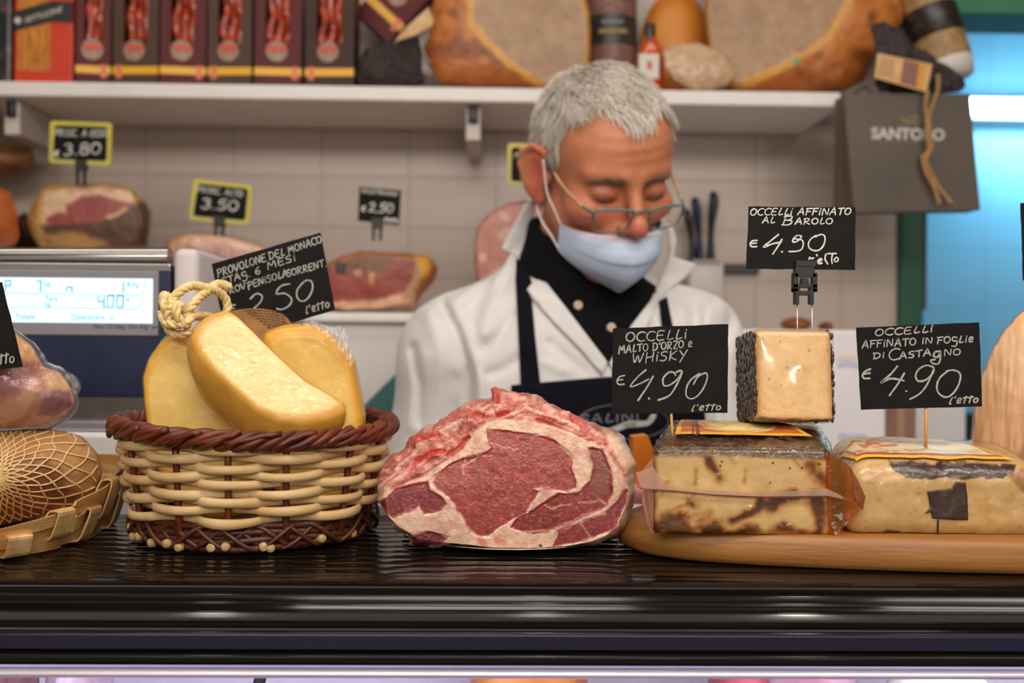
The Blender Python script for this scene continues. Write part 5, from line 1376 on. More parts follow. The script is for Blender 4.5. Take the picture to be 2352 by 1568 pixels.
ham_sil = [(-250, 1010), (-150, 994), (-60, 990), (0, 990), (60, 986), (130, 988), (188, 1002), (222, 1040), (235, 1085), (221, 1130), (175, 1166), (90, 1185), (0, 1205), (-60, 1215), (-160, 1210), (-260, 1150), (-280, 1080)]
def ham_col(V, px):
    n = fbm(V, 26, 111, 4); n2 = fbm(V, 90, 112, 3)
    c = np.broadcast_to(np.array((176, 130, 82.0)), V.shape) * (1 + .10 * n2)[:, None]
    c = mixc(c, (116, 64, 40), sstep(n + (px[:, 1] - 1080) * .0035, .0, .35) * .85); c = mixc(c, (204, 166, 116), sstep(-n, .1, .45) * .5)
    return c
V, F, px, reg = piece((0, 1092), ham_sil, ham_sil, .820, .858, .894, nth=260, nf=70, ns=14, nb=24, bulge=.052, back=.6, zmin=CT + .0045, disp=lambda V, px, reg: .0016 * fbm(V, 45, 113, 3))
nh = root('netted_ham', (V[:, 0].mean(), .84, CT + .004), 'brown cured ham in a white string net, resting on the splint tray', 'ham')
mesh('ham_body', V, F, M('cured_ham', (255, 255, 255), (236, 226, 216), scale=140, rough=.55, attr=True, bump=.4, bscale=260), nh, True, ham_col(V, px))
bvn = BVHTree.FromPolygons(V.tolist(), F[0].tolist())
net = MB(); o0 = Vector((0, 0, CAMZ))
rs_ = lambda th: star_r((0, 1092), ham_sil, np.atleast_1d(th))
for fam in (1, -1):
    for k in range(30):
        pts = []
        for s in np.linspace(.06, 1.0, 34):
            th = fam * (s ** .8) * 1.15 + k * 2 * math.pi / 30 + .02 * math.sin(s * 19 + k)
            r = rs_(th)[0] * s
            q = P(-20 * (1 - s) + r * math.cos(th), 1092 + r * math.sin(th), 1.0); d = (Vector(q.tolist()) - o0).normalized()
            h = bvn.ray_cast(o0, d)
            if h[0] is not None: pts.append(np.array(h[0] - d * .0012))
        if len(pts) > 6:
            net.add(*tube(catmull(np.array(pts)[::1], 2), .00075, 5))
net.build('net', M('white_string', (226, 192, 138), (206, 168, 112), scale=300, rough=.8), nh)
pk_sil = [(-200, 760), (-100, 735), (-20, 742), (35, 765), (70, 792), (102, 842), (140, 855), (160, 885), (172, 922), (152, 950), (108, 974), (60, 979), (0, 983), (-80, 985), (-180, 980), (-230, 900)]
def pk_col(V, px):
    n = fbm(V, 30, 121, 4); n2 = fbm(V, 110, 122, 3)
    q = px + np.stack([n, n2], -1) * 10
    c = np.broadcast_to(np.array((204, 146, 118.0)), V.shape) * (1 + .06 * n2)[:, None]
    c = mixc(c, (222, 160, 92), 1 - sstep(sdf_poly(q, [(20, 750), (80, 790), (110, 860), (96, 870), (60, 830), (20, 800)]), -8, 8))
    c = mixc(c, (138, 66, 62), (1 - sstep(sdf_poly(q, [(-100, 850), (40, 830), (95, 830), (92, 860), (50, 900), (-20, 920), (-100, 930)]), -8, 10)) * .8)
    c = mixc(c, (168, 112, 72), (1 - sstep(dist_line(q, [(104, 850), (90, 910), (60, 960), (20, 985)]), 3, 14)) * .8)
    c = mixc(c, (214, 170, 110), (1 - sstep(sdf_poly(q, [(100, 850), (150, 862), (160, 895), (110, 885)]), -5, 8)) * .8)
    c = mixc(c, (118, 62, 70), (1 - sstep(sdf_poly(q, [(105, 895), (160, 900), (165, 930), (120, 955), (85, 950)]), -5, 8)) * .8)
    return c
V, F, px, reg = piece((0, 880), pk_sil, pk_sil, .815, .845, .885, nth=240, nf=60, ns=14, nb=20, bulge=.03, back=.6, disp=lambda V, px, reg: .0016 * fbm(V, 40, 123, 3))
pk_ = root('wrapped_pork', (V[:, 0].mean(), .83, V[:, 2].min()), 'pink and brown pork piece in crinkled cling film on top of the netted ham', 'meat')
mesh('pork_body', V, F, M('cured_pork', (255, 255, 255), (238, 230, 224), scale=140, rough=.42, attr=True, bump=.2, bscale=200, sss=.1), pk_, True, pk_col(V, px))
nr = vnormals(V, F[0]); nr *= np.where(((V - V.mean(0)) * nr).sum(1) > 0, 1, -1)[:, None]
crk = FILM('crinkled_film', base=.05, rough=.09, bscale=90, bump=1.0, stretch=(1, 1, 1), haze=.06, hazecol=(226, 226, 236))
Wf = V + nr * (.002 + .0045 * np.abs(fbm(V, 80, 131, 3)) * sstep(px[:, 0], 40, 120) + .001)[:, None]
mesh('cling_film', Wf, F, crk, pk_)
lp = catmull([P(150, 862, .83), P(168, 872, .832), P(176, 888, .832), P(168, 902, .83), P(160, 892, .828)], 6)
V, F = tube(lp, .0022, 6, flat=(.3, 1.8)); mesh('film_loop', V, F, crk, pk_)

# ------------------------------------------------------------------ weighing scale
SY = 1.02
sc_ = root('weighing_scale', (P(150, 900, SY)[0], SY + .06, P(0, 985, SY)[2]), 'shop scale with a navy panel and lit blue display behind the counter', 'scale')
def wq(x0, y0, x1, y1, Y0, Y1, bev=.002, seg=2):
    a, b = P(x0, y1, Y0), P(x1, y0, Y0); return box((a[0], Y0, a[2]), (b[0], Y1, b[2]), bev, seg)
navy = M('navy_panel', (14, 26, 58), (20, 34, 68), scale=60, rough=.42)
mesh('display_panel', *wq(-420, 606, 393, 908, SY, SY + .09, .003), navy, sc_, False)
V, F = tube([P(-420, 592, SY + .015), P(391, 592, SY + .015)], 24 * 1.02 / FPX, 24, up=(0, 0, 1)); mesh('chrome_bar', V, F, M('chrome', (190, 186, 180), rough=.12, metal=1.0), sc_, sharp=50)
V, F = wq(-420, 606, 391, 616, SY - .001, SY + .03, .001); mesh('chrome_edge', V, F, MATS['chrome'], sc_, False)
mesh('side_cheek', *wq(393, 570, 456, 985, SY - .004, SY + .13, .008, 4), M('scale_light_grey', (206, 198, 196), rough=.45), sc_, True, sharp=40)
mesh('scale_base', *wq(-420, 908, 393, 972, SY + .002, SY + .20, .003), M('dull_steel', (136, 128, 122), (112, 106, 100), scale=12, rough=.35, metal=.6), sc_, False)
mesh('weighing_plate', *wq(-420, 968, 393, 986, SY - .02, SY + .26, .002), M('plate_steel', (190, 186, 196), rough=.3, metal=.7), sc_, False)
dp = mesh('display_bezel', *wq(-420, 622, 364, 765, SY - .002, SY + .01, .0016, 3), M('bezel_grey', (134, 132, 138), rough=.5), sc_, False)
# the lit liquid crystal face
mesh('display_screen', *wq(-420, 640, 351, 736, SY - .0026, SY, .0003, 1), EMIT('lcd_glow', (206, 238, 255), .80), sc_, False)
lc = M('lcd_blue', (84, 178, 226), rough=.6); SL = SY - .003
def seg7(ch, x, y, w, h):
    S = {'a': [(0, 1), (1, 1)], 'b': [(1, 1), (1, .5)], 'c': [(1, .5), (1, 0)], 'd': [(0, 0), (1, 0)], 'e': [(0, .5), (0, 0)], 'f': [(0, 1), (0, .5)], 'g': [(0, .5), (1, .5)]}
    M_ = {'0': 'abcdef', '4': 'fgbc', '7': 'abc', '1': 'bc', 'P': 'abfge', 'n': 'ceg'}
    return [[(x + w * (q[0] + .10 * q[1]) , y - h * q[1]) for q in S[k]] for k in M_[ch]]
for ch, x_, y_, w_, h_ in (('P', 12, 668, 11, 24), ('7', 82, 669, 11, 24), ('n', 153, 670, 12, 22), ('1', 272, 671, 11, 24), ('4', 224, 705, 14, 26), ('0', 246, 705, 14, 26), ('0', 268, 705, 14, 26)):
    strokes(seg7(ch, x_, y_, w_, h_), SL, 2.6, ends=6).build('lcd_digit', lc, sc_, False)
L = [[(240.5, 704.5), (241.5, 704.5)], [(240.5, 703.5), (241.5, 703.5)]]
strokes(L, SL, 2.6, ends=6).build('lcd_point', lc, sc_, False)
L = [[(-40, 672), (150, 675), (320, 678)], [(-40, 705), (150, 707), (310, 710)], [(335, 642), (330, 672), (324, 700), (312, 710)]]
strokes(L, SL, 1.2, ends=5).build('lcd_rules', M('lcd_faint', (120, 190, 226), rough=.6), sc_, False)
fo = lambda t, px, py, s: font(t, 'lcd_caption', MATS['lcd_faint'], sc_, P(px, py, SL), (1, 0, 0), (0, 0, 1), s, .0001)
fo('kg', 101, 656, .0072); fo('€/kg', 291, 658, .0068); fo('Tara', 102, 690, .0072); fo('kg', 102, 703, .0066); fo('€', 290, 692, .006); fo('Totale', 34, 732, .0078); fo('Operatore  o', 163, 733, .0078)
font('Max 12/30kg  Min 40g  e=2/5g', 'capacity_print', M('bezel_print', (70, 70, 76), rough=.6), sc_, P(214, 754, SY - .0023), (1, 0, 0), (0, 0, 1), .0062, .0001)
# white stand carrying the scale
za = P(0, 988, 1.0)[2]
st = root('scale_stand', (-.4, 1.1, 0), 'white service stand under the scale behind the counter', 'stand')
mesh('stand_body', *box((-1.2, .985, 0), (P(520, 1000, .985)[0], 1.30, sc_.location.z - .0005), .004), M('stand_white', (236, 232, 232), rough=.4), st, False)

# ------------------------------------------------------------------ boxed sausages on the shelf
def boxed(label, x0, x1, ytop, ybot, Y, depth, colr, yaw=0, seed=0, side=None, group='boxed sausages on the upper shelf', pitch=0.0, zbase=None, ribbon=True, win=True):
    a, b = P(x0, ybot, Y), P(x1, ybot, Y); w = b[0] - a[0]; h = P(x0, ytop, Y)[2] - a[2]
    c = (a + b) / 2; zb = SHZ if zbase is None else zbase
    rt = root('sausage_box', (c[0], Y + depth / 2, zb), label, 'box', group)
    R = Rz(yaw) @ Ry(pitch); piv = np.array([c[0], Y, zb])
    T = lambda V: (np.asarray(V) - piv) @ R.T + piv
    m = M('carton_%02x%02x%02x' % tuple(colr), colr, tuple(int(v * .86) for v in colr), scale=8, rough=.45, spec=.22)
    # carton with a window opening
    wx0, wx1 = c[0] - w * .27, c[0] + w * .27; wz0, wz1 = zb + h * .36, zb + h * .93
    mb = MB()
    y1 = Y + .003
    mb.add(*box((c[0] - w / 2, Y, zb), (wx0, y1, zb + h))); mb.add(*box((wx1, Y, zb), (c[0] + w / 2, y1, zb + h))); mb.add(*box((wx0, Y, zb), (wx1, y1, wz0))); mb.add(*box((wx0, Y, wz1), (wx1, y1, zb + h)))
    mb.add(*box((c[0] - w / 2, y1, zb), (c[0] - w / 2 + .002, Y + depth, zb + h))); mb.add(*box((c[0] + w / 2 - .002, y1, zb), (c[0] + w / 2, Y + depth, zb + h)))
    mb.add(*box((c[0] - w / 2, Y + depth - .002, zb), (c[0] + w / 2, Y + depth, zb + h))); mb.add(*box((c[0] - w / 2, y1, zb), (c[0] + w / 2, Y + depth, zb + .002)))
    mb.V = [T(v) for v in mb.V]; mb.build('carton', m, rt, False)
    for k in range(3):
        x = wx0 + (wx1 - wx0) * (k + .5) / 3
        pts = [(x + .0025 * math.sin(z * 90 + seed + k), Y + .018 + .004 * math.sin(z * 60 + k * 2), z) for z in np.linspace(wz0 - .02, wz1 + .004, 30)]
        rr = .0085 + .0016 * np.sin(np.linspace(0, 16, 30) + seed + k)
        V, F = tube(pts, rr, 10); mesh('sausage', T(V), F, M('dry_sausage', (200, 72, 30), (116, 36, 18), scale=90, rough=.28, coat=.3), rt)
    V, F = box((wx0, Y + .0008, wz0), (wx1, Y + .0014, wz1)); mesh('window_film', T(V), F, FILM('box_film', base=.0, rough=.10, bscale=60, bump=.6, fres=.5), rt, False)
    V, F = box((c[0] - w / 2 - .0004, Y - .0006, zb + h * .115), (c[0] + w / 2 + .0004, Y + .0004, zb + h * .175)); mesh('yellow_band', T(V), F, M('band_yellow', (238, 176, 28), rough=.4), rt, False)
    sx = c[0] - w * .5 + .006 if seed % 2 else c[0] + w * .5 - .015
    V, F = box((sx, Y - .0010, zb + h * .085), (sx + .009, Y - .0004, zb + h * .185)); mesh('small_seal', T(V), F, M('seal_coral', (226, 120, 90), rough=.5), rt, False)
    V, F = lathe([(.0003, -.0007), (.0175, -.0007), (.0175, .0003), (.0003, .0003)], (0, 0, 0), 28, 'y'); V = V + np.array([c[0] - w * .03, Y - .0005, zb + h * .30]); bd = mesh('badge', T(V), F, M('badge_tan', (176, 146, 122), (150, 116, 96), scale=200, rough=.5), rt, False)
    V, F = box((c[0] - w * .03 - .014, Y - .0018, zb + h * .30), (c[0] - w * .03 + .014, Y - .0012, zb + h * .30 + .009), .001); mesh('badge_stripe', T(V), F, M('badge_red', (216, 84, 66), rough=.5), bd, False)
    return rt
maroon, umber = (96, 32, 36), (92, 68, 56)
YS = 1.672
spec = [((176, 252), 178, 183, maroon, 'first maroon box of dried sausages from the left, beside the orange packet', 8), ((258, 364), 176, 180, umber, 'grey brown box of dried sausages, second from the orange packet', -4), ((369, 471), 180, 184, maroon, 'dusky red box of dried sausages between two grey brown ones', 5),
        ((476, 578), 181, 186, umber, 'grey brown box with the brightest shine on its sausages, fourth from the orange packet', -4), ((585, 691), 184, 188, maroon, 'maroon box of dried sausages, fifth from the orange packet', 3), ((700, 812), 185, 189, (72, 48, 42), 'darkest brown sausage box, last of the row beside the dark net bag', -3)]
for k, ((x0, x1), yb, y2, c, lab, yaw) in enumerate(spec):
    boxed(lab, x0, x1, -110, yb + 6, YS, .055, c, yaw, k)
# orange packet
oa, ob = P(32, 178, YS - .004), P(166, 178, YS - .004); ow = ob[0] - oa[0]; H = .26
pr = root('pasta_packet', ((oa[0] + ob[0]) / 2, YS + .03, SHZ), 'tall orange packet with a black band reading FETTUCINE at the left of the shelf', 'packet')
pv = np.array([(oa + ob)[0] / 2, YS, SHZ]); RR = Rz(0)
edge = oa[0] + ow * .64
mesh('packet_body', *box((oa[0], YS - .004, SHZ), (ob[0], YS + .06, SHZ + H), .002), M('packet_orange', (214, 62, 24), (200, 52, 20), rough=.35), pr, False)
mesh('packet_picture', *box((oa[0] + ow * .06, YS - .0048, SHZ + .026), (oa[0] + ow * .62, YS - .0041, SHZ + H * .95)), M('picture_gold', (214, 140, 40), (170, 92, 24), scale=60, rough=.4, stretch=(3, 1, .5)), pr, False)
q4 = [(32, 28), (120, 4), (168, 10), (168, 58), (120, 52), (32, 72)]
plate([(31.5, 26), (120, 2), (166.5, 4), (166.5, 52), (120, 50), (31.5, 72)], YS - .0052, .0008, M('band_black', (34, 30, 30), rough=.4), 'black_band', pr)
font('FETTUCINE', 'packet_lettering', M('letter_cream', (206, 198, 178), rough=.5), pr, P(57, 53, YS - .0056), P(118, 32, YS) - P(57, 51, YS), (0.10, 0, 1), .0125, .0002, bold=.0002)
V, F = lathe([(.0002, -.0004), (.0055, -.0004), (.0055, .0003), (.0002, .0003)], (0, 0, 0), 20, 'y'); mesh('round_mark', V + P(41, 47, YS - .0056), F, MATS['letter_cream'], pr, False)
# dark packet cut by the left picture edge
V, F = box(P(-140, 178, YS) * np.array([1, 1, 0]) + np.array([0, .004, SHZ]), P(22, 178, YS) * np.array([1, 1, 0]) + np.array([0, .06, SHZ + .2]), .006)
dpk = root('dark_packet', (V[:, 0].mean(), YS + .03, SHZ), 'dark speckled packet at the far left end of the shelf beside the orange packet', 'packet')
mesh('packet_body', V, F, M('dark_speckled', (30, 28, 30), (120, 90, 80), scale=60, rough=.3, lo=.5, hi=.8), dpk, False)
mesh('packet_cap', *box((V[:, 0].min() + .01, YS + .006, SHZ + .2), (V[:, 0].max() - .01, YS + .05, SHZ + .215), .005), M('dark_foil', (40, 38, 40), rough=.3), dpk, False)
# tilted maroon box leaning over the net bag
tb = boxed('maroon sausage box lying tilted over the dark net bag', 800, 905, -160, 150, 1.765, .04, (104, 24, 26), 0, 6, group=None, pitch=42, zbase=P(850, 62, 1.765)[2])
# dark net bag with torn paper label
def lumpy(name, label, cat, sil, Y0, Y1, mat, seed, amp=.004, sc=40, zmin=None, col=None, parent=None, bulge=.03):
    c = np.mean(sil, 0)
    V, F, px, reg = piece(c, sil, sil, Y0, (Y0 * .6 + Y1 * .4), Y1, nth=150, nf=40, ns=10, nb=16, bulge=bulge, back=.6, zmin=zmin, disp=lambda V, px, reg: amp * fbm(V, sc, seed, 3))
    cc = col(V, px) if col else None
    if parent is not None: return mesh(name, V, F, mat, parent, True, cc)
    return tag(mesh(name, V, F, mat, None, True, cc), label, cat)
nb_ = root('net_bag', (P(890, 180, 1.70)[0], 1.72, SHZ), 'dark brown net bag bunched on the shelf between the boxes and the first ham', 'bag')
net_m = M('dark_net', (66, 50, 46), (30, 22, 22), scale=160, rough=.7, bump=.8, bscale=500)
lumpy('bag_body', None, None, [(822, 150), (838, 112), (870, 100), (910, 96), (960, 84), (968, 94), (968, 130), (971, 188), (952, 196), (880, 196), (830, 196), (818, 180)], 1.685, 1.76, net_m, 3, .006, 50, SHZ + .0004, parent=nb_, bulge=.012)
plate([(905, 100), (925, 70), (985, 16), (994, 46), (992, 60), (948, 82), (915, 92)], 1.648, .001, M('label_cream', (226, 190, 130), (200, 158, 110), scale=60, rough=.6), 'paper_label', nb_)
V, F = tube([P(967, 88, 1.650), P(968, 105, 1.648), P(975, 125, 1.648), P(989, 146, 1.650)], .0034, 8, flat=(1, .3)); mesh('white_strap', V, F, M('strap_white', (214, 206, 198), rough=.6), nb_)

# ------------------------------------------------------------------ hams on the shelf
ham_m = M('ham_surface', (255, 255, 255), (240, 232, 222), scale=70, rough=.42, attr=True, bump=.3, bscale=120)
def ham(label, c, face, sil, Y0, Y1, Y2, colf, seed, zmin, name='cured_ham', **k):
    V, F, px, reg = piece(c, face, sil, Y0, Y1, Y2, nth=260, nf=60, ns=40, nb=24, back=.55, zmin=zmin, disp=lambda V, px, reg: (.0016 + .0022 * (reg > 0)) * fbm(V, 28, seed, 4), sm=2, **k)
    return tag(mesh(name, V, F, ham_m, None, True, colf(V, px, reg)), label, 'ham')
h1f = [(1090, -110), (1290, -110), (1325, -40), (1345, 40), (1346, 120), (1338, 185), (1300, 202), (1262, 196), (1190, 150), (1130, 92), (1090, 50), (1092, 0), (1104, -40)]
h1s = [(1040, -120), (1300, -125), (1340, -40), (1356, 40), (1356, 130), (1346, 200), (1300, 206), (1200, 203), (1100, 200), (1010, 190), (985, 150), (968, 118), (985, 80), (990, 30), (1000, -40), (1010, -90)]
def h_col(face, fatw, flip=1):
    def f(V, px, reg):
        n = fbm(V, 16, 141, 4); n2 = fbm(V, 60, 142, 3)
        q = px + np.stack([n, n2], -1) * 7
        d = sdf_poly(q, face)
        c = np.broadcast_to(np.array((178, 142, 106.0)), V.shape) * (1 + .05 * n2)[:, None]
        c = mixc(c, (150, 114, 82), sstep(n, .05, .4) * .5)
        s = np.broadcast_to(np.array((206, 126, 58.0)), V.shape) * (1 + .10 * n2)[:, None]
        s = mixc(s, (126, 62, 22), sstep(n, .0, .35) * .8); s = mixc(s, (74, 42, 24), sstep(fbm(V, 11, 145, 3), .28, .45) * .7)
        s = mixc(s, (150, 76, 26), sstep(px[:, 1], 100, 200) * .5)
        s = mixc(s, (224, 164, 76), (1 - sstep(d, fatw * .6, fatw)) * (1.0))
        s = mixc(s, (116, 170, 132), 1 - sstep(np.hypot(px[:, 0] - 1828, px[:, 1] - 140), 6, 12))
        return c * (1 - sstep(d, -2, 3))[:, None] + s * sstep(d, -2, 3)[:, None]
    return f
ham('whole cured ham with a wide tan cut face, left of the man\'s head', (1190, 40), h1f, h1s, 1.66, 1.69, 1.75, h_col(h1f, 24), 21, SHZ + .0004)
h2f = [(1636, -110), (1960, -110), (1950, -40), (1925, 20), (1900, 70), (1850, 112), (1790, 145), (1720, 178), (1690, 190), (1660, 170), (1640, 130), (1628, 60), (1632, -20)]
h2s = [(1628, -130), (2000, -140), (2045, -60), (2074, 30), (2068, 60), (2030, 100), (2010, 140), (1990, 180), (1940, 208), (1860, 214), (1770, 214), (1700, 212), (1650, 190), (1626, 130), (1618, 60), (1622, -40)]
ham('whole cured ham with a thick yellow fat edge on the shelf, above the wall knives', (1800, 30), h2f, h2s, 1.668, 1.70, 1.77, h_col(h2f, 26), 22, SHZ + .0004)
# upright salami with black label
sx = P(1402, 100, 1.795); srad = 61 * 1.755 / FPX
sal = root('salami', (sx[0], 1.795, SHZ), 'thick upright salami with a black and gold label behind the man\'s head', 'salami')
V, F = lathe([(.001, SHZ + .0005), (srad * .7, SHZ + .001), (srad * .97, SHZ + .02), (srad, SHZ + .06), (srad * 1.01, SHZ + .2), (srad * .9, SHZ + .26), (srad * .3, SHZ + .29), (.001, SHZ + .29)], (sx[0], 1.797, 0), 40)
mesh('salami_body', V, F, M('salami_casing', (142, 104, 94), (112, 74, 66), scale=120, rough=.5, bump=.3, bscale=200), sal)
z0, z1 = P(1400, 98, 1.75)[2], P(1400, 30, 1.75)[2]
V, F = lathe([(srad * 1.0, z0), (srad * 1.03, z0), (srad * 1.03, z1), (srad * 1.0, z1)], (sx[0], 1.797, 0), 40); lb = mesh('black_label', V, F, M('label_black', (40, 42, 40), (58, 60, 56), scale=20, rough=.4), sal, True, sharp=40)
yl = 1.797 - srad * 1.035
strokes([[(1382 + k * 7, 52 + (k % 2) * 3), (1386 + k * 7, 46), (1389 + k * 7, 54)] for k in range(7)], yl - .002, 2.2).build('label_scribble', M('label_grey_ink', (150, 150, 146), rough=.6), lb, False)
strokes([[(1376 + k * 8, 76), (1380 + k * 8, 66), (1384 + k * 8, 77)] for k in range(8)], yl - .002, 2.6).build('label_gold_ink', M('label_gold', (170, 140, 70), rough=.5), lb, False)
# round orange cheese
V, F = ellipsoid((0, 0, 0), (.067, .050, .12), 40, 26); V = V * (1 + .04 * fbm(V, 20, 3)[:, None]); V[:, 2] = np.maximum(V[:, 2], -.098); oc = P(1552, 20, 1.785)
rc = root('round_cheese', (oc[0], oc[1], SHZ), 'round orange yellow cheese on the shelf behind the red bottle', 'cheese')
mesh('cheese_body', V + np.array([oc[0], oc[1], SHZ + .0985]), F, M('orange_rind', (212, 134, 44), (186, 104, 30), scale=9, rough=.4), rc)
V, F = ellipsoid((oc[0], oc[1], SHZ + .212), (.030, .026, .012), 30, 14); mesh('pale_top', V, F, M('rind_pale', (222, 170, 96), rough=.5), rc)
# red bottle
bx = P(1497, 190, 1.65)[0]; bt = root('sauce_bottle', (bx, 1.668, SHZ), 'small orange red bottle with a square white label and black neck', 'bottle')
rB = 32 * 1.66 / FPX
V, F = lathe([(.001, SHZ + .0003), (rB, SHZ + .001), (rB, SHZ + .06), (rB * .9, SHZ + .075), (rB * .45, SHZ + .095), (rB * .36, SHZ + .10), (.001, SHZ + .10)], (bx, 1.672, 0), 32); mesh('bottle_body', V, F, M('bottle_red', (206, 84, 30), (176, 56, 18), scale=20, rough=.18, coat=.5), bt, True, sharp=50)
V, F = lathe([(rB * .40, SHZ + .088), (rB * .40, SHZ + .118), (rB * .3, SHZ + .121), (.001, SHZ + .121)], (bx, 1.672, 0), 24); mesh('bottle_neck', V, F, M('neck_black', (30, 26, 26), rough=.35), bt, True, sharp=50)
yb = 1.672 - rB - .0006
a, b = P(1467, 180, yb), P(1514, 124, yb); wl = mesh('white_label', *box((a[0], yb - .001, a[2]), (b[0], yb + .004, b[2]), .0006), M('label_white', (216, 210, 202), rough=.5), bt, False)
a, b = P(1486, 160, yb), P(1498, 140, yb); mesh('label_mark', *box((a[0], yb - .0016, a[2]), (b[0], yb - .0008, b[2]), .0003), M('mark_orange', (206, 100, 60), rough=.5), wl, False)
a, b = P(1489, 118, yb), P(1500, 62, yb); mesh('neck_strip', *box((a[0], yb + .010, a[2]), (b[0], yb + .013, b[2]), .0006), MATS['neck_black'], bt, False)
# film wrapped pale half cheese
fs = [(1524, 118), (1560, 104), (1605, 100), (1650, 118), (1684, 150), (1690, 172), (1668, 196), (1630, 207), (1590, 206), (1548, 182), (1528, 150)]
V, F, px, reg = piece((1606, 154), fs, fs, 1.634, 1.645, 1.660, nth=140, nf=30, ns=10, nb=14, bulge=.006, back=.5, zmin=SHZ + .0006)
hw = root('wrapped_half_cheese', (V[:, 0].mean(), 1.66, SHZ), 'film wrapped pale half cheese lying beside the red bottle on the shelf', 'cheese')
mesh('cheese_body', V, F, M('half_cheese', (206, 164, 112), (186, 140, 92), scale=40, rough=.45), hw)
nr = vnormals(V, F[0]); nr *= np.where(((V - V.mean(0)) * nr).sum(1) > 0, 1, -1)[:, None]
film_over(V, F[0], nr, hw, FILM('shiny_film', base=.06, rough=.16, bscale=60, bump=.9, haze=.06), seed=31, amp=.004, off=.002, sc=50)
# labelled tan salami at the right end, leaning
p0, p1 = P(2178, 170, 1.69), P(2085, -120, 1.73); dr = (p1 - p0) / np.linalg.norm(p1 - p0)
sr = 60 * 1.7 / FPX
s2_ = root('labelled_salami', (p0[0], 1.69, SHZ), 'tan salami with a black label leaning at the right end of the shelf', 'salami')
cs = [p0 + dr * t for t in np.linspace(-.012, .26, 24)]
V, F = tube(cs, [sr * v for v in ([.55, .85, .97] + [1.0] * 21)], 30); mesh('salami_body', V, F, M('tan_casing', (180, 144, 96), (150, 114, 70), scale=60, rough=.5), s2_)
V, F = tube([p0 + dr * t for t in (.062, .064, .115, .1152)], [sr * .99, sr * 1.03, sr * 1.03, sr * .99], 30); lb = mesh('black_label', V, F, M('dark_label', (44, 36, 34), (110, 90, 60), scale=50, rough=.35, lo=.55, hi=.75), s2_, True, sharp=50)
V, F = tube([p0 + dr * t for t in (-.016, -.010, .016, .020)], [sr * .5, sr * .9, sr * 1.0, sr * .96], 30); mesh('white_end', V, F, M('paper_white', (222, 214, 206), rough=.6), s2_)
# dark wrapped hoof bag with a paper tag and strings
hb = root('hoof_bag', (P(2100, 200, 1.63)[0], 1.64, SHZ), 'dark purple net bag round a ham hoof at the right end of the shelf', 'bag')
lumpy('bag_body', None, None, [(1998, 60), (2030, 52), (2070, 72), (2110, 112), (2160, 142), (2205, 172), (2217, 196), (2206, 212), (2150, 214), (2080, 214), (2020, 212), (2008, 190), (2030, 150), (2010, 110)], 1.598, 1.634, M('purple_net', (70, 52, 56), (30, 22, 28), scale=120, rough=.7, bump=.8, bscale=400), 5, .006, 50, None, parent=hb, bulge=.010)
tg = root('paper_label_tag', P(2075, 165, 1.574), 'cream and brown paper tag tied with twine to the dark hoof bag', 'label')
plate([(2016, 122), (2142, 148), (2128, 212), (2009, 178)], 1.574, .0012, M('tag_cream', (226, 186, 130), (214, 166, 104), scale=30, rough=.6), 'tag_card', tg)
plate([(2076, 137), (2112, 145), (2104, 200), (2068, 190)], 1.5732, .0006, M('tag_brown', (140, 98, 84), rough=.6), 'tag_panel', tg)
plate([(2112, 145), (2128, 149), (2116, 206), (2104, 200)], 1.5732, .0006, M('tag_orange', (222, 150, 60), rough=.6), 'tag_stripe', tg)
strokes([[(2082 + i * 8, 152 + j * 14 + i * 2), (2086 + i * 8, 146 + j * 14 + i * 2), (2088 + i * 8, 156 + j * 14 + i * 2)] for i in range(3) for j in range(3)] + [[(2024 + 6 * j, 130 + j), (2019 + 6 * j, 172 + j)] for j in range(6)], 1.5724, 1.8).build('tag_print', M('tag_ink', (170, 120, 90), rough=.7), tg, False)
tw_m = M('jute_twine', (196, 156, 104), (168, 126, 78), scale=260, rough=.85)
mb = MB()
for pts in ([(2130, 208, 1.570), (2126, 240, 1.570), (2128, 275, 1.570), (2132, 330, 1.570), (2128, 352, 1.573), (2119, 362, 1.573), (2126, 395, 1.572), (2145, 430, 1.571), (2158, 468, 1.571)],
            [(2154, 172, 1.575), (2154, 205, 1.572), (2142, 240, 1.570), (2134, 275, 1.570), (2140, 335, 1.573), (2134, 352, 1.571), (2128, 372, 1.571), (2150, 420, 1.571), (2184, 466, 1.571)]):
    m_ = rope([P(*p) for p in pts], .0030, strands=2); mb.add(np.concatenate(m_.V), m_.F)
mb.build('twine', tw_m, tg)
# hanging grey carrier bag
bg = root('carrier_bag', P(2095, 350, 1.60), 'dark grey paper carrier bag lettered SANTORO hanging from the shelf end', 'bag')
gm = M('grey_brown_paper', (98, 86, 76), (84, 73, 64), scale=7, rough=.55)
fl = [(1938, 214), (2228, 216), (2252, 482), (1962, 487)]
a4 = P(*np.array(fl, float).T, 1.585); bk = a4 + np.array([0, .040, 0]); bk[2, 0] -= .004; bk[3, 0] -= .02
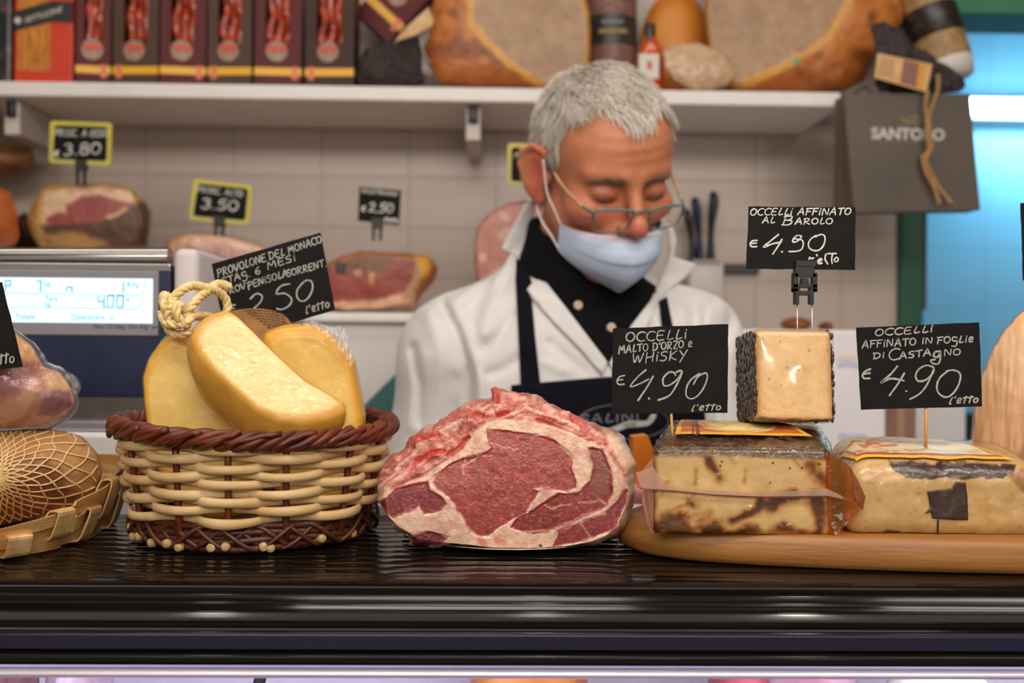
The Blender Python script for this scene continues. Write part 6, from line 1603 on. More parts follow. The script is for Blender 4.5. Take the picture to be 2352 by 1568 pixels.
# folded gusset on the left side
gl = [(a4[0] + bk[0]) / 2 + np.array([.010, 0, 0]), (a4[3] + bk[3]) / 2 + np.array([.004, 0, 0])]
V = np.concatenate([a4, bk, gl]); F = [[0, 3, 2, 1], [4, 5, 6, 7], [1, 2, 6, 5], [3, 7, 9], [3, 6, 2], [3, 7, 6], [0, 8, 9, 3], [8, 4, 7, 9]]
F = [[0, 3, 2, 1], [4, 5, 6, 7], [1, 2, 6, 5], [0, 8, 9, 3], [8, 4, 7, 9], [2, 3, 9, 7, 6]]
recalc(mesh('bag_body', V, F, gm, bg, False))
font('SANTORO', 'bag_lettering', M('silver_print', (206, 198, 190), rough=.5), bg, P(2001, 318, 1.5838), (1, 0, -.01), (0, 0, 1), .0250, .0002, bold=.0009)
L = []
x = 2020
while x < 2160:
    L.append([(x, 326), (x + 3, 331)]); x += 7
strokes(L, 1.5838, 2).build('small_print', M('faint_print', (140, 128, 118), rough=.6), bg, False)
strokes([catmull([(2062, 268), (2075, 277), (2088, 272), (2100, 266), (2112, 276), (2104, 284), (2088, 280), (2074, 286)], 5).tolist(), [(2072, 270), (2090, 284), (2108, 268)]], 1.5838, 3.2).build('crest', M('gold_print', (140, 118, 66), rough=.5), bg, False)
# hangers of the bag over the shelf end
V, F = tube(catmull([P(2000, 216, 1.60), P(1990, 200, 1.62), P(1960, 212, 1.64), P(1930, 222, 1.652)], 6), .0025, 8); mesh('bag_cord', V, F, gm, bg)

# ------------------------------------------------------------------ framed price tags behind the man
def btag(label, corners, Y, frame_c, lines, big, stem, group='price tags on the cut hams'):
    a = np.array(corners, float); c = a.mean(0)
    rt = root('price_tag', P(c[0], c[1], Y), label, 'price tag', group)
    if frame_c:
        n = []
        for i in range(4):
            p, q, r = a[i - 1], a[i], a[(i + 1) % 4]; u = (p - q) / np.linalg.norm(p - q); v = (r - q) / np.linalg.norm(r - q)
            for t in np.linspace(0, 1, 5): n.append(q + u * 9 * (1 - t) ** 2 + v * 9 * t ** 2)
        out = np.array(n); inn = c + (out - c) * np.array([.865, .80])
        k = len(out); o3, i3 = P(out[:, 0], out[:, 1], Y), P(inn[:, 0], inn[:, 1], Y)
        V = np.concatenate([o3, i3, o3 + [0, .003, 0], i3 + [0, .003, 0]]); F = []
        for j in range(k):
            j2 = (j + 1) % k; F += [[j, j2, k + j2, k + j], [2 * k + j2, 2 * k + j, 3 * k + j, 3 * k + j2], [j2, j, 2 * k + j, 2 * k + j2], [k + j, k + j2, 3 * k + j2, 3 * k + j]]
        recalc(mesh('frame', V, F, M('yellow_frame', (206, 192, 50), (188, 178, 96), scale=14, rough=.4), rt, False))
        pc = c + (a - c) * np.array([.9, .86])
    else: pc = a
    plate(pc, Y + .0012, .0014, card_m, 'card', rt)
    strokes(lines, Y + .0006, 2.6).build('header', chalk_b, rt, False); strokes(big, Y + .0006, 4.6).build('price', chalk_b, rt, False)
    if stem:
        x, y0, y1 = stem
        mb = MB(); mb.add(*pb(x - 13, y0 - 6, x + 13, y0 + 18, Y - .003, Y + .006)); mb.add(*pb(x - 12, y0 + 18, x - 5, y1, Y, Y + .005)); mb.add(*pb(x + 4, y0 + 18, x + 11, y1, Y, Y + .005)); mb.build('clip', clip_m, rt, False)
    return rt
YTG = 1.545
btag('yellow framed price tag reading 3.80 in the ham at the left', [(115, 277), (257, 282), (254, 381), (112, 374)], YTG, 1, write('PROSC. A OSSO', (124, 312), (246, 314), 18), write('€', (124, 358), (134, 358), 14) + write('3.80', (146, 357), (232, 352), 30), (185, 372, 424))
btag('tilted yellow framed price tag reading 3.50 above the wrapped pink ham', [(446, 410), (580, 426), (572, 517), (433, 504)], YTG, 1, write('PROSC. ALTO', (452, 440), (556, 452), 15), write('3.50', (462, 478), (546, 484), 27), (503, 502, 548))
btag('small frameless black price tag reading 2.50 above the deep red ham', [(825, 429), (921, 437), (917, 517), (822, 507)], YTG, 0, write('NOSTRANO', (830, 442), (912, 450), 10), write('€', (830, 484), (838, 484), 12) + write('2.50', (846, 486), (902, 489), 24) + write("l'etto", (882, 508), (914, 510), 9), (866, 506, 552))
btag('yellow framed price tag half hidden behind the man\'s grey hair', [(1166, 328), (1300, 332), (1298, 428), (1165, 426)], YTG, 1, write('MORTADELLA', (1182, 362), (1284, 364), 15), write('1.80', (1190, 406), (1270, 406), 28), (1232, 420, 470))

# ------------------------------------------------------------------ cut hams along the wall cabinet
def gen_col(polys, base, sc=22, seed=150, edge=None):
    def f(V, px, reg):
        n = fbm(V, sc, seed, 4); n2 = fbm(V, 70, seed + 1, 3); q = px + np.stack([n, n2], -1) * 6
        c = np.broadcast_to(np.array(base, float), V.shape) * (1 + .07 * n2)[:, None]
        for poly, col, soft in polys:
            cc = np.array(col, float) * (1 + .10 * n2 + .08 * n)[:, None]; w = 1 - sstep(sdf_poly(q, poly), -soft, soft)
            c = c * (1 - w)[:, None] + cc * w[:, None]
        return c
    return f
# white risers the hams stand on
def riser(x0, x1, yt, Y0, Y1, label):
    a, b = P(x0, yt, Y0), P(x1, yt, Y0)
    o = mesh('display_riser', *box((a[0], Y0, CABZ), (b[0], Y1, a[2]), .003), white_paint, None, False); return tag(o, label, 'riser'), a[2]
_, zr1 = riser(-150, 372, 574, 1.60, 1.80, 'white riser carrying the hams behind the scale')
f1 = [(100, 440), (160, 428), (240, 430), (300, 440), (312, 470), (322, 520), (300, 556), (220, 566), (130, 560), (96, 530), (88, 490)]
s1 = [(62, 505), (72, 470), (88, 436), (110, 424), (180, 420), (260, 422), (305, 434), (330, 462), (346, 485), (344, 530), (338, 572), (260, 574), (150, 574), (90, 566), (72, 540)]
ham('cut ham with pink heart and thick white fat under the 3.80 tag', (200, 500), f1, s1, 1.565, 1.62, 1.72, gen_col([
    ([(60, 400), (360, 400), (360, 580), (60, 580)], (206, 160, 96), 4), ([(104, 440), (170, 428), (300, 438), (306, 470), (230, 452), (160, 470), (120, 520), (96, 510)], (226, 190, 158), 8),
    ([(92, 520), (150, 505), (230, 505), (300, 470), (330, 460), (350, 490), (345, 575), (150, 575), (110, 560)], (92, 62, 42), 9), ([(100, 540), (170, 530), (250, 560), (200, 575), (120, 572)], (180, 136, 78), 8),
    ([(104, 505), (130, 486), (150, 490), (152, 470), (190, 452), (230, 448), (300, 468), (270, 490), (230, 510), (180, 514), (110, 516)], (158, 78, 74), 5), ([(240, 500), (290, 476), (300, 482), (250, 506)], (214, 168, 132), 4)], (206, 160, 96)), 23, zr1 + .0004, bulge=.004)
s2p = [(-120, 470), (-60, 425), (-10, 424), (22, 445), (38, 490), (46, 540), (36, 562), (-10, 574), (-110, 574), (-140, 540)]
ham('orange brown ham end at the far left behind the scale', (-45, 500), s2p, s2p, 1.57, 1.62, 1.72, gen_col([], (178, 94, 34), 20, 160), 24, zr1 + .0004, bulge=.035)
lumpy('dark_ham_piece', 'dark brown ham piece between the orange ham end and the pink hearted ham', 'ham', [(36, 500), (60, 488), (76, 520), (92, 560), (90, 574), (30, 574), (30, 540)], 1.70, 1.77, M('dark_ham', (70, 44, 28), (48, 30, 20), scale=30, rough=.6), 25, .004, 40, zr1 + .0004)
# brown ham knob higher up on the left, hanging by the wall
hk = lumpy('hanging_ham', 'brown ham knuckle hanging against the wall at the far left', 'ham', [(-150, 300), (-60, 310), (0, 332), (40, 333), (72, 342), (80, 362), (66, 388), (20, 396), (-20, 410), (-120, 420), (-170, 360)], 1.74, 1.84, M('ham_knuckle', (140, 92, 44), (112, 68, 30), scale=18, rough=.5), 26, .005, 22)
_, zr2 = riser(378, 1010, 716, 1.515, 1.66, 'low white riser carrying the wrapped ham and the deep red ham')
f3 = [(392, 560), (430, 548), (520, 552), (590, 570), (640, 600), (650, 680), (600, 706), (470, 706), (400, 660), (386, 600)]
s3p = [(378, 580), (388, 548), (420, 536), (500, 536), (580, 556), (650, 590), (668, 650), (660, 714), (560, 716), (430, 716), (390, 690)]
V, F, px, reg = piece((520, 630), f3, s3p, 1.535, 1.57, 1.64, nth=200, nf=50, ns=24, nb=20, back=.55, bulge=.004, zmin=zr2 + .0004, disp=lambda V, px, reg: .002 * fbm(V, 28, 27, 4))
wh = root('wrapped_ham', (V[:, 0].mean(), 1.58, zr2), 'pink speckled ham in clear film between the scale and the tilted provolone card', 'ham')
mesh('ham_body', V, F, ham_m, wh, True, gen_col([([(378, 530), (640, 540), (660, 600), (560, 572), (430, 560), (390, 570)], (226, 178, 146), 8), ([(378, 590), (384, 546), (430, 536), (440, 546), (396, 566)], (206, 140, 70), 6), ([(430, 570), (560, 590), (640, 620), (640, 700), (450, 700), (400, 640)], (160, 104, 100), 12)], (196, 140, 120), 40, 170)(V, px, reg))
nr = vnormals(V, F[0]); nr *= np.where(((V - V.mean(0)) * nr).sum(1) > 0, 1, -1)[:, None]
film_over(V, F[0], nr, wh, MATS['shiny_film'], seed=33, amp=.004, off=.002, sc=50)
f4 = [(765, 605), (800, 590), (840, 584), (920, 590), (960, 594), (958, 620), (950, 660), (930, 690), (870, 704), (790, 712), (750, 690), (750, 640)]
s4 = [(752, 605), (790, 586), (830, 576), (900, 578), (960, 582), (990, 588), (1008, 612), (1000, 640), (975, 670), (955, 704), (880, 712), (790, 716), (740, 710), (735, 640)]
ham('deep red cut ham with a yellow fat end, left of the man', (860, 648), f4, s4, 1.53, 1.575, 1.65, gen_col([
    ([(730, 570), (1020, 570), (1020, 720), (730, 720)], (176, 112, 50), 4), ([(950, 586), (992, 588), (985, 630), (960, 640)], (226, 166, 66), 5), ([(740, 690), (800, 692), (870, 680), (950, 670), (960, 706), (800, 718), (740, 716)], (224, 178, 148), 6), ([(905, 670), (945, 640), (955, 600), (965, 604), (960, 660), (930, 690)], (196, 150, 104), 5),
    ([(750, 620), (800, 600), (860, 590), (955, 596), (952, 620), (930, 670), (860, 688), (750, 696)], (150, 68, 58), 5), ([(770, 612), (820, 586), (900, 590), (880, 620), (850, 640), (830, 620)], (122, 78, 52), 7), ([(812, 618), (830, 614), (832, 634), (816, 634)], (214, 156, 126), 4), ([(848, 620), (862, 626), (858, 652), (848, 648)], (206, 156, 92), 4), ([(770, 600), (798, 604), (796, 632), (776, 628)], (34, 22, 18), 5)], (176, 112, 50), 26, 180), 28, zr2 + .0004, bulge=.003)
# big mortadella behind the man's shoulder
mc = [(1087, 560), (1095, 525), (1120, 490), (1160, 466), (1215, 458), (1270, 470), (1320, 510), (1340, 580), (1330, 660), (1280, 716), (1200, 722), (1130, 712), (1096, 650)]
ham('large round pink mortadella with pale fat spots behind the man\'s collar', (1212, 590), [(p[0] * .95 + 60.6, p[1] * .95 + 29.5) for p in mc], mc, 1.56, 1.60, 1.78, lambda V, px, reg: mixc(np.broadcast_to(np.array((206, 142, 128.0)), V.shape), (226, 186, 168), sstep(fbm(V, 60, 190, 2), .15, .3)), 29, CABZ + .0004, name='mortadella', bulge=.004)

# ------------------------------------------------------------------ right of the man
# knives in a white wall holder
kh = root('knife_holder', P(1612, 640, 1.80), 'white wall mounted knife holder right of the man\'s face', 'knife holder')
mesh('holder_body', *wq(1582, 600, 1664, 700, 1.775, WALLY - .001, .006), M('holder_white', (196, 188, 184), rough=.4), kh, True, sharp=40)
mesh('holder_lip', *wq(1590, 596, 1656, 604, 1.77, WALLY - .001, .002), M('holder_grey', (150, 144, 142), rough=.4), kh, False)
blk_h, blu_h = M('knife_black', (20, 18, 20), rough=.4), M('knife_blue', (24, 26, 74), (18, 20, 60), scale=30, rough=.4)
for pts, m_, lab, r in (([(1590, 612), (1590, 570), (1586, 530), (1580, 500), (1576, 480)], blk_h, 'black handled knife nearest to the man\'s glasses in the wall holder', .0105), ([(1607, 612), (1606, 560), (1602, 510), (1598, 470), (1592, 454)], blu_h, 'navy blue handled knife in the middle of the wall holder', .012), ([(1632, 612), (1632, 560), (1634, 510), (1640, 460), (1636, 440)], blk_h, 'long curved black knife handle at the right of the wall holder', .0125)):
    c = catmull([P(x, y, 1.80) for x, y in pts], 5); t = np.linspace(0, 1, len(c))
    kn = root('knife', c[0], lab, 'knife', 'knives in the wall holder')
    V, F = tube(c, r * (.82 + .18 * np.cos(t * 9)) * np.where(t > .93, .75, 1), 14, flat=(.95, .7)); mesh('handle', V, F, m_, kn)
    V, F = tube([c[0] + np.array([0, 0, .004]), c[0] - np.array([0, 0, .08]), c[0] - np.array([0, 0, .10])], [.009, .008, .001], 8, flat=(1, .12)); mesh('blade', V, F, MATS['stainless_steel'], kn)
mesh_o = mesh('magnetic_rail', *wq(1662, 606, 1745, 627, 1.83, WALLY - .001, .002), M('rail_dark', (46, 42, 42), rough=.4), None, False); tag(mesh_o, 'dark magnetic knife rail on the tiles beside the knife holder', 'rail')
# white printed carton, brown carton
wc = root('paper_carton', P(1950, 1040, 1.40) * np.array([1, 1, 0]) + np.array([0, .06, 0]), 'tall white printed carton behind the small cheese cube', 'carton')
mesh('carton_body', *box((P(1650, 900, 1.38)[0], 1.38, 0), (P(2036, 900, 1.38)[0], 1.535, P(1950, 758, 1.38)[2]), .004), M('carton_white', (232, 226, 226), (222, 216, 218), scale=6, rough=.5), wc, False)
YC_ = 1.3792
for l_, w_ in (([(1930, 838), (1945, 834), (1966, 838)], 14), ([(1934, 1003), (1955, 1006), (1985, 1006)], 20)): strokes([l_], YC_, w_).build('violet_print', M('print_violet', (196, 190, 226), rough=.6), wc, False)
for l_ in ([(1928, 822), (1950, 820), (1970, 822)], [(1985, 1022), (2005, 1010), (2028, 1014)]): strokes([l_], YC_, 10).build('orange_print', M('print_peach', (232, 206, 180), rough=.6), wc, False)
bc = root('brown_carton', (P(2075, 1000, 1.48)[0], 1.55, 0), 'brown cardboard carton standing beside the white printed carton', 'carton')
mesh('carton_body', *box((P(2030, 900, 1.46)[0], 1.46, 0), (P(2106, 900, 1.46)[0], 1.545, P(2070, 930, 1.46)[2]), .003), M('kraft_board', (150, 112, 92), (136, 98, 80), scale=8, rough=.7), bc, False)
mesh('carton_tape', *box((P(2060, 900, 1.46)[0], 1.4592, .9), (P(2078, 900, 1.46)[0], 1.4602, P(2070, 930, 1.46)[2])), M('tape_tan', (166, 130, 100), rough=.35), bc, False)
for x0, x1, y0, lab, nm in ((1802, 1872, 728, 'brown loaf shaped cheese on the work bench below the Barolo card', 'smoked_loaf'), (1894, 1918, 738, 'small brown lump on the work bench beside the brown loaf', 'smoked_lump')):
    a, b = P(x0, 757, 1.63), P(x1, y0, 1.63)
    V, F = ellipsoid(((a[0] + b[0]) / 2, 1.65, cz2 + (b[2] - cz2) * .48), ((b[0] - a[0]) / 2, .03, (b[2] - cz2) * .52), 24, 16); V[:, 2] = np.maximum(V[:, 2], cz2 + .0003)
    tag(mesh(nm, V, F, M('brown_loaf', (150, 88, 40), (120, 66, 28), scale=40, rough=.5)), lab, 'cheese')
# orange packet and pink meat on the service side just behind the counter
ss = root('service_ledge', (0.25, 1.0, 0), 'white service ledge behind the counter below the man\'s apron', 'ledge')
ZS = P(1460, 1150, .96)[2]
mesh('ledge_top', *box((P(530, 1000, .985)[0] + .01, .936, ZS - .02), (1.2, .985, ZS), .003), M('ledge_white', (236, 232, 234), rough=.35), ss, False)
mesh('ledge_body', *box((P(530, 1000, .985)[0] + .02, .940, 0), (1.19, .98, ZS - .02), .003), inner, ss, False)
po = [(1452, 1060), (1454, 1004), (1488, 1000), (1500, 1030), (1520, 1040), (1530, 1146), (1440, 1146), (1440, 1080)]
op = plate(po, .955, .025, M('orange_pack', (216, 124, 24), (200, 106, 18), scale=20, rough=.45), 'orange_packet'); tag(op, 'orange packet standing behind the counter between the roast and the amber block', 'packet')
lump('pink_meat_slab', (P(1470, 1160, .95)[0], .945, ZS + .008), (.035, .008, .010), M('pink_slab', (232, 168, 172), (220, 140, 150), scale=30, rough=.45), 'pale pink meat slab low behind the counter right of the roast', 'meat', 40)

# ------------------------------------------------------------------ the man
HC = P(1383, 392, 1.215)
HR = Rz(180 + 21) @ Rx(-27) @ Ry(7)
HS = .965
def h2w(q): return (np.asarray(q, float) * HS) @ HR.T + HC
def w2h(p): return ((p - HC) @ HR) / HS
sym = lambda q: np.concatenate([np.abs(q[..., :1]), q[..., 1:]], -1)
def f_head(p):
    q = w2h(p); a = sym(q)
    d = s_ell(q, (0, -.014, .036), (.0765, .099, .087))
    d = s_min(d, s_ell(q, (0, .036, .040), (.064, .052, .052)), .03)
    d = s_min(d, s_ell(q, (0, .030, -.040), (.060, .060, .080)), .03)
    d = s_min(d, s_ell(q, (0, .066, -.096), (.026, .024, .020)), .03)
    d = s_min(d, s_cap(a, (.056, .0, -.045), (.020, .062, -.100), .016), .025)
    d = s_min(d, s_ell(a, (.046, .060, -.024), (.024, .024, .018)), .02)
    d = s_min(d, s_cap(a, (.010, .088, .0205), (.047, .070, .0225), .0085), .014)
    d = s_max(d, -s_ell(a, (.032, .101, .002), (.022, .0175, .0145)), .012)
    d = s_min(d, s_ell(a, (.0315, .0755, .0), (.0178, .0150, .0112)), .005)          # lids lowered over the eyes
    d = s_max(d, -s_cap(a, (.019, .0945, .0105), (.044, .0850, .0095), .0016), .004)      # fold above the lid
    d = s_max(d, -s_cap(a, (.019, .094, -.0075), (.042, .086, -.0085), .0013), .003)      # lid line
    d = s_min(d, s_cap(q, (0, .088, .014), (0, .111, -.027), .0075, .0105), .010)
    d = s_min(d, s_ell(q, (0, .1155, -.034), (.0116, .0112, .0108)), .007)
    d = s_min(d, s_ell(a, (.0125, .103, -.0375), (.0085, .0100, .0080)), .006)
    d = s_max(d, -s_ell(a, (.0062, .1105, -.0455), (.0038, .0055, .0042)), .003)
    d = s_min(d, s_ell(q, (0, .086, -.060), (.030, .014, .018)), .012)
    d = s_min(d, s_ell(q, (0, .0985, -.0665), (.023, .008, .0052)), .004)
    d = s_min(d, s_ell(q, (0, .0965, -.0755), (.021, .008, .0056)), .004)
    d = s_max(d, -s_cap(a, (0, .107, -.0712), (.022, .098, -.0715), .0014), .002)
    # ears
    b = a; a = a.copy(); a[..., 0] -= .42 * np.clip(.004 - a[..., 1], 0, .05); a[..., 1:] = (a[..., 1:] - np.array([-.010, 0])) / 1.02 + np.array([-.010, 0])
    e = s_ell(a, (.0790, -.012, -.004), (.0080, .0200, .0320))
    e = s_max(e, -s_ell(a, (.0885, -.007, -.000), (.0080, .0105, .0185)), .004)
    hx = np.array([(.078, .006, .014), (.0815, .002, .027), (.084, -.013, .031), (.0855, -.027, .021), (.085, -.030, .004), (.083, -.024, -.014), (.080, -.012, -.030)])
    for i in range(6): e = s_min(e, s_cap(a, hx[i], hx[i + 1], .0036), .003)
    e = s_min(e, s_ell(a, (.0790, -.004, -.031), (.0050, .0085, .0100)), .005)
    e = s_min(e, s_ell(a, (.0770, .008, -.004), (.0045, .0045, .0070)), .003)
    d = s_min(d, e, .005)
    d = d + .0006 * np.sin(q[..., 2] * 420 + np.sin(q[..., 0] * 40)) * np.exp(-((q[..., 2] - .056) / .018) ** 2) * (q[..., 1] > .05) * np.exp(-(q[..., 0] / .045) ** 2)   # brow creases
    return d * HS
NB = np.array([.100, 1.275, 1.505])          # base of the neck
NT = h2w((0, -.028, -.060))
CHX = .095
SHL, SHR = np.array([-.046, 1.285, 1.432]), np.array([.250, 1.290, 1.442])
ELL, ELR = np.array([-.108, 1.265, 1.175]), np.array([.310, 1.270, 1.180])
WRL, WRR = np.array([.005, 1.135, 1.085]), np.array([.185, 1.135, 1.085])
def f_torso(p, g=0.0):
    d = s_ell(p, (CHX, 1.290, 1.335), (.155 + g, .112 + g, .190 + g))
    d = s_min(d, s_cap(p, SHL, SHR, .056 + g), .06)
    d = s_min(d, s_cap(p, NB + [0, .012, .015], SHL + [.03, 0, .012], .050 + g * .6, .044 + g), .04)
    d = s_min(d, s_cap(p, NB + [0, .012, .015], SHR + [-.03, 0, .012], .050 + g * .6, .044 + g), .04)
    d = s_min(d, s_ell(p, (CHX, 1.285, 1.13), (.150 + g, .125 + g, .17 + g)), .06)
    d = s_min(d, s_ell(p, (CHX, 1.300, .96), (.162 + g, .120 + g, .12 + g)), .06)
    return d
def f_arm(p, S, E, W, g=0.0, wr=.027):
    d = s_cap(p, S, E, .053 + g, .043 + g)
    return s_min(d, s_cap(p, E, W, .042 + g, wr + g), .02)
def f_hand(p, W, fwd, up, sx):
    fwd = np.array(fwd, float); fwd /= np.linalg.norm(fwd); up = np.array(up, float); up -= fwd * (up @ fwd); up /= np.linalg.norm(up); sd = np.cross(fwd, up) * sx
    L = lambda a, b, c: W + sd * a + fwd * b + up * c
    d = s_cap(p, L(-.016, .030, 0), L(-.022, .085, .002), .015); d = s_min(d, s_cap(p, L(.014, .030, 0), L(.024, .082, 0), .015), .012); d = s_min(d, s_cap(p, L(0, .02, 0), L(0, .09, .004), .0155), .012)
    d = s_min(d, s_cap(p, W, L(0, .03, 0), .027, .022), .015)
    for k, (x, l, y0) in enumerate(((-.028, .066, .088), (-.0095, .078, .094), (.0095, .073, .092), (.0275, .056, .084))):
        a = L(x, y0, .002); b = L(x * 1.10, y0 + l * .45, -.006); c = L(x * 1.12, y0 + l * .75, -.020); e = L(x * 1.10, y0 + l * .92, -.034)
        f = np.minimum(np.minimum(s_cap(p, a, b, .0092, .0084), s_cap(p, b, c, .0084, .0078)), s_cap(p, c, e, .0078, .0066))
        d = s_min(d, f, .004)
    t = np.minimum(s_cap(p, L(-.022, .025, -.004), L(-.046, .055, -.014), .012, .0102), s_cap(p, L(-.046, .055, -.014), L(-.050, .088, -.022), .0100, .0080))
    return s_min(d, t, .006)
LEGL, LEGR = np.array([.015, 1.31, .92]), np.array([.175, 1.31, .92])
def f_body(p):
    d = f_torso(p)
    d = s_min(d, s_cap(p, NB + [0, .02, -.03], NT, .062, .056), .03)
    near = np.linalg.norm(p - HC, axis=-1) < .30
    if near.any():
        h = np.full(len(p), 9.0); h[near] = f_head(p[near]); d = np.where(near, s_min(d, h, .018), d)
    for S, E, W, hx in ((SHL, ELL, WRL, -1), (SHR, ELR, WRR, 1)):
        d = s_min(d, f_arm(p, S, E, W), .03)
        nh_ = np.linalg.norm(p - W, axis=-1) < .30
        if nh_.any():
            h = np.full(len(p), 9.0); h[nh_] = f_hand(p[nh_], W, W - E + np.array([0, 0, -.02]), (0, 0, 1), hx); d = np.where(nh_, s_min(d, h, .010), d)
    for H0 in (LEGL, LEGR):
        K = np.array([H0[0], 1.29, .50]); A = np.array([H0[0], 1.32, .09])
        d = s_min(d, s_cap(p, H0, K, .078, .055), .03); d = s_min(d, s_cap(p, K, A, .052, .036), .02); d = s_min(d, s_cap(p, A, A + [0, -.15, -.06], .034, .028), .02)
    return d
man = root('person', (CHX, 1.29, 0), 'grey haired man in white coat, navy apron and lowered face mask, looking down', 'person')
V, F = isosurface(f_body, (-.30, .90, -.01), (.48, 1.46, 1.84), .0033)
q = w2h(V); a = sym(q)
hd = np.linalg.norm(q, axis=1) < .19
n1 = fbm(q, 30, 201, 3); n2 = fbm(q, 110, 202, 3)
skin = np.broadcast_to(np.array((206, 136, 100.0)), V.shape) * (1 + .035 * n1 + .03 * n2)[:, None]
blob = lambda c, r: np.exp(-(((a - np.array(c)) / np.array(r)) ** 2).sum(1))
skin = mixc(skin, (198, 104, 88), blob((0, .117, -.036), (.016, .02, .015)) * .8)
skin = mixc(skin, (200, 112, 86), blob((.046, .07, -.03), (.03, .04, .025)) * .5)
skin = mixc(skin, (200, 92, 72), (1 - sstep(np.abs(a[:, 0] - .085), .004, .012)) * (np.abs(a[:, 1] + .012) < .03) * (np.abs(a[:, 2]) < .042) * .55 * hd)
skin = mixc(skin, (148, 84, 62), blob((.032, .088, .004), (.024, .02, .014)) * .7)
skin = mixc(skin, (168, 92, 84), blob((0, .1, -.071), (.024, .02, .010)) * .7)
skin = mixc(skin, (188, 118, 84), sstep(fbm(q, 22, 205, 3), .15, .5) * .45)
# scalp grey where the hair grows
hl = .078 - .022 * np.exp(-((a[:, 0] - .0) / .020) ** 2) * 0 + .012 * np.exp(-((a[:, 0] - .040) / .018) ** 2) - .004
def hair_mask(q):
    a = sym(q); x, y, z = a[..., 0], q[..., 1], q[..., 2]
    front = z - (.079 + .016 * np.exp(-((x - .036) / .016) ** 2) - .004 * np.exp(-(x / .014) ** 2))          # receding temples
    side_edge = .034 + .010 * np.clip((z - .03) / .05, -1, 1)                                     # hair edge in front of the ear
    m_front = np.where(y > .030, front, 1.0)
    m_side = np.where((x > .052) & (z < .075), np.where(y < side_edge + (z - .02) * .25, .02, -.02), 1.0)
    low = np.where(x > .050, np.where(y > -.035, z - .022 + np.clip((y - .012), 0, 1) * 1.1 - np.where(y > .016, .028, 0), z + .045), z + .060)
    low = np.where((x > .0772) & (z < .055), -.02, low)
    return np.minimum(np.minimum(m_front, np.where(y > .03, np.where(x > .058, np.where(z > .03, np.where(y < .046, .01, front), -.01), front), 1.0)), np.minimum(m_side, low))
hm = hair_mask(q) * hd + (~hd) * -1
skin = mixc(skin, (204, 196, 186), sstep(hm, -.002, .004) * .9)
skin_m = M('skin', (255, 255, 255), (248, 240, 236), scale=260, rough=.46, attr=True, sss=.18, sssr=.006, bump=.12, bscale=900, spec=.4)
mesh('body', V, [F], skin_m, man, True, skin)
hv = np.where(hd & (hm > .001))[0]
nrm = gradn(f_head, V[hv])
bvh_body = BVHTree.FromPolygons(V.tolist(), F.tolist())
# hair: combed forward from the crown, cropped sides
crown = h2w((0, -.070, .100))
NS = 17000
pick_ = RNG.choice(len(hv), NS)
P0 = V[hv][pick_] + RNG.normal(0, .0012, (NS, 3)); N0 = nrm[pick_]; Q0 = q[hv][pick_]; A0 = np.abs(Q0[:, 0])
rad = P0 - crown; flow = rad - N0 * (rad * N0).sum(1)[:, None]; flow /= np.linalg.norm(flow, axis=1)[:, None] + 1e-9
dn = HR @ np.array([0, .25, -1.0]); dn = dn - N0 * (N0 @ dn)[:, None]; dn /= np.linalg.norm(dn, axis=1)[:, None] + 1e-9
sidew = sstep(A0, .050, .072)[:, None]
flow = flow * (1 - sidew) + dn * sidew
jit = RNG.normal(0, .28, (NS, 3)) + .75 * np.stack([fbm(Q0, 55, 210 + k, 2) for k in range(3)], -1) * (1 - .5 * sidew)
flow = flow + jit; flow -= N0 * (flow * N0).sum(1)[:, None] * .9; flow /= np.linalg.norm(flow, axis=1)[:, None]
Ls = np.where(A0 > .06, .015, .026) * RNG.uniform(.7, 1.25, NS); Ls = np.where(Q0[:, 1] > .045, Ls * .75, Ls)
lift = RNG.uniform(.16, .42, NS) * np.where(A0 > .06, .6, 1.0)
K = 5; pts = np.zeros((NS, K, 3))
for k in range(K):
    t = k / (K - 1)
    pts[:, k] = P0 + flow * (Ls * t)[:, None] + N0 * (Ls * lift * (1.5 * t - .95 * t * t))[:, None] + N0 * .0004
W0 = RNG.uniform(.00028, .00055, NS)
side = np.cross(flow, N0); side /= np.linalg.norm(side, axis=1)[:, None]
Vh = []
for k in range(K):
    w = W0 * (1.0 if k < K - 2 else (.75 if k == K - 2 else .12))
    for j in range(3):
        an = j * 2 * math.pi / 3
        Vh.append(pts[:, k] + side * (w * math.cos(an))[:, None] + N0 * (w * math.sin(an))[:, None])
Vh = np.stack(Vh, 1).reshape(-1, 3); base = (np.arange(NS) * K * 3)[:, None]
Fh = np.concatenate([base + np.array([[k * 3 + j, k * 3 + (j + 1) % 3, (k + 1) * 3 + (j + 1) % 3, (k + 1) * 3 + j]]) for k in range(K - 1) for j in range(3)])
tone = np.clip(.5 + .45 * RNG.normal(0, .5, NS) + .4 * fbm(Q0, 40, 220, 2), 0, 1)
dark = sstep(-Q0[:, 2], -.03, .02) * .35
hc = (np.array((196, 184, 171.0)) * (1 - tone)[:, None] + np.array((255, 249, 238.0)) * tone[:, None]) * (1 - dark)[:, None]
mesh('hair', Vh, [Fh], M('grey_hair', (255, 255, 255), rough=.5, attr=True, spec=.35), man, True, np.repeat(hc, K * 3, 0))
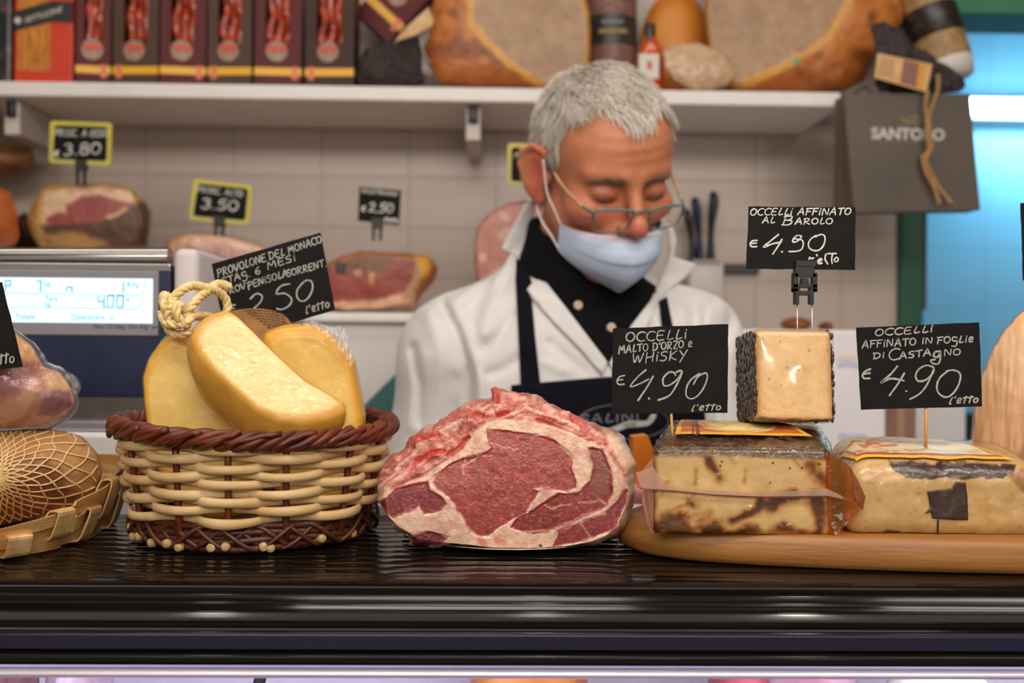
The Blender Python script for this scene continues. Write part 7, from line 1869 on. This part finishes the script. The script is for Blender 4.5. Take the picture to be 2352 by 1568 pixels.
# eyebrows, lashes
def on_face(x, z, y0=.2, lift_=.0006):
    o = Vector(h2w((x, y0, z)).tolist()); d = Vector((HR @ np.array([0, -1, 0])).tolist()); h = bvh_body.ray_cast(o, d)
    return np.array(h[0]) - np.array(d) * lift_, np.array(h[1])
brow_m = M('brow_grey', (168, 138, 116), (128, 102, 84), scale=400, rough=.6)
for s_ in (-1, 1):
    mb = MB()
    for k in range(120):
        u = random.random(); x = s_ * (.012 + .040 * u); z = .0148 + .0042 * math.sin(u * 2.5) - .004 * u * u + random.uniform(-.0040, .0040) * (1.2 - .6 * u)
        p0, nn = on_face(x, z); fd = HR @ np.array([s_ * (.8 + .3 * u), .15, .45 - .9 * u]); fd = fd - nn * (fd @ nn); fd /= np.linalg.norm(fd)
        l = random.uniform(.005, .009); mb.add(*tube([p0, p0 + fd * l * .6 + nn * .0012, p0 + fd * l + nn * .0006], [.0004, .00035, .0001], 3, caps=False))
    mb.build('eyebrow', brow_m, man)
    pts_ = [on_face(s_ * x, z, lift_=.0002)[0] for x, z in ((.019, -.0066), (.024, -.0086), (.031, -.0098), (.038, -.0092), (.0445, -.0066))]
    V_, F_ = tube(catmull(pts_, 6), .0008, 6); mesh('eyelashes', V_, F_, M('lash_dark', (50, 36, 30), rough=.6), man)

# ---- glasses low on the nose
gl_m = M('teal_acetate', (74, 104, 104), (96, 124, 120), scale=60, rough=.25)
GZ = -.0205
gls = MB()
gp = lambda x, z: h2w((x, .1165 - .9 * x * x * 2.2 + (z - GZ) * .22, z))
lens_out = {}
for s_ in (-1, 1):
    ol = []
    for (x, z) in ((.011, .0085), (.017, .0115), (.036, .0130), (.054, .0120), (.0590, .0070), (.0570, -.0090), (.052, -.0150), (.036, -.0165), (.021, -.0160), (.0145, -.0110)):
        ol.append(gp(s_ * x, GZ + z))
    c = catmull(ol, 7, True); lens_out[s_] = c
    idx = np.arange(len(c)); r = np.where((idx < 33), .0017, .0010)
    gls.add(*tube(c, r, 8, True))
gls.add(*tube(catmull([gp(-.0125, GZ + .0070), gp(-.005, GZ + .0098), gp(.005, GZ + .0098), gp(.0125, GZ + .0070)], 6), .0017, 8))
for s_ in (-1, 1): gls.add(*tube(catmull([gp(s_ * .0135, GZ - .002), gp(s_ * .0105, GZ - .007) + HR @ np.array([0, -.006, 0]), gp(s_ * .0095, GZ - .011) + HR @ np.array([0, -.008, 0])], 5), .0011, 6))
gfr = gls.build('glasses', gl_m, man)
for s_ in (-1, 1):
    c = lens_out[s_]; m_ = c.mean(0); n_ = len(c); fw = HR @ np.array([0, .0006, 0])
    Vl = np.concatenate([c + fw, c - fw, [m_ + fw * 2.2, m_ - fw * .2]]); Fl = [[i, (i + 1) % n_, 2 * n_] for i in range(n_)] + [[n_ + (i + 1) % n_, n_ + i, 2 * n_ + 1] for i in range(n_)]
    mesh('lens', Vl, Fl, FILM('spectacle_lens', base=.015, rough=.02, bump=0.0), gfr)
    t0 = gp(s_ * .0600, GZ + .0085); tp_ = catmull([t0, h2w((s_ * .0680, .085, GZ + .012)), h2w((s_ * .0760, .045, GZ + .024)), h2w((s_ * .0815, .010, .022)), h2w((s_ * .0815, -.014, .024)), h2w((s_ * .0800, -.034, .010))], 8)
    V_, F_ = tube(tp_, .0015, 8, flat=(.7, 1.4), up=HR @ np.array([0, 0, 1.0])); mesh('temple_arm', V_, F_, gl_m, gfr)
    k0, k1 = 6, 20; V_, F_ = tube(tp_[k0:k1], .00165, 8, flat=(.75, 1.45), up=HR @ np.array([0, 0, 1.0])); mesh('temple_band', V_, F_, M('temple_cream', (206, 178, 132), (176, 140, 96), scale=60, rough=.3), gfr)

# ---- surgical mask pulled under the nose
nu, nv = 60, 40
u = np.linspace(-1, 1, nu)[:, None]; v = np.linspace(0, 1, nv)[None]
cw = np.cos(u * math.pi / 2) ** .75
cp = np.array([(.1010, -.0480), (.1120, -.0560), (.1185, -.0700), (.1170, -.0900), (.1080, -.1120), (.0900, -.1300)]); kv = np.linspace(0, 1, 6)
cv = catmull(cp, 12); tt = np.linspace(0, 1, len(cv)); cy = np.interp(v, tt, cv[:, 0]); czz = np.interp(v, tt, cv[:, 1])
x = .0670 * np.sin(u * 1.30) / math.sin(1.30) * (1 + 0 * v)
cz_w = cw * (1 - v ** 2) + (1 - np.abs(u)) ** 1.05 * v ** 2
y = .036 + (cy - .036) * (cw * (1 - .6 * v) + cz_w * .6 * v); z = (-.052 - .036 * v) + (czz - (-.052 - .036 * v)) * np.clip(cz_w, 0, 1)
ple = .0022 * np.abs(((v * 4.0) % 1.0) - .15) * np.sin(np.clip((v - .12) / .8, 0, 1) * math.pi) * cw
y = y + ple; z = z - ple * .4 - .0035 * np.exp(-(u / .3) ** 2) * (1 - v) * 0
Q = np.stack(np.broadcast_arrays(x, y, z), -1).reshape(-1, 3)
Vm = h2w(Q); i = np.arange(nu - 1)[:, None]; j = np.arange(nv - 1)[None]
Fm = np.stack(np.broadcast_arrays(i * nv + j, (i + 1) * nv + j, (i + 1) * nv + j + 1, i * nv + j + 1), -1).reshape(-1, 4)
inn = h2w(Q - np.array([0, .0016, 0])); nn = len(Vm)
vv = np.broadcast_to(v, (nu, nv)).reshape(-1); uu = np.broadcast_to(u, (nu, nv)).reshape(-1)
mcx = np.broadcast_to(np.array((200, 218, 244.0)), Vm.shape).copy(); mcx = mixc(mcx, (214, 206, 224), 1 - sstep(vv, .14, .17))
wave = np.concatenate([np.arange(nu) * nv, (nu - 1) * nv + np.arange(nv), (np.arange(nu) * nv + nv - 1)[::-1], np.arange(nv)[::-1]])
Fr = [[int(wave[k]), int(wave[(k + 1) % len(wave)]), int(wave[(k + 1) % len(wave)]) + nn, int(wave[k]) + nn] for k in range(len(wave)) if wave[k] != wave[(k + 1) % len(wave)]]
mk = mesh('face_mask', np.concatenate([Vm, inn]), [Fm, Fm[:, ::-1] + nn] + Fr, M('mask_fabric', (255, 255, 255), (246, 246, 250), scale=60, rough=.75, attr=True, bump=.2, bscale=600), man, True, np.concatenate([mcx, mcx]))
for s_ in (-1, 1):
    for z0_, ya, z1_ in ((-.054, .006, .020), (-.086, -.020, -.030)):
        V_, F_ = tube(catmull([h2w((s_ * .0665, .037, z0_)), h2w((s_ * .0735, .026, z0_ * .75 + z1_ * .25)), h2w((s_ * .0800, (.026 + ya) / 2, (z0_ + z1_) / 2)), h2w((s_ * .0840, ya, z1_))], 6), .0013, 6)
        mesh('ear_loop', V_, F_, M('elastic_white', (232, 226, 222), rough=.7), mk)

# ---- black polo with stand collar
def neck_sh(p, r0, r1, top=1.0):
    A = NB + np.array([0, .020, -.02]); Bq = NT + (NT - NB) * .25
    return s_cap(p, A, Bq, r0, r1)
NAX = (NT - NB) / np.linalg.norm(NT - NB)
def coll(p, h_back, h_front):
    """height over a tilted collar rim: high at the back of the neck, low in front"""
    s = (p - NB) @ NAX; f = np.clip((p[..., 1] - 1.20) / .15, 0, 1)
    return s - (h_front + (h_back - h_front) * f)
def f_polo(p):
    d = f_torso(p, .006); d = s_min(d, neck_sh(p, .078, .0705), .02)
    d = np.maximum(d, coll(p, .112, .060))
    return np.maximum(np.maximum(d, 1.30 - p[..., 2]), np.abs(p[..., 0] - CHX) - .17)
Vp, Fp = isosurface(f_polo, (-.10, 1.12, 1.29), (.30, 1.44, 1.66), .004)
mesh('polo_shirt', Vp, [Fp], M('black_knit', (16, 15, 19), (10, 10, 13), scale=200, rough=.9, spec=.15, bump=.3, bscale=700), man)
# ---- white coat
def wrinkle(p):
    w = .0045 * fbm(p * np.array([1, .8, .45]), 13, 231, 3)
    for (a_, b_, r_, h_) in ((( -.045, 1.19, 1.40), (-.060, 1.20, 1.24), .014, -.007), ((-.085, 1.19, 1.43), (-.11, 1.20, 1.28), .016, .006), ((.275, 1.19, 1.42), (.29, 1.20, 1.26), .015, -.006), ((-.005, 1.17, 1.46), (-.03, 1.18, 1.30), .020, .004), ((.22, 1.17, 1.46), (.24, 1.18, 1.30), .020, .005), ((-.10, 1.2, 1.33), (-.15, 1.22, 1.27), .012, -.006)):
        q_ = p * np.array([1, .35, 1]); w = w + h_ * np.exp(-((s_cap(q_, np.array(a_) * [1, .35, 1], np.array(b_) * [1, .35, 1], 0)) / r_) ** 2)
    return w
FOLDS = [([(1015, 690), (1050, 760), (1072, 850), (1084, 960)], 13, -.011), ([(1040, 700), (1078, 780), (1100, 880), (1106, 980)], 16, .006), ([(985, 720), (1010, 800), (1016, 900), (1000, 1000)], 22, .006), ([(950, 800), (965, 880), (960, 970)], 12, -.006),
         ([(1160, 600), (1130, 690), (1110, 760)], 16, .006), ([(1180, 720), (1150, 770), (1110, 800)], 11, -.006), ([(1190, 820), (1150, 850), (1120, 860)], 12, -.005), ([(1185, 600), (1150, 660), (1090, 700)], 14, -.005), ([(1100, 640), (1060, 690)], 16, .005),
         ([(1260, 780), (1300, 820), (1340, 850)], 10, -.004), ([(1250, 830), (1300, 850)], 10, .004), ([(1690, 690), (1665, 780), (1650, 880), (1648, 980)], 13, -.009), ([(1640, 690), (1620, 770), (1612, 860)], 18, .006), ([(1580, 640), (1600, 720), (1590, 800)], 14, -.006), ([(1500, 720), (1530, 800)], 12, .005), ([(1720, 740), (1725, 830)], 16, .005)]
def folds(p):
    w = np.zeros(len(p)); m = (p[:, 1] < 1.27) & (p[:, 2] > 1.2)
    if m.any():
        q = proj(p[m]); q = q + np.stack([vnoise(p[m], 22, 241), vnoise(p[m], 22, 242)], -1) * 5
        s = np.zeros(m.sum())
        for l, r, h in FOLDS: s = s + h * np.exp(-(dist_line(q, l) / r) ** 2)
        w[m] = s * sstep(1.27 - p[m][:, 1], 0, .03)
    return w
def f_coat(p):
    d = f_torso(p, .016)
    d = s_min(d, s_cap(p, SHL, ELL, .064, .058), .03); d = s_min(d, s_cap(p, ELL, WRL + (ELL - WRL) * .12, .056, .044), .02)
    d = s_min(d, s_cap(p, SHR, ELR, .064, .058), .03); d = s_min(d, s_cap(p, ELR, WRR + (ELR - WRR) * .12, .056, .044), .02)
    d = s_min(d, s_ell(p, (CHX, 1.30, .80), (.19, .15, .25)), .08)
    d = s_min(d, neck_sh(p, .090, .0815), .025)
    d = np.maximum(d, coll(p, .080, .000))
    return d - 1.3 * wrinkle(p) - folds(p)
Vc, Fc = isosurface(f_coat, (-.30, .98, .56), (.50, 1.50, 1.66), .005)
pxc = proj(Vc)
opening = [(1222, 452), (1238, 560), (1242, 630), (1300, 705), (1398, 832), (1450, 745), (1492, 690), (1540, 592), (1524, 500), (1480, 380), (1260, 380)]
hole = (sdf_poly(pxc, opening) < 0) & (Vc[:, 1] < 1.262)
bvh_coat_full = BVHTree.FromPolygons(Vc.tolist(), Fc.tolist())
Vk, Fk, used = cull(Vc, Fc, ~hole)
coat_m = M('white_cotton', (216, 213, 211), (209, 205, 203), scale=14, rough=.8, sheen=.15, bump=.15, bscale=500)
mesh('white_coat', Vk, [Fk], coat_m, man)
# lapels and collar leaves laid over the coat edge
lap_l = [(1222, 450), (1229, 520), (1236, 600), (1243, 634), (1300, 706), (1396, 832), (1384, 862), (1330, 800), (1280, 750), (1222, 684), (1210, 664), (1222, 650), (1216, 628), (1190, 590), (1152, 570), (1184, 508), (1206, 468)]
lap_r = [(1528, 512), (1545, 520), (1554, 552), (1546, 590), (1600, 606), (1572, 640), (1535, 668), (1512, 692), (1480, 770), (1440, 838), (1412, 858), (1399, 834), (1450, 747), (1494, 690), (1534, 600), (1540, 575)]
for l, nm in ((lap_l, 'lapel'), (lap_r, 'lapel')):
    Vd, Fd = drape(l, bvh_coat_full, .005, 8, .0035, smooth_it=2); mesh(nm, Vd, Fd, coat_m, man)
# buttons of the polo
bvp = BVHTree.FromPolygons(Vp.tolist(), Fp.tolist()); o0 = Vector((0, 0, CAMZ))
for px_, py_ in ((1328, 701), (1404, 752)):
    d_ = (Vector(P(px_, py_, 1.0).tolist()) - o0).normalized(); h = bvp.ray_cast(o0, d_)
    c_ = np.array(h[0]) - np.array(d_) * .0012
    V_, F_ = lathe([(.0008, -.0006), (.0028, -.0014), (.0052, -.0012), (.0057, .0), (.0052, .001), (.0008, .001)], (0, 0, 0), 20, 'y'); mesh('button', V_ + c_, F_, M('button_horn', (206, 184, 158), rough=.3), man)
# ---- navy apron
ap_m = M('navy_twill', (15, 15, 25), (10, 10, 18), scale=120, rough=.9, spec=.15, bump=.2, bscale=800)
strap_l = [(1186, 590), (1216, 628), (1222, 650), (1212, 664), (1222, 690), (1230, 780), (1241, 880), (1196, 884), (1190, 760), (1184, 640)]
strap_r = [(1513, 692), (1532, 680), (1548, 760), (1570, 880), (1536, 884), (1522, 770)]
bib = [(1174, 884), (1241, 878), (1380, 866), (1500, 860), (1612, 862), (1624, 1000), (1640, 1160), (1640, 1300), (1170, 1300), (1172, 1100), (1174, 960)]
for l, nm, o_, st in ((strap_l, 'apron_strap', .0045, 7), (strap_r, 'apron_strap', .0045, 7), (bib, 'apron', .0085, 12)):
    Vd, Fd = drape(l, bvh_coat_full, o_, st, .003, smooth_it=4 if nm == 'apron' else 1); ob_ = mesh(nm, Vd, Fd, ap_m, man)
    if nm == 'apron': bvA = BVHTree.FromPolygons(Vd.tolist(), Fd); apron = ob_
# printed badge on the bib
def onto(bv_, lift_):
    def f(px_, py_):
        out_ = np.zeros((len(px_), 3))
        for k, (x_, y_) in enumerate(zip(px_, py_)):
            d_ = (Vector(P(x_, y_, 1.0).tolist()) - o0).normalized(); h = bv_.ray_cast(o0, d_); out_[k] = (np.array(h[0]) if h[0] is not None else P(x_, y_, 1.13)) - np.array(d_) * lift_
        return out_
    return f
an = np.linspace(0, 2 * math.pi, 40)
emb = M('badge_grey_print', (110, 108, 116), (86, 84, 92), scale=80, rough=.7)
strokes([[(1432 + 104 * math.cos(t), 968 + 40 * math.sin(t)) for t in an]], 0, 2.2, smooth=2, plane=onto(bvA, .0008)).build('badge_ring', emb, apron, False)
strokes(write('SALINI', (1332, 972), (1470, 966), 22, .05, .0), 0, 5, plane=onto(bvA, .0008)).build('badge_lettering', emb, apron, False)
rib = catmull([(1392, 994), (1412, 978), (1440, 966), (1466, 966), (1486, 968), (1500, 955)], 6); rib2 = catmull([(1398, 988), (1420, 990), (1446, 982), (1470, 980), (1492, 972), (1503, 952)], 6)
strokes([((rib + rib2) / 2).tolist()], 0, 13, smooth=1, plane=onto(bvA, .0008)).build('badge_ribbon', M('badge_white_print', (176, 172, 172), rough=.7), apron, False)
strokes(write('1979', (1430, 981), (1462, 977), 8, .1, 0), 0, 1.6, plane=onto(bvA, .0014)).build('badge_date', M('badge_dark_print', (60, 58, 66), rough=.7), apron, False)
# trousers and shoes, hidden by the counter from here
def f_trou(p):
    d = s_ell(p, (CHX, 1.300, .95), (.172, .13, .12))
    for H0 in (LEGL, LEGR):
        K = np.array([H0[0], 1.29, .50]); A = np.array([H0[0], 1.32, .06]); d = s_min(d, s_cap(p, H0, K, .088, .070), .03); d = s_min(d, s_cap(p, K, A, .068, .060), .02)
    return np.maximum(d, .05 - p[..., 2])
Vt, Ft = isosurface(f_trou, (-.15, 1.10, .03), (.34, 1.50, 1.10), .010); mesh('trousers', Vt, [Ft], M('dark_trousers', (40, 40, 48), rough=.85), man)
for H0 in (LEGL, LEGR):
    f_sh = lambda p: np.maximum(s_min(s_cap(p, (H0[0], 1.33, .055), (H0[0], 1.33, .10), .050), s_cap(p, (H0[0], 1.31, .035), (H0[0], 1.15, .030), .046, .040), .03), -p[..., 2] + .0005)
    Vs_, Fs_ = isosurface(f_sh, (H0[0] - .09, 1.07, -.01), (H0[0] + .09, 1.42, .18), .008); mesh('shoe', Vs_, [Fs_], M('black_shoe', (26, 25, 26), rough=.4), man)
